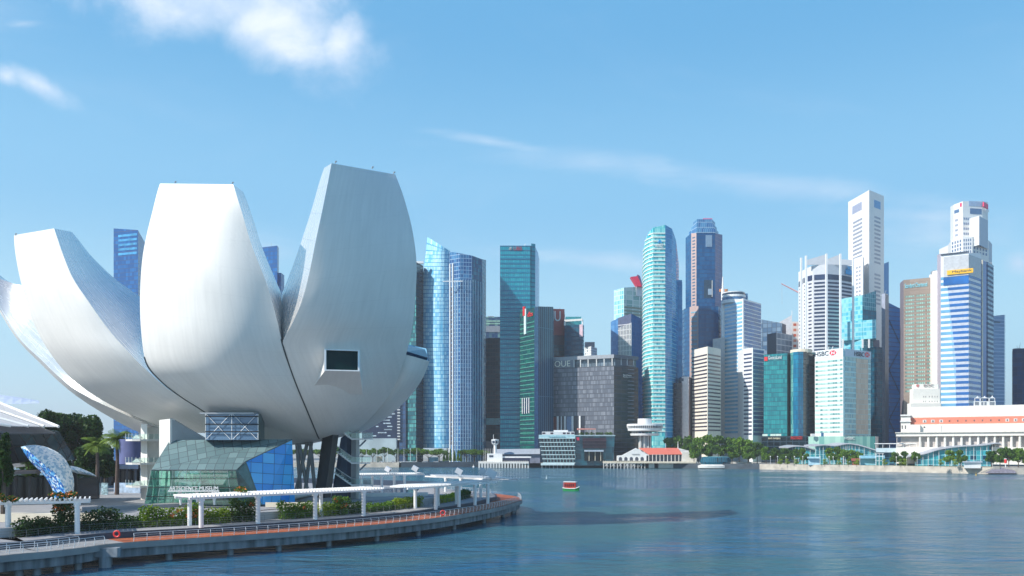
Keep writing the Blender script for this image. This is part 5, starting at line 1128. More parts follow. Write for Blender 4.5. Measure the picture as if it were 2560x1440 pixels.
# roof pavilion with tent tops
r = thing('roof_pavilion', 'small white pavilion with three tent tops on the hotel roof', 'pavilion', (P2(2464, 590).x, 590, hz(1014)))
D = 588; rb = MB(); rb.prism([P2(2434, D), P2(2489, D), P2(2489, D+10), P2(2434, D+10)], Z(1016, D), Z(1003, D)).build('hall', WHITE, r)
for x0, x1 in ((2437, 2447), (2453, 2458), (2461, 2466), (2474, 2486)): part_slab('window', mat('hotel_window', (.2, .22, .25), .2), r, P2(x0, D), P2(x1, D), Z(1013, D), Z(1005, D), .12)
for x0, x1, yp in ((2437, 2450, 988), (2451, 2472, 989), (2474, 2487, 987)):
    c = P2((x0+x1)/2, D+4); e = [P2(x0, D), P2(x1, D), P2(x1, D+8), P2(x0, D+8)]; mb = MB(); zt = Z(yp, D); ze = Z(995, D)
    for i in range(4):
        j = (i+1) % 4; mb.poly([(e[i].x, e[i].y, ze), (e[j].x, e[j].y, ze), ((e[j].x*.3+c.x*.7), (e[j].y*.3+c.y*.7), ze+(zt-ze)*.4), ((e[i].x*.3+c.x*.7), (e[i].y*.3+c.y*.7), ze+(zt-ze)*.4)])
        mb.poly([((e[i].x*.3+c.x*.7), (e[i].y*.3+c.y*.7), ze+(zt-ze)*.4), ((e[j].x*.3+c.x*.7), (e[j].y*.3+c.y*.7), ze+(zt-ze)*.4), (c.x, c.y, zt)])
    mb.build('tent_top', WHITE, r)
    for q in e[:2]: MB().tube((q.x, q.y, Z(1003, D)), (q.x, q.y, ze), .15, n=4).build('post', WHITE, r)
# stepped white bank building
t = thing('bank_building', 'stepped cream white bank block left below the blue striped tower', 'building', (P2(2310, 640).x, 640, 2.6))
for x0, x1, y1, D, nm in ((2268, 2352, 1008, 636, 'lower_stage'), (2274, 2350, 972, 640, 'middle_stage'), (2280, 2346, 960, 644, 'upper_stage')):
    MB().prism([P2(x0, D+8), P2(x0+9, D), P2(x1, D-2), P2(x1+2, D+20), P2(x0, D+20)], 2, Z(y1, D), tmi=0).build(nm, mat('bank_cream', (.8, .77, .70), .7, var=.03), t)
pa_, pb_ = P2(2289, 636), P2(2352, 634)
for x in (2308, 2313, 2322, 2329, 2336, 2342): 
    for y in (990, 1003): part_slab('window', mat('bank_window', (.45, .42, .4), .4), t, onwall(P2(2283, 640), P2(2350, 638), x) if y < 1000 else onwall(P2(2277, 636), P2(2352, 634), x), (onwall(P2(2283, 640), P2(2350, 638), x+2) if y < 1000 else onwall(P2(2277, 636), P2(2352, 634), x+2)), Z(y+3, 636), Z(y-1, 636), .15)
lettering(t, 'BOC', P2(2289, 644), P2(2346, 642), 2309, 2333, 960.5, 967, mat('sign_grey', (.3, .25, .25), .5)); 
q = onwall(P2(2289, 644), P2(2346, 642), 2294); MB().tube((q.x, q.y-.4, Z(964, 643)), (q.x, q.y-.1, Z(964, 643)), 1.1, n=12).build('sign_emblem', mat('emblem_faded', (.6, .2, .18), .5), t)
# ------------------------------------------------------------------ waterfront pavilions with wavy roofs
RM = mat('roof_pale_metal', (.45, .47, .52), .45, .2, var=.05)
def wavy(label, pts, Dd, thick, depth, parent=None, body=None):
    """pts: (px, py top) of the front roof edge"""
    t = thing('pavilion', label, 'pavilion', (P2(pts[len(pts)//2][0], Dd).x, Dd, 2.6)); sm = catmull([tuple(map(float, p)) for p in pts], 6)
    D = lambda x: Dd-(x-pts[0][0])*.09
    for i, rows in enumerate((1,)):
        mb = MB(); A = [[W(x, y+thick, D(x)), W(x, y, D(x)), W(x, y, D(x))+Vector((0, depth, .6)), W(x, y+thick, D(x))+Vector((0, depth, .2)), W(x, y+thick, D(x))] for x, y in sm]
        mb.grid(list(zip(*A))); mb.poly(A[0][:4]); mb.poly(list(reversed(A[-1][:4]))); mb.build('roof', RM, t)
    if body:
        x0, x1, m_ = body; pp = [(x, y) for x, y in sm if x0 <= x <= x1]; mb = MB(); u = 0
        for (xa, ya), (xb, yb) in zip(pp, pp[1:]):
            a = W(xa, ya+thick, D(xa))+Vector((0, 3, 0)); b = W(xb, yb+thick, D(xb))+Vector((0, 3, 0)); l = b.x-a.x
            mb.poly([(a.x, a.y, 2.7), (b.x, b.y, 2.7), b, a], [(u, 2.7), (u+l, 2.7), (u+l, b.z), (u, a.z)]); u += l
        mb.build('glass_front', m_, t)
        for k in range(0, len(pp), 2):
            a = W(pp[k][0], pp[k][1]+thick, D(pp[k][0]))+Vector((0, 1.5, 0)); MB().tube((a.x, a.y, 2.7), a, .15, n=5).build('post', WHITE2, t)
    return t
PG = cw('pavilion_glass', '#123f5a', '#3fa3b0', '#86c0c8', 3.5, 3.3, .06, .12, prob=.4)
wavy('curved pale roof pavilion half hidden by trees below the dark restaurant building', [(1968, 1118), (1990, 1114), (2015, 1116), (2050, 1128)], 645, 2.5, 20, body=(1990, 2045, PG))
wavy('long wave roofed glass pavilion below the pale bank tower', [(2035, 1114), (2060, 1111), (2088, 1113), (2110, 1109), (2125, 1108), (2150, 1112), (2190, 1124), (2215, 1129), (2245, 1127)], 632, 2.5, 22, body=(2040, 2240, PG))
wavy('glass pavilion with a long upswept grey roof in front of the hotel', [(2262, 1142), (2310, 1134), (2350, 1122), (2400, 1115), (2455, 1112), (2495, 1106.5), (2505, 1112)], 586, 2.2, 22, body=(2290, 2488, PG))
t = thing('pavilion', 'long flat white roofed terrace building between the two wave roofed pavilions', 'pavilion', (P2(2240, 600).x, 600, 2.6))
MB().prism([P2(2190, 606), P2(2372, 590), P2(2372, 604), P2(2190, 622)], Z(1131, 598), Z(1120, 598), bottom=True).build('roof', mat('pale_blue_roof', (.55, .66, .7), .5), t)
MB().prism([P2(2192, 610), P2(2370, 594), P2(2370, 604), P2(2192, 622)], 2, Z(1131, 598)).build('wall', cw('terrace_wall', '#0d3450', '#2b6e86', '#5d98a6', 4, 4, .05, .1), t)
for k in range(10):
    a = P2(2190+k*17, 606-k*1.5); MB().tube((a.x, a.y, Z(1120, 600)), (a.x, a.y, Z(1109, 600)), .15, n=4).build('pergola_post', WHITE, t)
a, b_ = P2(2186, 606), P2(2345, 593); part_slab('pergola_beam', WHITE, t, a, b_, Z(1110, 600), Z(1108, 600), .3)
# pale awnings and low shop fronts under the trees
for x0, x1, y0, y1, D, col, lab in ((2018, 2052, 1146, 1142, 603, (.4, .62, .72), 'pale blue flat awning over the promenade below the bank tower'), (2148, 2212, 1146, 1139, 588, (.3, .6, .75), 'bright turquoise awning beside the white glazed porch'), (2128, 2150, 1152, 1146, 590, (.3, .08, .06), 'dark red kiosk between trees on the lawn')):
    MB().prism([P2(x0, D), P2(x1, D-3), P2(x1, D+6), P2(x0, D+9)], Z(y0, D), Z(y1, D), bottom=True).prism([P2(x0+3, D+2), P2(x1-3, D), P2(x1-3, D+6), P2(x0+3, D+9)], 2.6, Z(y0, D)).build('awning_kiosk', mat('awning%d' % x0, col, .5), label=lab, category='kiosk')
t = thing('porch', 'white framed glass porch by the waterfront lawn', 'porch', (P2(2200, 580).x, 580, 2.6))
for x in (2190, 2198, 2207): MB().tube(W(x, 1164, 578), W(x, 1134, 578), .2, n=4).build('post', WHITE, t)
for y in (1134, 1142, 1152): MB().tube(W(2188, y, 578), W(2210, y, 578), .15, n=4).build('bar', WHITE, t)
MB().box((P2(2199, 581).x, 581, 6), (5.4, .2, 6)).build('glass_panel', TEALGL, t)
# lamp posts along the seawall
lp = None; xs = [1926, 1944, 1965, 1986, 2007, 2050, 2073, 2083, 2109, 2150, 2241, 2267, 2293, 2375, 2404]
for x in xs:
    D = 616-(x-1926)*.135
    if lp is None:
        lp = thing('lamp_post', '', 'lamp post', (0, 0, 0)); MB().tube((0, 0, 0), (0, 0, 5.2), .16, .1, 6).build('pole', WHITE2, lp); MB().lathe((0, 0, 5.2), [(.15, 0), (.45, .3), (.4, .8), (.1, 1.0)], 8).build('lantern', WHITE2, lp); o = lp
    else: o = copy_tree(lp)
    o.location = (P2(x, D).x, D, 3.0); o['label'] = 'white lamp post on top of the sandy sea wall'; o['group'] = 'lamp posts on the right sea wall'
# ------------------------------------------------------------------ centre waterfront
# observation tower
t = thing('observation_tower', 'white mushroom shaped observation tower with a round two tier deck', 'tower', (P2(1612, 690).x, 690, 2.6))
cx = P2(1612, 690); zz = lambda y: Z(y, 690)
MB().lathe((cx.x, cx.y, 0), [(6.0, zz(1061)), (14.6, zz(1060.5)), (14.8, zz(1065))], 40).build('roof_deck', WHITE, t)
MB().lathe((cx.x, cx.y, 0), [(14.2, zz(1065)), (13.6, zz(1071))], 40).build('window_ring', mat('ring_glass', (.04, .07, .12), .2), t)
MB().lathe((cx.x, cx.y, 0), [(13.9, zz(1071)), (13.8, zz(1077)), (9, zz(1079)), (.1, zz(1079))], 40).build('lower_ring', WHITE, t)
MB().lathe((cx.x, cx.y, 0), [(5.8, zz(1061)), (5.8, zz(1047)), (.1, zz(1046))], 24).build('top_drum', WHITE, t)
MB().lathe((cx.x, cx.y, 0), [(3, zz(1090)), (11.6, zz(1089)), (12, zz(1084)), (3, zz(1084))], 36).build('balcony_ring', WHITE, t)
for k in range(30):
    a = -math.pi+k*math.pi/29; MB().tube((cx.x+14.3*math.cos(a), cx.y+14.3*math.sin(a), zz(1071)), (cx.x+14.6*math.cos(a), cx.y+14.6*math.sin(a), zz(1065)), .22, n=4).build('mullion', WHITE, t)
for k in range(12):
    a = -math.pi+k*math.pi/11; MB().tube((cx.x+10.4*math.cos(a), cx.y+10.4*math.sin(a), zz(1084)), (cx.x+10.4*math.cos(a), cx.y+10.4*math.sin(a), zz(1079)), .2, n=4).build('strut', WHITE, t)
for x, w in ((1601, 4), (1611, 3.5), (1621, 3), (1626, 2)): a = P2(x-w/2, 686); part_slab('shaft_fin', WHITE2, t, a, P2(x+w/2, 686), 2.6, zz(1089), .5, 6)
MB().lathe((cx.x, cx.y, 0), [(4, 2.6), (4, zz(1089))], 14).build('shaft', GREYM, t)
# red roofed pier hall
t = thing('pier_hall', 'white pier hall with arched front gable and long red roof', 'building', (P2(1640, 670).x, 670, 2.6))
D = 668; mb = MB(); g = [W(1543, 1152, D), W(1616, 1152, D), W(1616, 1139, D), W(1622, 1138, D), W(1590, 1120, D), W(1556, 1138, D), W(1543, 1139, D)]
mb.poly(g); bk = [p+Vector((0, 3, 0)) for p in g]; mb.poly(list(reversed(bk)))
for i in range(7): j = (i+1) % 7; mb.poly([g[j], g[i], bk[i], bk[j]])
mb.build('gable', WHITE, t)
for k in range(5):
    c = 1551+k*13.6; mb = MB(); pts = [W(c-4, 1151.5, D-.15), W(c+4, 1151.5, D-.15)]+[W(c+4*math.cos(a), 1146.5-4*math.sin(a), D-.15) for a in [i*math.pi/8 for i in range(9)]]
    mb.poly(pts); mb.build('arch_opening', mat('arch_dark', (.06, .07, .1), .5), t)
for a, b_ in ((1578, 1598),): letter3(t, 'CLIFFORD PIER', W(1580, 1137.2, D), W(1599, 1137.2, D), .8, Vector((0, -1, 0)), GREYM, .1)
q = [W(1622, 1136.5, D), W(1706, 1136, D), W(1695, 1121, D+10), W(1598, 1121, D+10)]; MB().hexa(q, [v+Vector((0, .4, .4)) for v in q]).build('roof', mat('pier_red', (.66, .17, .12), .6, var=.06), t)
q = [W(1706, 1136, D), W(1723, 1140, D), W(1722, 1128, D+8), W(1695, 1121, D+10)]; MB().hexa(q, [v+Vector((0, .4, .4)) for v in q]).build('roof_end', WHITE2, t)
part_slab('side_wall', mat('colonnade_dark', (.07, .09, .13), .5, var=.4, scale=.4), t, P2(1618, D+3), P2(1705, D+3), 2.6, Z(1137, D+3), .1, 6)
part_slab('end_block', WHITE2, t, P2(1705, D), P2(1742, D), 2.6, Z(1131, D), .1, 8)
part_slab('end_block', mat('grey_block', (.3, .35, .42), .6), t, P2(1742, D+4), P2(1754, D+4), 2.6, Z(1130, D), .1, 8)
for k in range(9): x = 1622+k*9.4; a = P2(x, D); MB().tube((a.x, a.y, 2.6), (a.x, a.y, Z(1137, D)), .28, n=5).build('column', WHITE2, t)
for x, y0, y1 in ((1695, 1121, 1103), (1664, 1121, 1108), (1727, 1122, 1107)): MB().tube(W(x, y0, D+5), W(x, y1, D+5), .4 if x == 1695 else .15, .12, n=5).build('spire', WHITE, t)
# timber jetty in front
t = thing('jetty', 'pale jetty with crossed timber legs in front of the pier hall', 'jetty', (P2(1560, 660).x, 660, 0))
MB().prism([P2(1507, 662), P2(1615, 658), P2(1740, 656), P2(1740, 670), P2(1507, 674)], Z(1158, 660), Z(1154, 660), bottom=True).build('deck', CREAM, t)
for k in range(13):
    x = 1509+k*8.6; MB().tube(W(x, 1172, 660), W(x, 1157, 660), .3, n=5).build('leg', WHITE2, t)
    if k % 2: MB().tube(W(x-6, 1166, 660), W(x+4, 1158, 660), .18, n=4).tube(W(x+4, 1166, 660), W(x-6, 1158, 660), .18, n=4).build('cross_brace', WHITE2, t)
for k in range(20): x = 1509+k*5.4; MB().tube(W(x, 1154, 660), W(x, 1151, 660), .1, n=4).build('rail_post', CREAM, t)
for x, w in ((1628, 14), (1690, 90)): MB().box((P2(x, 664).x, 664, 1.0), (w*.31, 4, 3.6)).build('float', WHITE2, t)
MB().box((P2(1772, 662).x, 664, 3.4), (70, 3, 1.4)).build('landing_wall', WHITE2, t)
# round glass restaurant
t = thing('restaurant', 'low round blue glass restaurant standing on the water beside the pier', 'building', (P2(1789, 648).x, 648, 0)); c = P2(1789, 650)
sx = 1.0
def ell(mb, prof, n=36):
    for i in range(len(prof)-1):
        (r0, z0), (r1, z1) = prof[i], prof[i+1]
        for k in range(n):
            a0, a1 = k*2*math.pi/n, (k+1)*2*math.pi/n
            mb.poly([(c.x+r0*math.cos(a0), c.y+r0*.45*math.sin(a0), z0), (c.x+r0*math.cos(a1), c.y+r0*.45*math.sin(a1), z0), (c.x+r1*math.cos(a1), c.y+r1*.45*math.sin(a1), z1), (c.x+r1*math.cos(a0), c.y+r1*.45*math.sin(a0), z1)], [(r0*a0, z0), (r0*a1, z0), (r0*a1, z1), (r0*a0, z1)])
    return mb
ell(MB(), [(11, Z(1161, 650)), (12, Z(1155, 650)), (11.3, Z(1144, 650)), (10.5, Z(1142.5, 650))]).build('glass_wall', cw('rest_glass', '#06283c', '#125a72', '#3a8a94', 1.6, 30, .1, .01, prob=.4, spec=.8, rough=.08), t)
ell(MB(), [(10.6, Z(1142.5, 650)), (9, Z(1141.5, 650)), (.1, Z(1141.5, 650))]).build('roof', mat('rest_roof', (.15, .35, .36), .4), t)
ell(MB(), [(10, -1), (13.6, -.4), (13.8, 1.4), (11, Z(1161, 650))]).build('base', WHITE2, t)
# waterfront hotel block
t = thing('hotel_block', 'leaning six storey glass balcony hotel on the water with a white rooftop storey', 'building', (P2(1400, 675).x, 675, 0))
D = 672; lx = lambda y: 1346+(y-1087)*.18
mb = MB(); fr = [W(lx(1158), 1160, D), W(1437, 1160, D), W(1437, 1087, D), W(lx(1087), 1087, D)]; mb.hexa(fr, [p+Vector((2, 26, 0)) for p in fr]); mb.build('body', mat('hotel_glass', (.08, .12, .14), .2, var=.6, scale=.25), t)
for i in range(7):
    y = 1095+i*10.3; q = [W(lx(y)-1, y+1.6, D-1.6), W(1438, y+1.6, D-1.6), W(1438, y-.3, D-1.6), W(lx(y)-1, y-.3, D-1.6)]; MB().hexa(q, [p+Vector((0, 2, 0)) for p in q]).build('balcony_slab', mat('slab_mint', (.66, .78, .78), .5), t)
    if i < 6:
        for k in range(11):
            x = lx(y)+7+k*7.9
            if x < 1434: MB().hexa([W(x, y+8.5, D-.2), W(x+3.6, y+8.5, D-.2), W(x+3.6, y+2.5, D-.2), W(x, y+2.5, D-.2)], [W(x, y+8.5, D), W(x+3.6, y+8.5, D), W(x+3.6, y+2.5, D), W(x, y+2.5, D)]).build('room_window', mat('room_dark', (.07, .035, .05), .3), t); MB().hexa([W(x+4.6, y+8.7, D-.3), W(x+6.2, y+8.7, D-.3), W(x+6.2, y+2.0, D-.3), W(x+4.6, y+2.0, D-.3)], [W(x+4.6, y+8.7, D), W(x+6.2, y+8.7, D), W(x+6.2, y+2.0, D), W(x+4.6, y+2.0, D)]).build('pale_screen', mat('screen_pale', (.5, .66, .62), .5), t)
part_slab('name_band', mat('band_aqua', (.45, .68, .72), .5), t, P2(1347, D-1), P2(1438, D-1), Z(1095, D), Z(1087, D), .3)
letter3(t, 'THE FULLERTON BAY HOTEL', W(1371, 1093.6, D-1.5), W(1413, 1093.6, D-1.5), .9, Vector((0, -1, 0)), mat('letter_teal', (.08, .3, .36), .5), .2)
MB().prism([P2(1355, D+1), P2(1436, D+1), P2(1436, D+14), P2(1355, D+14)], Z(1087, D), Z(1079, D)).build('top_storey', WHITE, t); MB().prism([P2(1384, D+3), P2(1420, D+3), P2(1420, D+14), P2(1384, D+14)], Z(1079, D), Z(1075, D)).build('top_storey', WHITE, t)
for x in (1356, 1376, 1407, 1417, 1428): part_slab('top_window', mat('room_dark', (.07, .035, .05), .3), t, P2(x, D+1), P2(x+7, D+1), Z(1085, D), Z(1081, D), .12)
MB().prism([P2(1352, D-3), P2(1436, D-3), P2(1436, D+3), P2(1352, D+3)], Z(1163, D), Z(1158, D), bottom=True).build('deck', mat('slab_mint', (.66, .78, .78), .5), t)
for k in range(9): x = 1355+k*9.6; MB().tube(W(x, 1173, D-1), W(x, 1162, D-1), .3, n=5).build('leg', GREYM, t)
t2 = thing('hotel_block', 'dark glass hotel wing with a rooftop garden and red umbrella canopy', 'building', (P2(1490, 675).x, 675, 0))
mb = MB(); fr = [W(1437, 1164, D+.5), W(1533, 1164, D+3), W(1537, 1088, D+3), W(1437, 1088, D+.5)]; mb.hexa(fr, [p+Vector((2, 26, 0)) for p in fr]); mb.build('body', cw('wing_glass', '#0d3444', '#22606f', '#123f52', 5, 5, .03, .06, spec=.8), t2)
part_slab('dark_bay', mat('bay_brown', (.05, .02, .035), .3, var=.4, scale=.3), t2, P2(1457, D+1), P2(1515, D+2.5), Z(1121, D), Z(1095, D), .8)
for y in (1101, 1109, 1117): part_slab('bay_line', mat('bay_line', (.15, .09, .1), .4), t2, P2(1457, D), P2(1515, D+1.5), Z(y+.8, D), Z(y, D), 1)
part_slab('canopy', mat('canopy_grey', (.5, .56, .64), .5), t2, P2(1461, D-1), P2(1508, D), Z(1129, D), Z(1125, D), 2); part_slab('lobby', BLACK, t2, P2(1461, D+.6), P2(1508, D+1.6), Z(1152, D), Z(1129, D), .4)
for x in (1472, 1487, 1501): part_slab('lobby_column', CREAM, t2, P2(x, D), P2(x+1.2, D), Z(1152, D), Z(1129, D), .8)
part_slab('parapet', mat('parapet_pale', (.45, .58, .6), .5), t2, P2(1437, D), P2(1538, D+2.5), Z(1090, D), Z(1087.5, D), .5)
part_slab('red_mark', mat('mark_red', (.6, .05, .1), .5), t2, P2(1441, D), P2(1448, D), Z(1101, D), Z(1093, D), .8)
q = [W(1444, 1075, D+2), W(1490, 1074, D+4), W(1490, 1072, D+4), W(1444, 1071.5, D+2)]; MB().hexa(q, [p+Vector((0, 6, .4)) for p in q]).build('roof_canopy', mat('canopy_red', (.7, .28, .22), .5), t2)
for x in (1450, 1462, 1475, 1488): MB().tube(W(x, 1088, D+4), W(x, 1074, D+4), .15, n=4).build('canopy_post', WHITE2, t2)
for i, x in enumerate((1453, 1466, 1478, 1492, 1503, 1517, 1526)):
    rng = random.Random(i); mb = MB(); leaf_quads(mb, W(x, 1084, D+5), (2.2, 1.5, 1.3), 160, .3, rng); mb.build('roof_shrub', LEAF, t2)
# low roofs and lighthouse like tower on the left pier
t = thing('pier_building', 'long low grey roofed ferry building behind the white pier', 'building', (P2(1300, 690).x, 690, 2.6))
MB().prism([P2(1245, 690), P2(1350, 686), P2(1350, 700), P2(1245, 704)], 2.6, Z(1134, 690)).build('wall', mat('ferry_wall', (.2, .22, .3), .6, var=.3, scale=.3), t)
q = [W(1242, 1136, 688), W(1350, 1135, 684), W(1350, 1123, 692), W(1242, 1124, 696)]; MB().hexa(q, [p+Vector((0, .3, .4)) for p in q]).build('roof', mat('ferry_roof', (.34, .38, .44), .5), t)
part_slab('arcade', mat('arcade_dark', (.05, .06, .13), .5), t, P2(1248, 684), P2(1325, 682), 2.6, Z(1143, 684), 1); part_slab('arcade_roof', WHITE, t, P2(1248, 682), P2(1328, 680), Z(1144.5, 682), Z(1141, 682), 1.6)
t = thing('control_tower', 'white harbour control tower with flared glazed cab on the pier', 'tower', (P2(1238, 682).x, 682, 2.6)); c = P2(1238, 682); zz = lambda y: Z(y, 682)
MB().prism([P2(1218, 680), P2(1256, 679), P2(1256, 690), P2(1219, 690)], 2.6, zz(1134)).build('base_building', WHITE, t)
for x in (1223, 1241): part_slab('window', NAVY, t, P2(x, 679.8), P2(x+10, 679.6), zz(1143), zz(1138), .15)
MB().lathe((c.x, c.y, 0), [(1.3, zz(1134)), (1.2, zz(1112))], 12).build('shaft', WHITE, t)
MB().lathe((c.x, c.y, 0), [(1.6, zz(1112)), (2.5, zz(1110)), (3.1, zz(1100)), (3.1, zz(1099)), (.1, zz(1097.5))], 8).build('cab', WHITE, t)
MB().lathe((c.x, c.y, 0), [(2.65, zz(1108.5)), (3.12, zz(1102))], 8).build('cab_window', NAVY, t)
for k in range(8):
    a = k*math.pi/4; MB().tube((c.x+2.66*math.cos(a), c.y+2.66*math.sin(a), zz(1108.5)), (c.x+3.15*math.cos(a), c.y+3.15*math.sin(a), zz(1102)), .2, n=4).build('cab_mullion', WHITE, t)
MB().tube((c.x-1.4, c.y, zz(1098)), (c.x-1.4, c.y, zz(1086)), .15, n=4).build('mast', WHITE, t)
t = thing('jetty', 'white breakwater jetty with square openings under the harbour control tower', 'jetty', (P2(1260, 672).x, 672, 0))
MB().prism([P2(1196, 676), P2(1322, 671), P2(1322, 684), P2(1196, 688)], Z(1159, 674), Z(1154, 674), bottom=True).build('deck', WHITE2, t)
for k in range(18): x = 1198+k*7.2; MB().box((P2(x, 673).x, 673, 1.1), (1.25, 2, 4.2)).build('leg', WHITE2, t)
for k in range(26): x = 1198+k*4.8; MB().tube(W(x, 1154, 673), W(x, 1151, 673), .12, n=4).build('rail_post', CREAM, t)
fp = None
for x, y in ((1210, 1121), (1214, 1121), (1218, 1121), (1222, 1121), (1226, 1121), (1231, 1121)):
    if fp is None: fp = o = MB().tube((0, 0, 0), (0, 0, 12), .16, .09, 5).build('flagpole', WHITE2, local=False, category='flagpole', group='flagpoles beside the control tower')
    else: o = fp.copy(); C.objects.link(o)
    o.location = (P2(x, 690).x, 690, 2.6); o['label'] = 'thin bare flagpole in the row left of the control tower'
fp = None
for x in (916, 942, 969, 995, 1010, 1026, 1042):
    if fp is None: fp = o = MB().tube((0, 0, 0), (0, 0, 12.5), .25, .14, 6).build('tall_pole', WHITE2, local=False, category='pole', group='tall white poles on the far left shore')
    else: o = fp.copy(); C.objects.link(o)
    o.location = (P2(x, 705).x, 705, 2.6); o['label'] = 'tall slender white pole standing along the far left sea wall'
# parked vehicles glimpsed under the far trees
car = None; random.seed(5)
for x in (955, 983, 1003, 1018, 1034, 1062, 1090):
    if car is None:
        car = o = thing('parked_car', '', 'car', (0, 0, 0)); MB().prism([(-2.2, -.85), (2.2, -.85), (2.2, .85), (-2.2, .85)], .3, .85).build('body', mat('car_white', (.7, .71, .72), .3), car); MB().hexa([(-1.3, -.75, .86), (1.4, -.75, .86), (.9, -.65, 1.4), (-.8, -.65, 1.4)] and [Vector(v) for v in ((-1.3, -.75, .86), (1.4, -.75, .86), (.9, -.65, 1.4), (-.8, -.65, 1.4))], [Vector(v) for v in ((-1.3, .75, .86), (1.4, .75, .86), (.9, .65, 1.4), (-.8, .65, 1.4))]).build('cabin', DARKGL, car)
        for wx in (-1.4, 1.4):
            for wy in (-.8, .8): MB().tube((wx, wy-.1, .32), (wx, wy+.1, .32), .32, n=12).build('wheel', BLACK, car)
    else: o = copy_tree(car)
    o.location = (P2(x, 712).x, 712, 2.65); o['label'] = 'small white car parked under the umbrella trees of the far left shore'; o['group'] = 'cars parked on the far left shore'
MB().prism([P2(940, 725), P2(956, 725), P2(956, 735), P2(940, 735)], 2.6, Z(1141, 725)).build('kiosk', CREAM, label='small cream kiosk under the far left shore trees', category='kiosk')
MB().prism([P2(1070, 722), P2(1096, 722), P2(1096, 735), P2(1070, 735)], 2.6, Z(1143, 722)).build('kiosk', PALEGL, label='pale blue glass kiosk under the far shore umbrella trees', category='kiosk')
# ------------------------------------------------------------------ boats and buoys
def boat(label, px, py, L_, hull, roof, ang, cab=None, band=None, hh=1.0, canopy=True):
    p = G(px, py); t = thing('river_boat', label, 'boat', (p.x, p.y, WL)); ca, sa = math.cos(ang), math.sin(ang)
    def T(x, y, z): return Vector((p.x+x*ca-y*sa, p.y+x*sa+y*ca, z+WL))
    w = L_*.16; sec = [(-.5, .75, .3, 1.15), (-.35, .95, .05, .95), (0, 1, 0, .85), (.3, .85, 0, .95), (.45, .4, .15, 1.3), (.5, .06, .4, 1.55)]
    rows = [[T(s*L_, -w*a, z1*hh), T(s*L_, -w*a*.8, z0*hh-.1), T(s*L_, 0, z0*hh-.3), T(s*L_, w*a*.8, z0*hh-.1), T(s*L_, w*a, z1*hh)] for s, a, z0, z1 in sec]
    b = MB().grid(rows); b.grid([[r[0], r[4]] for r in rows]); b.poly(rows[0]); b.build('hull', hull, t)
    if band: 
        b = MB()
        for r0, r1 in zip(rows, rows[1:]):
            for k in (0, 4):
                o = (r0[k]-r0[2]); o.z = 0; o = o.normalized()*.06; b.tube(r0[k]+o, r1[k]+o, .17, n=5)
        b.build('gunwale', band, t)
    if cab:
        b = MB(); q = [T(-.4*L_, -w*.8, .9*hh), T(.27*L_, -w*.8, .9*hh), T(.27*L_, w*.8, .9*hh), T(-.4*L_, w*.8, .9*hh)]
        top = [v+Vector((0, 0, 2.1*hh)) for v in q]; b.hexa([q[0], q[1], top[1], top[0]], [q[3], q[2], top[2], top[3]]); b.build('cabin', cab, t)
        for k in range(5):
            x = -.36+k*.125
            for sy in (-1, 1): MB().hexa([T(x*L_, sy*w*.83, 1.5*hh), T((x+.08)*L_, sy*w*.83, 1.5*hh), T((x+.08)*L_, sy*w*.83, 2.5*hh), T(x*L_, sy*w*.83, 2.5*hh)], [T(x*L_, sy*w*.79, 1.5*hh), T((x+.08)*L_, sy*w*.79, 1.5*hh), T((x+.08)*L_, sy*w*.79, 2.5*hh), T(x*L_, sy*w*.79, 2.5*hh)]).build('window', mat('boat_window', (.05, .01, .02), .3), t)
        b = MB(); q = [T(-.45*L_, -w*.95, 3.05*hh), T(.33*L_, -w*.95, 3.05*hh), T(.33*L_, w*.95, 3.05*hh), T(-.45*L_, w*.95, 3.05*hh)]; b.hexa(q, [v+Vector((0, 0, .25)) for v in q]); b.build('roof', roof, t)
        for sx in (-.44, .32):
            for sy in (-1, 1): MB().tube(T(sx*L_, sy*w*.9, .9), T(sx*L_, sy*w*.9, 3.1*hh), .07, n=4).build('post', REDP, t)
    return t
GRN = mat('boat_green', (.02, .28, .08), .5); RDK = mat('boat_dark_red', (.25, .02, .02), .5)
boat('red and green covered river boat with a white roof crossing the bay', 1428, 1227.5, 6.3, GRN, WHITE, R(-24), mat('boat_red', (.4, .03, .015), .5), mat('boat_white', (.7, .72, .68), .5), 1.08)
boat('green and red river boat moored left in front of the pier hall', 1635, 1167, 18, GRN, mat('roof_dull_red', (.5, .08, .06), .5), 0.03, RDK, REDP, .8)
boat('green and red river boat moored beside the white float', 1692, 1167, 15, GRN, RDK, 0.03, RDK, REDP, .8)
boat('orange and yellow river boat moored by the right sea wall', 2331, 1178, 15, mat('boat_orange', (.8, .3, .03), .5), mat('boat_roof_orange', (.7, .15, .05), .5), 0.02, RDK, mat('boat_yellow', (.8, .5, .05), .5), .75)
boat('red river boat with dark stern next to the orange boat', 2380, 1178.5, 9, RDK, REDP, 0.02, REDP, WHITE, .8)
boat('white launch moored left of the sandy sea wall', 1888, 1167, 14, WHITE, WHITE, 0, WHITE2, None, .8)
boat('white launch between the jetty float and the round restaurant', 1742, 1167, 12, WHITE2, WHITE, 0, WHITE2, None, .7)
for x, y, m_, r_, lab in ((1156, 1163, mat('buoy_yellow', (.8, .45, .02), .5), .5, 'small yellow buoy left of the pier'), (1184, 1168, WHITE, .9, 'round white buoy left of the pier'), (1214, 1170, WHITE, .45, 'small white buoy nearest the jetty corner'), (1366, 1196, WHITE, .35, 'thin white marker buoy left of the moving boat'), (2440, 1188, mat('buoy_yellow', (.8, .45, .02), .5), .4, 'small yellow marker buoy in front of the white landing shed')):
    p = G(x, y); MB().lathe((p.x, p.y, WL-.2), [(.05, 0), (r_, .2), (r_, r_), (.1, r_*1.7), (.08, r_*1.7+1.2), (.02, r_*1.7+1.3)], 12).build('buoy', m_, label=lab, category='buoy')
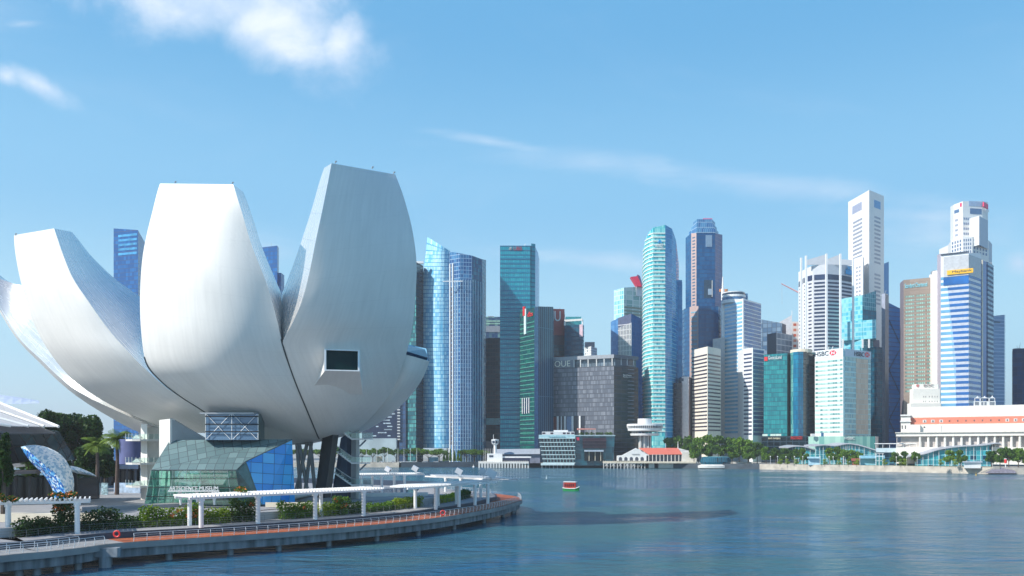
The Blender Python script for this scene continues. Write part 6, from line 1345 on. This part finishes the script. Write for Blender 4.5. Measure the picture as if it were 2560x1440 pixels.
# fountain spray
FO = glass('spray', (.9, .95, .97), .25, .5); mb = MB(); rng = random.Random(2); p = G(1458, 1167)
for _ in range(500):
    a = rng.uniform(0, 6.28); s = rng.random(); h = rng.random(); rr = (3.6*s*h); z = 8.0*h*(1-s)**.6*1.2+.2*rng.random()
    if rng.random() < .4: rr = rng.random()*.4; z = rng.random()*12
    c = Vector((p.x+rr*math.cos(a), p.y+rr*math.sin(a), z)); d = .14; mb.poly([c+Vector((-d, 0, 0)), c+Vector((d, 0, -d)), c+Vector((0, 0, d*2.5))], [(0, 0)]*3)
mb.build('fountain_spray', mat('spray_white', (.8, .85, .88), .4), kind='stuff', label='white fountain spray rising from the water beside the dark hotel wing', category='fountain')
# landing shed, steps and beacon at right
t = thing('landing_shed', 'small white landing shed on the right sea wall', 'shed', (P2(2425, 525).x, 525, 2.6)); D = 524
MB().prism([P2(2410, D), P2(2452, D-2), P2(2452, D+7), P2(2410, D+9)], 2.4, Z(1156, D)).build('wall', WHITE, t); MB().prism([P2(2406, D-1), P2(2456, D-3), P2(2456, D+8), P2(2406, D+10)], Z(1156, D), Z(1154, D), bottom=True).build('roof', mat('canopy_grey', (.5, .56, .64), .5), t)
t = thing('landing_steps', 'dark stone landing mound with steps at the right sea wall', 'steps', (P2(2505, 516).x, 516, 0)); D = 515
MB().hexa([W(2462, 1183, D-3), W(2542, 1183, D-3), W(2530, 1168, D), W(2490, 1168, D)], [W(2462, 1183, D+4), W(2542, 1183, D+4), W(2530, 1168, D+4), W(2490, 1168, D+4)]).build('mound', mat('mound_stone', (.22, .2, .24), .8, var=.3, scale=1), t)
for k in range(6): MB().hexa([W(2452+k*6, 1182-k*2.4, D-1), W(2500, 1182-k*2.4, D-1), W(2500, 1179.6-k*2.4, D-1), W(2452+k*6, 1179.6-k*2.4, D-1)], [W(2452+k*6, 1182-k*2.4, D+4), W(2500, 1182-k*2.4, D+4), W(2500, 1179.6-k*2.4, D+4), W(2452+k*6, 1179.6-k*2.4, D+4)]).build('step', SEAW, t)
t = thing('beacon', 'red topped beacon drum on a white post by the landing steps', 'beacon', (P2(2514, 520).x, 520, 2.6)); q = P2(2514, 518)
MB().tube((q.x, q.y, 2.6), (q.x, q.y, Z(1159, 518)), .25, n=6).build('post', WHITE, t); MB().lathe((q.x, q.y, Z(1158, 518)), [(.7, 0), (.75, 2.4), (.1, 2.6)], 10).build('drum', REDP, t); MB().lathe((q.x, q.y, Z(1148, 518)), [(.78, 0), (.78, .4)], 10).build('band', WHITE, t)
# ------------------------------------------------------------------ pergolas on the promenade
PW = mat('pergola_white', (.80, .80, .80), .45, var=.04)
def pergola(label, a, b, w, z, cols, backcols=(), zb=2.85, sp=.62, point=0.0, m=PW):
    a = Vector(a); b = Vector(b); d = (b-a); L_ = d.length; d.normalize(); n = Vector((-d.y, d.x)); t = thing('pergola', label, 'pergola', (a.x, a.y, zb), 'white pergolas on the promenade')
    k = 0; mb = MB(); x = .2
    while x < L_:
        q = a+d*x; ww = w
        if point: ww = w*min(1, (.25+x/(L_*.25)), (.15+(L_-x)/(L_*point)))
        mb.box((q.x+n.x*w/2, q.y+n.y*w/2, z+.14), (ww+.9, .17, .30), math.atan2(n.y, n.x)); x += sp
    mb.build('louvre_roof', m, t)
    for o, nm in ((.15, 'front'), (w-.3, 'back')):
        p, q = a+n*o, b+n*o; ang = math.atan2(d.y, d.x); c = (p+q)/2
        MB().box((c.x, c.y, z-.17), (L_, .28, .34), ang).build('beam', m, t)
    for px in cols:
        q = onwall(a, b, px)+n*.25; MB().tube((q.x, q.y, zb), (q.x, q.y, z-.34), .36, n=14).box((q.x, q.y, z-.5), (.5, .9, .3), math.atan2(n.y, n.x)).build('column', m, t)
    for px in backcols:
        q = onwall(a+n*w, b+n*w, px)-n*.3; MB().tube((q.x, q.y, zb), (q.x, q.y, z-.34), .34, n=12).build('column', m, t)
    return t
Zr = 7.55
pergola('white louvred pergola cut by the left edge of the picture', P2(-160, 111.5), P2(226, 119.5), 5.2, Zr, (20, 193), (-60, 150))
pergola('longest white louvred pergola in front of the museum entrance', P2(474, 126.5), P2(956, 153), 5.2, Zr, (505, 647, 790, 911), (472, 640, 800))
pergola('brightest white pergola near the tip of the promenade with four front columns', P2(1020, 157), P2(1243, 187), 6, Zr, (1092, 1150, 1190, 1222), (1035, 1092, 1138), sp=.5, point=.45)
pergola('shaded pergola behind the museum stairs facing the bay', P2(850, 232), P2(1062, 241), 6, Zr, (905, 955, 1012), (930, 985))
pergola('shaded pergola behind the brightest one near the promenade tip', P2(1062, 226), P2(1248, 200), 6, Zr, (1112, 1150, 1200), (), sp=.5, point=.4)
fl = None
for i, (px, py, D, s, rz, rx, lab) in enumerate(((970, 1173, 238, 1.5, .2, .4, 'first pale blue floodlight box from the museum stairs on the shaded pergola'), (1038, 1173, 240, 1.7, .4, .5, 'second pale blue floodlight box at the right end of the shaded pergola'), (1147, 1176, 212, 1.7, .5, .5, 'floodlight box alone on the middle of the rear tip pergola'), (1208, 1180, 203, 1.9, .5, .7, 'tilted floodlight box behind the biggest one'), (1228, 1187, 184, 2.1, .6, .6, 'biggest white floodlight box at the tip of the brightest pergola'))):
    if fl is None:
        fl = o = thing('floodlight', lab, 'floodlight', (0, 0, 0)); mb = MB(); c, sn = math.cos(.5), math.sin(.5)
        q = [Vector((x, y*c-z*sn, y*sn+z*c+.75)) for x, y, z in ((-.4, -.5, -.4), (.4, -.5, -.4), (.4, -.5, .4), (-.4, -.5, .4))]; q2 = [Vector((x, y*c-z*sn, y*sn+z*c+.75)) for x, y, z in ((-.4, .5, -.4), (.4, .5, -.4), (.4, .5, .4), (-.4, .5, .4))]
        bo = mb.hexa(q, q2).build('housing', mat('flood_white', (.68, .7, .74), .5), fl); cc = sum(q, Vector())/4; nn = (q[0]-q2[0]).normalized()
        MB().tube(cc+nn*.01, cc+nn*.04, .2, n=12).build('lens', BLACK, bo); MB().tube((-.3, 0, 0), (-.3, 0, .8), .05, n=5).tube((.3, 0, 0), (.3, 0, .8), .05, n=5).build('bracket', STEEL, fl)
    else: o = copy_tree(fl)
    o.location = (P2(px, D).x, D, Zr+.28); o.scale = (s, s, s); o.rotation_euler = (0, 0, rz+1.1); o['label'] = lab; o['group'] = 'floodlight boxes on the pergola roofs'
# ------------------------------------------------------------------ planters and hedges
OFF = offs(Ec, 13.4); mb = MB(); wallalong(mb, OFF[10:8*12], 2.85, 4.15, .35); mb.build('planter_wall', mat('planter_stone', (.42, .42, .43), .8, var=.15, scale=.5), local=False, label='long pale stone planter wall behind the terrace', category='planter')
MB().box((P2(90, 128).x, 131, 4.2), (17, 3, 1.2)).build('planter_wall', CREAM, label='cream low wall behind the hedge under the left pergola', category='wall')
FLW = mat('flower_orange', (.75, .18, .03), .6, var=.2, scale=3)
OFC = offs(Ec, 12.2)
def curve_at(curve, px):
    for a, b in zip(curve, curve[1:]):
        pa, pb = a[0]/a[1]*F+1280, b[0]/b[1]*F+1280
        if pa <= px <= pb: return Vector(a).lerp(Vector(b), (px-pa)/(pb-pa))
    return Vector(curve[-1])
def hedge(x0, x1, ytop, label, m=None, flowers=0, seed=0, lumps=.25, zb=2.9, kind='hedge'):
    rng = random.Random(seed); A = curve_at(OFC, x0); B = curve_at(OFC, x1); L_ = (B-A).length; D = (A.y+B.y)/2; h = Z(ytop, D)-zb
    t = thing(kind, label, 'hedge' if kind == 'hedge' else 'plant', (A.x, A.y, zb)); mb = MB(); mf = MB(); n = max(3, int(L_/1.0))
    for i in range(n):
        c = A.lerp(B, (i+.5)/n); hh = h*(1-lumps*rng.random())
        for zc in [.45+.8*j for j in range(max(1, int((hh-.5)/.8)))]+[max(.5, hh-.4)]:
            leaf_quads(mb, Vector((c.x+rng.uniform(-.2, .2), c.y+rng.uniform(-.2, .2), zb+zc)), (.95, 1.1, .75), 110, .15, rng)
        if flowers and rng.random() < flowers: mf = MB(); leaf_quads(mf, Vector((c.x, c.y-.7, zb+hh*rng.uniform(.4, .95))), (.5, .4, .5), 26, .12, rng); mf.build('flower_cluster', FLW, t)
    mb.build('foliage', m or LEAF, t); [MB().tube((q.x, q.y, zb-.05), (q.x, q.y, zb+h*.5), .06, n=5).build('stem', BARK, t) for q in (A, B)]
    return t
HL = [(40, 132, 1292, 'low dark hedge between the two columns of the left pergola', LEAFD, 0), (138, 188, 1246, 'tall climbing vine block beside the right column of the left pergola', LEAFD, .6),
      (204, 288, 1268, 'dark trimmed hedge right of the left pergola', LEAFD, 0), (290, 350, 1284, 'lower hedge part with pale tips right of the dark trimmed hedge', LEAF, 0),
      (352, 478, 1264, 'bright yellow green hedge left of the first column of the longest pergola', LEAFY, .25), (484, 500, 1258, 'orange flowering creeper at the first column of the longest pergola', LEAF, 1),
      (505, 575, 1268, 'thin low hedge on the planter right of the first pergola column', LEAFY, 0), (578, 640, 1240, 'tall bush between the first two columns of the longest pergola', LEAFD, .1),
      (700, 782, 1250, 'bush group left of the third column of the longest pergola', LEAF, .1), (800, 835, 1258, 'small trimmed hedge right of the third pergola column', LEAFY, 0),
      (836, 870, 1234, 'red tinged climbing bush between the third and fourth columns', LEAF, .7), (872, 905, 1254, 'dark hedge left of the fourth column of the longest pergola', LEAFD, 0),
      (918, 985, 1256, 'wide green hedge between the longest and the brightest pergola', LEAF, 0), (986, 1050, 1242, 'leafy green hedge under the left end of the brightest pergola', LEAFY, 0),
      (1096, 1140, 1236, 'yellow green bush behind the first column of the brightest pergola', LEAFY, 0), (1141, 1172, 1226, 'dark green bush between the last columns of the brightest pergola', LEAFD, .1)]
for i, (x0, x1, y, lab, m_, fl_) in enumerate(HL): hedge(x0, x1, y, lab, m_, fl_, i)
def topplant(px, ytop, D, w, label, seed):
    rng = random.Random(seed); t = thing('roof_vine', label, 'plant', (P2(px, D).x, D, Zr+.2)); mb = MB(); mf = MB()
    for k in range(int(w/.5)):
        c = Vector((P2(px, D).x-w/2+k*.5, D+rng.uniform(-1, 1), Zr+.5+rng.random()*.5)); leaf_quads(mb, c, (.6, .6, .4), 60, .15, rng); mf = MB(); leaf_quads(mf, c+Vector((0, -.2, .1)), (.6, .5, .4), 14, .12, rng); mf.build('flower_cluster', FLW, t)
    mb.build('foliage', LEAF, t)
topplant(165, 1230, 119.5, 3.0, 'flowering vine on top of the left pergola roof at right', 1); topplant(15, 1230, 113, 2.6, 'flowering vine on top of the left pergola roof at the picture edge', 2); topplant(610, 1228, 136, 1.6, 'small yellow flowering vine on the longest pergola roof', 3)
# white bench, steps and ramp wall on the plaza
MB().prism([P2(205, 150), P2(370, 158), P2(640, 172), P2(640, 174), P2(370, 161), P2(205, 153)], 3.6, 4.3).build('ramp_wall', PAV, label='low curved pale wall on the plaza before the museum hall', category='wall')
MB().box((P2(730, 160).x, 160, 4.2), (10, .5, .9)).build('parapet', CREAM, label='short cream parapet on the plaza behind the longest pergola', category='wall')
MB().box((P2(1000, 200).x-6, 197, 4.0), (26, .8, .9), .25).build('pond_wall', WHITE2, label='long low white wall on the plaza right of the museum stairs', category='wall')
pw_ = MB(); pw_.prism([P2(870, 205), P2(1040, 215), P2(1050, 238), P2(880, 245)], 3.0, 3.62); pw_.build('pond', DARKGL, kind='structure')
mb = MB(); wallalong(mb, offs(Ec, 9)[8*15:8*18+2], 3.0, 5.0, .5); mb.build('rear_parapet', NAVY, local=False, label='dark parapet below the shaded rear pergola', category='wall')
# ------------------------------------------------------------------ shopping arcade building at the left edge
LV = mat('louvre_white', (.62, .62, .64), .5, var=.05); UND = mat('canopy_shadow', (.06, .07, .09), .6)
t = thing('mall_building', 'dark glass building with white louvred canopy at the left edge of the picture', 'building', (-92, 160, 3.6))
A, B, Cc, Dd = W(-120, 962, 165), W(140, 1068, 158), W(20, 1066, 140), W(-160, 1040, 135)
can = MB()
for k in range(17):
    q = k/17; a = A.lerp(Dd, q); b = B.lerp(Cc, q); a2 = A.lerp(Dd, q+.036); b2 = B.lerp(Cc, q+.036); can.hexa([a, b, b2, a2], [p+Vector((0, 0, .12)) for p in (a, b, b2, a2)])
can.build('louvre_canopy', LV, t)
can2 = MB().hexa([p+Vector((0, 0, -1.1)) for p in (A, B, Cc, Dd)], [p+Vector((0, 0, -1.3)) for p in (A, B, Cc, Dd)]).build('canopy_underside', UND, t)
for q in (.0, .33, .66, 1.0):
    MB().tube(A.lerp(Dd, q)+Vector((0, 0, .2)), B.lerp(Cc, q)+Vector((.5, 0, .1)), .28, n=6).build('canopy_beam', WHITE, t)
rows = []
for k in range(9):
    q = k/8; x = -80+178*q; rows.append([W(x, 984+10*q*q*1.8, 250), W(x, 992+6*q*q*1.6, 250), W(x, 1012-4*q, 236), W(x, 984+10*q*q*1.8, 250)])
MB().grid(rows).build('upper_canopy', mat('canopy_blue_white', (.5, .56, .68), .5), t)
q = [W(-90, 1175, 170), W(88, 1152, 172), W(40, 1074, 168), W(-90, 1062, 166)]; MB().hexa(q, [p+Vector((0, 16, 0)) for p in q]).build('glass_front', cw('mall_glass', '#0a1a24', '#17414c', '#0c1216', 3.5, 3.6, .06, .08, rough=.1, prob=.62), t)
q = [W(-90, 1192, 164), W(88, 1184, 168), W(90, 1176, 168), W(-90, 1180, 164)]; MB().hexa(q, [p+Vector((0, 18, 0)) for p in q]).build('balcony_slab', mat('slab_brown_grey', (.12, .11, .115), .7), t)
q = [W(-90, 1275, 172), W(192, 1270, 180), W(192, 1196, 180), W(-90, 1188, 172)]; MB().hexa(q, [p+Vector((0, 10, 0)) for p in q]).build('lower_front', cw('mall_low_shaded', '#050608', '#0c0d12', '#141418', 7, 9, .05, .05, prob=.6), t)  # colours taken near black to stand in for the canopy's shade
for x in (8, 40, 75, 118): MB().tube(W(x, 1268, 170), W(x, 1190, 170), .3, n=8).build('column', mat('mall_col', (.04, .04, .045), .7), t)
t = thing('arcade_building', 'low dark colonnaded building in shade behind the palm trees', 'building', (P2(270, 262).x, 262, 3.6))
MB().prism([P2(150, 262), P2(350, 256), P2(352, 280), P2(150, 285)], 3.4, Z(1152, 260)).build('wall', cw('arcade_wall', '#0a0c16', '#1c2238', '#232738', 5, 4, .08, .1), t)
MB().prism([P2(285, 250), P2(345, 246), P2(346, 262), P2(287, 262)], Z(1172, 250), Z(1163, 250), bottom=True).build('canopy', mat('arcade_canopy', (.35, .4, .52), .6), t)
for k in range(9): MB().tube(W(170+k*21, 1245, 254), W(170+k*21, 1160, 254), .4, n=8).build('column', mat('arcade_col', (.16, .15, .17), .7), t)
MB().prism([P2(285, 215), P2(350, 212), P2(351, 216), P2(286, 219)], 3.6, 6.0).build('glass_parapet', mat('pale_blue_panel', (.35, .45, .58), .3, var=.4, scale=.8), label='pale blue glass parapet behind the left stair tower', category='wall')
for i, x in enumerate((242, 262)):
    MB().box((P2(x, 205).x, 205, 5), (1.5, .4, 3)).build('display_panel', mat('display_panel', (.35, .5, .55), .3, var=.7, scale=2.5), label=('pale patterned display panel left of the palm trunks', 'pale patterned display panel right beside the palm trunks')[i], category='panel')
# ------------------------------------------------------------------ crescent sculpture
def horn(name, label, cl, mA, mB_, D0, split=.5, n=16, flat=.55):
    t = thing(name, label, 'sculpture', W(cl[-1][0], cl[-1][1], D0)); sm = catmull(cl, 5); ra, rb = [], []
    for i, (x, y, r) in enumerate(sm):
        a = sm[max(i-1, 0)]; b = sm[min(i+1, len(sm)-1)]; tx, ty = b[0]-a[0], -(b[1]-a[1]); l = math.hypot(tx, ty); nx, nz = -ty/l, tx/l   # normal in the picture plane pointing outward (up right)
        c = W(x, y, D0); rr = r/F*D0; k1 = []; k2 = []
        for k in range(n+1):
            a0 = math.pi*k/n-math.pi/2+ (split-.5)*2
            k1.append(c+Vector((-nx*math.cos(a0)*rr, rr*flat*math.sin(a0)-0, -nz*math.cos(a0)*rr))); a1 = a0+math.pi; k2.append(c+Vector((-nx*math.cos(a1)*rr, rr*flat*math.sin(a1), -nz*math.cos(a1)*rr)))
        ra.append(k1); rb.append(k2)
    MB().grid(ra).build('pale_side', mA, t, smooth=False); MB().grid(rb).build('blue_side', mB_, t, smooth=False); return t
def flake(name, cols, sc=2.4):
    m = bpy.data.materials.new(name); m.use_nodes = True; nt = m.node_tree; N = nt.nodes; L = nt.links; b = N['Principled BSDF']
    tc = N.new('ShaderNodeTexCoord'); v = N.new('ShaderNodeTexVoronoi'); v.inputs['Scale'].default_value = sc; L.new(tc.outputs['Object'], v.inputs['Vector'])
    r = N.new('ShaderNodeValToRGB'); r.color_ramp.interpolation = 'CONSTANT'; e = r.color_ramp.elements; e[0].color = lin(cols[0]); e[1].color = lin(cols[1]); e[1].position = .3
    for i, c in enumerate(cols[2:]): k = e.new(.45+.18*i); k.color = lin(c)
    s = N.new('ShaderNodeSeparateColor'); L.new(v.outputs['Color'], s.inputs[0]); L.new(s.outputs[0], r.inputs[0]); L.new(r.outputs[0], b.inputs['Base Color']); b.inputs['Roughness'].default_value = .4
    bp = N.new('ShaderNodeBump'); bp.inputs['Strength'].default_value = .6; L.new(v.outputs['Distance'], bp.inputs['Height']); L.new(bp.outputs[0], b.inputs['Normal']); return m
FW = flake('pale_flakes', ['#f2f6f8', '#d8e6ee', '#ffffff', '#a9c8dc']); FB = flake('blue_flakes', ['#2f86d6', '#0f5fc0', '#6fc0f0', '#0a3c8c', '#dff0fa'])
def crescent():
    D0 = 168; t = thing('sculpture', 'giant crescent sculpture patched in pale white and bright blue beside the left building', 'sculpture', W(160, 1262, D0))
    o = [(52, 1117), (72, 1113), (95, 1113), (120, 1119), (145, 1131), (163, 1148), (176, 1170), (184, 1195), (185, 1220), (181, 1262)]
    i_ = [(54, 1121), (64, 1138), (80, 1158), (92, 1170), (104, 1182), (116, 1197), (124, 1210), (131, 1224), (135, 1238), (136, 1262)]
    m_ = [(53, 1119), (72, 1128), (92, 1144), (108, 1157), (124, 1170), (138, 1182), (148, 1196), (156, 1210), (162, 1226), (166, 1262)]
    rows = [[*a, *b, *c] for a, b, c in zip(o, m_, i_)]; sm = catmull([tuple(r) for r in rows], 5); top, bot, bk = [], [], []
    for r in sm:
        w = math.hypot(r[0]-r[4], r[1]-r[5])*.06
        top.append([W(r[0]+(r[2]-r[0])*k/8, r[1]+(r[3]-r[1])*k/8, D0-w*math.sin(k/8*math.pi/2)) for k in range(9)])
        bot.append([W(r[2]+(r[4]-r[2])*k/8, r[3]+(r[5]-r[3])*k/8, D0-w*math.cos(k/8*math.pi/2)) for k in range(9)])
        bk.append([W(r[4]+(r[0]-r[4])*k/8, r[5]+(r[1]-r[5])*k/8, D0+w*math.sin(k/8*math.pi)) for k in range(9)])
    MB().grid(top).build('pale_side', FW, t); MB().grid(bot).build('blue_side', FB, t); MB().grid(bk).build('rear_side', FW, t)
crescent()
def fin():
    D0 = 172; t = thing('sculpture', 'low pale pointed fin shaped sculpture right of the giant crescent', 'sculpture', W(190, 1262, D0))
    a = [(176, 1164), (195, 1168), (215, 1176), (232, 1184), (241, 1190)]; b = [(176, 1182), (195, 1184), (215, 1187), (232, 1190), (241, 1191.5)]
    sa, sb = catmull(a, 4), catmull(b, 4); u = [[W(p[0]+(q[0]-p[0])*k/6, p[1]+(q[1]-p[1])*k/6, D0-1.4*math.sin(k/6*math.pi)) for k in range(7)] for p, q in zip(sa, sb)]; v = [[W(q[0]+(p[0]-q[0])*k/6, q[1]+(p[1]-q[1])*k/6, D0+1.2*math.sin(k/6*math.pi)) for k in range(7)] for p, q in zip(sa, sb)]
    MB().grid(u).grid(v).build('body', FW, t); MB().tube(W(190, 1262, D0), W(186, 1180, D0), .5, n=8).build('support', BLACK, t)
fin()
# ------------------------------------------------------------------ trees and palms at left
for i, (px, D, yt, w, lab) in enumerate(((130, 240, 1034, 110, 'dark spreading tree left above the crescent sculpture'), (185, 250, 1030, 110, 'tallest dark tree behind the crescent sculpture'), (240, 245, 1042, 90, 'dark tree behind the two palms'), (95, 235, 1060, 90, 'dark tree touching the louvred canopy'))):
    t = make_tree(lab, (Z(yt, D)-3.6)*1.08, w/F*D*1.3, 'round', 40+i, 9000, .36, LEAFD); t.location = (P2(px, D).x, D, 3.6)
for i, (px, D, yt, w, lab) in enumerate(((150, 225, 1120, 70, 'low dark bushy tree beside the crescent sculpture'), (215, 222, 1112, 80, 'low dark bushy tree left of the palms'), (262, 228, 1125, 60, 'low dark bushy tree between the palm crowns'), (8, 130, 1062, 44, 'dark green tree under the louvred canopy at the picture edge'), (75, 190, 1106, 40, 'light green bush above the tip of the crescent sculpture'))):
    t = make_tree(lab, Z(yt, D)-3.6, w/F*D, 'round', 60+i, 3600, .3, LEAFD if i < 4 else LEAF); t.location = (P2(px, D).x, D, 3.6)
def palm(px, D, ytop, spread, label, seed):
    rng = random.Random(seed); h = Z(ytop, D)-3.6; t = thing('palm_tree', label, 'palm tree', (P2(px, D).x, D, 3.6)); x, y = P2(px, D); R_ = spread/F*D/2; hc = h-R_*.75
    MB().tube((x, y, 3.4), (x+.2, y, 3.6+hc*.6), .55, .42, 10).tube((x+.2, y, 3.6+hc*.6), (x, y, 3.6+hc), .42, .34, 10).build('trunk', mat('palm_bark', (.10, .07, .06), .9, var=.3, scale=2, stretch=(1, 1, 6)), t)
    for k in range(19):
        a = k*2.4+rng.random()*.4; el = rng.uniform(-.1, 1.25); ln = R_*rng.uniform(.95, 1.25); mb = MB(); p = Vector((x, y, 3.6+hc)); d = Vector((math.cos(a)*math.cos(el), math.sin(a)*math.cos(el), math.sin(el))); side = Vector((-math.sin(a), math.cos(a), 0)); st = 11
        for i in range(st):
            q = p+d*(ln/st); d = (d+Vector((0, 0, -.16))).normalized(); w = ln*.30*math.sin(math.pi*(i+.8)/(st+1))+.1
            for sgn in (1, -1):
                for j in range(2):
                    o = p.lerp(q, j*.5); e = o+side*sgn*w+d*(w*.45)+Vector((0, 0, -w*.38)); mb.poly([o, o+d*(ln/st*.33), e+d*.1, e])
            mb.tube(p, q, .05, n=3, caps=False); p = q
        mb.build('frond', PALML, t)
    return t
PALML = leaf_mat('palm_leaves', (.06, .13, .02), (.24, .34, .05))
palm(242, 218, 1086, 74, 'left palm tree of the pair beside the stair tower', 1); palm(292, 205, 1072, 76, 'right palm tree of the pair beside the stair tower', 2)
# low trees beyond the museum legs are on the far shore; people on the plaza
def person(px, D, z0, label, shirt, trousers, h=1.72, face=0.0):
    x, y = P2(px, D); t = thing('person', label, 'person', (x, y, z0)); s = h/1.72
    J = {'pelvis': (0, 0, .92, .135), 'waist': (0, 0, 1.08, .125), 'chest': (0, .0, 1.3, .15), 'neck': (0, 0, 1.47, .055), 'head': (0, -.01, 1.56, .085), 'top': (0, 0, 1.66, .085)}
    vs, es, rs = [], [], []
    def add(p, r, par=None):
        vs.append((p[0]*s, p[1]*s, p[2]*s)); rs.append(r*s)
        if par is not None: es.append((par, len(vs)-1))
        return len(vs)-1
    pe = add((0, 0, .92), .13); wa = add((0, 0, 1.08), .115, pe); ch = add((0, 0, 1.3), .135, wa); ne = add((0, 0, 1.46), .052, ch); hd = add((0, -.02, 1.56), .08, ne); add((0, -.01, 1.66), .075, hd)
    for sg in (-1, 1):
        sh = add((.17*sg, 0, 1.38), .055, ch); el = add((.23*sg, .02, 1.12), .042, sh); wr = add((.24*sg, -.05, .88), .028, el); add((.24*sg, -.07, .78), .03, wr)
        hi = add((.09*sg, 0, .86), .09, pe); kn = add((.10*sg, -.02, .48), .062, hi); an = add((.11*sg, .02, .09), .042, kn); add((.12*sg, -.13, .04), .035, an)
    me = bpy.data.meshes.new('body'); me.from_pydata(vs, es, []); o = bpy.data.objects.new('body', me); C.objects.link(o); o.parent = t
    md = o.modifiers.new('skin', 'SKIN'); 
    if not me.skin_vertices: 
        me.attributes
    for v, r in zip(me.skin_vertices[0].data, rs): v.radius = (r, r)
    me.skin_vertices[0].data[0].use_root = True; o.modifiers.new('s', 'SUBSURF').levels = 1
    bpy.context.view_layer.update(); dg = bpy.context.evaluated_depsgraph_get(); nm = bpy.data.meshes.new_from_object(o.evaluated_get(dg)); o.modifiers.clear(); o.data = nm
    SK = mat('skin', (.5, .3, .2), .6); nm.materials.clear()
    for m in (SK, shirt, trousers, BLACK): nm.materials.append(m)
    for p in nm.polygons:
        c = p.center; zc = c.z/s; p.use_smooth = True
        p.material_index = 3 if zc < .08 or zc > 1.6 else 2 if zc < .95 and abs(c.x/s) < .2 else 1 if zc < 1.45 and zc > (1.1 if abs(c.x/s) > .19 else .9) else 0
    t.rotation_euler = (0, 0, face); return t
try:
    person(806, 186, 3.6, 'person in a white shirt and blue trousers standing right of the third pergola column', mat('shirt_white', (.75, .75, .75), .8), mat('jeans', (.06, .1, .22), .8))
except Exception as ex:
    print('person failed', ex)

# ------------------------------------------------------------------ humid air
hm = bpy.data.materials.new('haze'); hm.use_nodes = True; nt = hm.node_tree; nt.nodes.remove(nt.nodes['Principled BSDF'])
vp = nt.nodes.new('ShaderNodeVolumePrincipled'); vp.inputs['Color'].default_value = (.93, .97, 1, 1); vp.inputs['Density'].default_value = .00015; vp.inputs['Anisotropy'].default_value = .2
nt.links.new(vp.outputs[0], nt.nodes['Material Output'].inputs['Volume'])
MB().box((0, 4000, 178), (12600, 10400, 368)).build('haze', hm, kind='stuff')
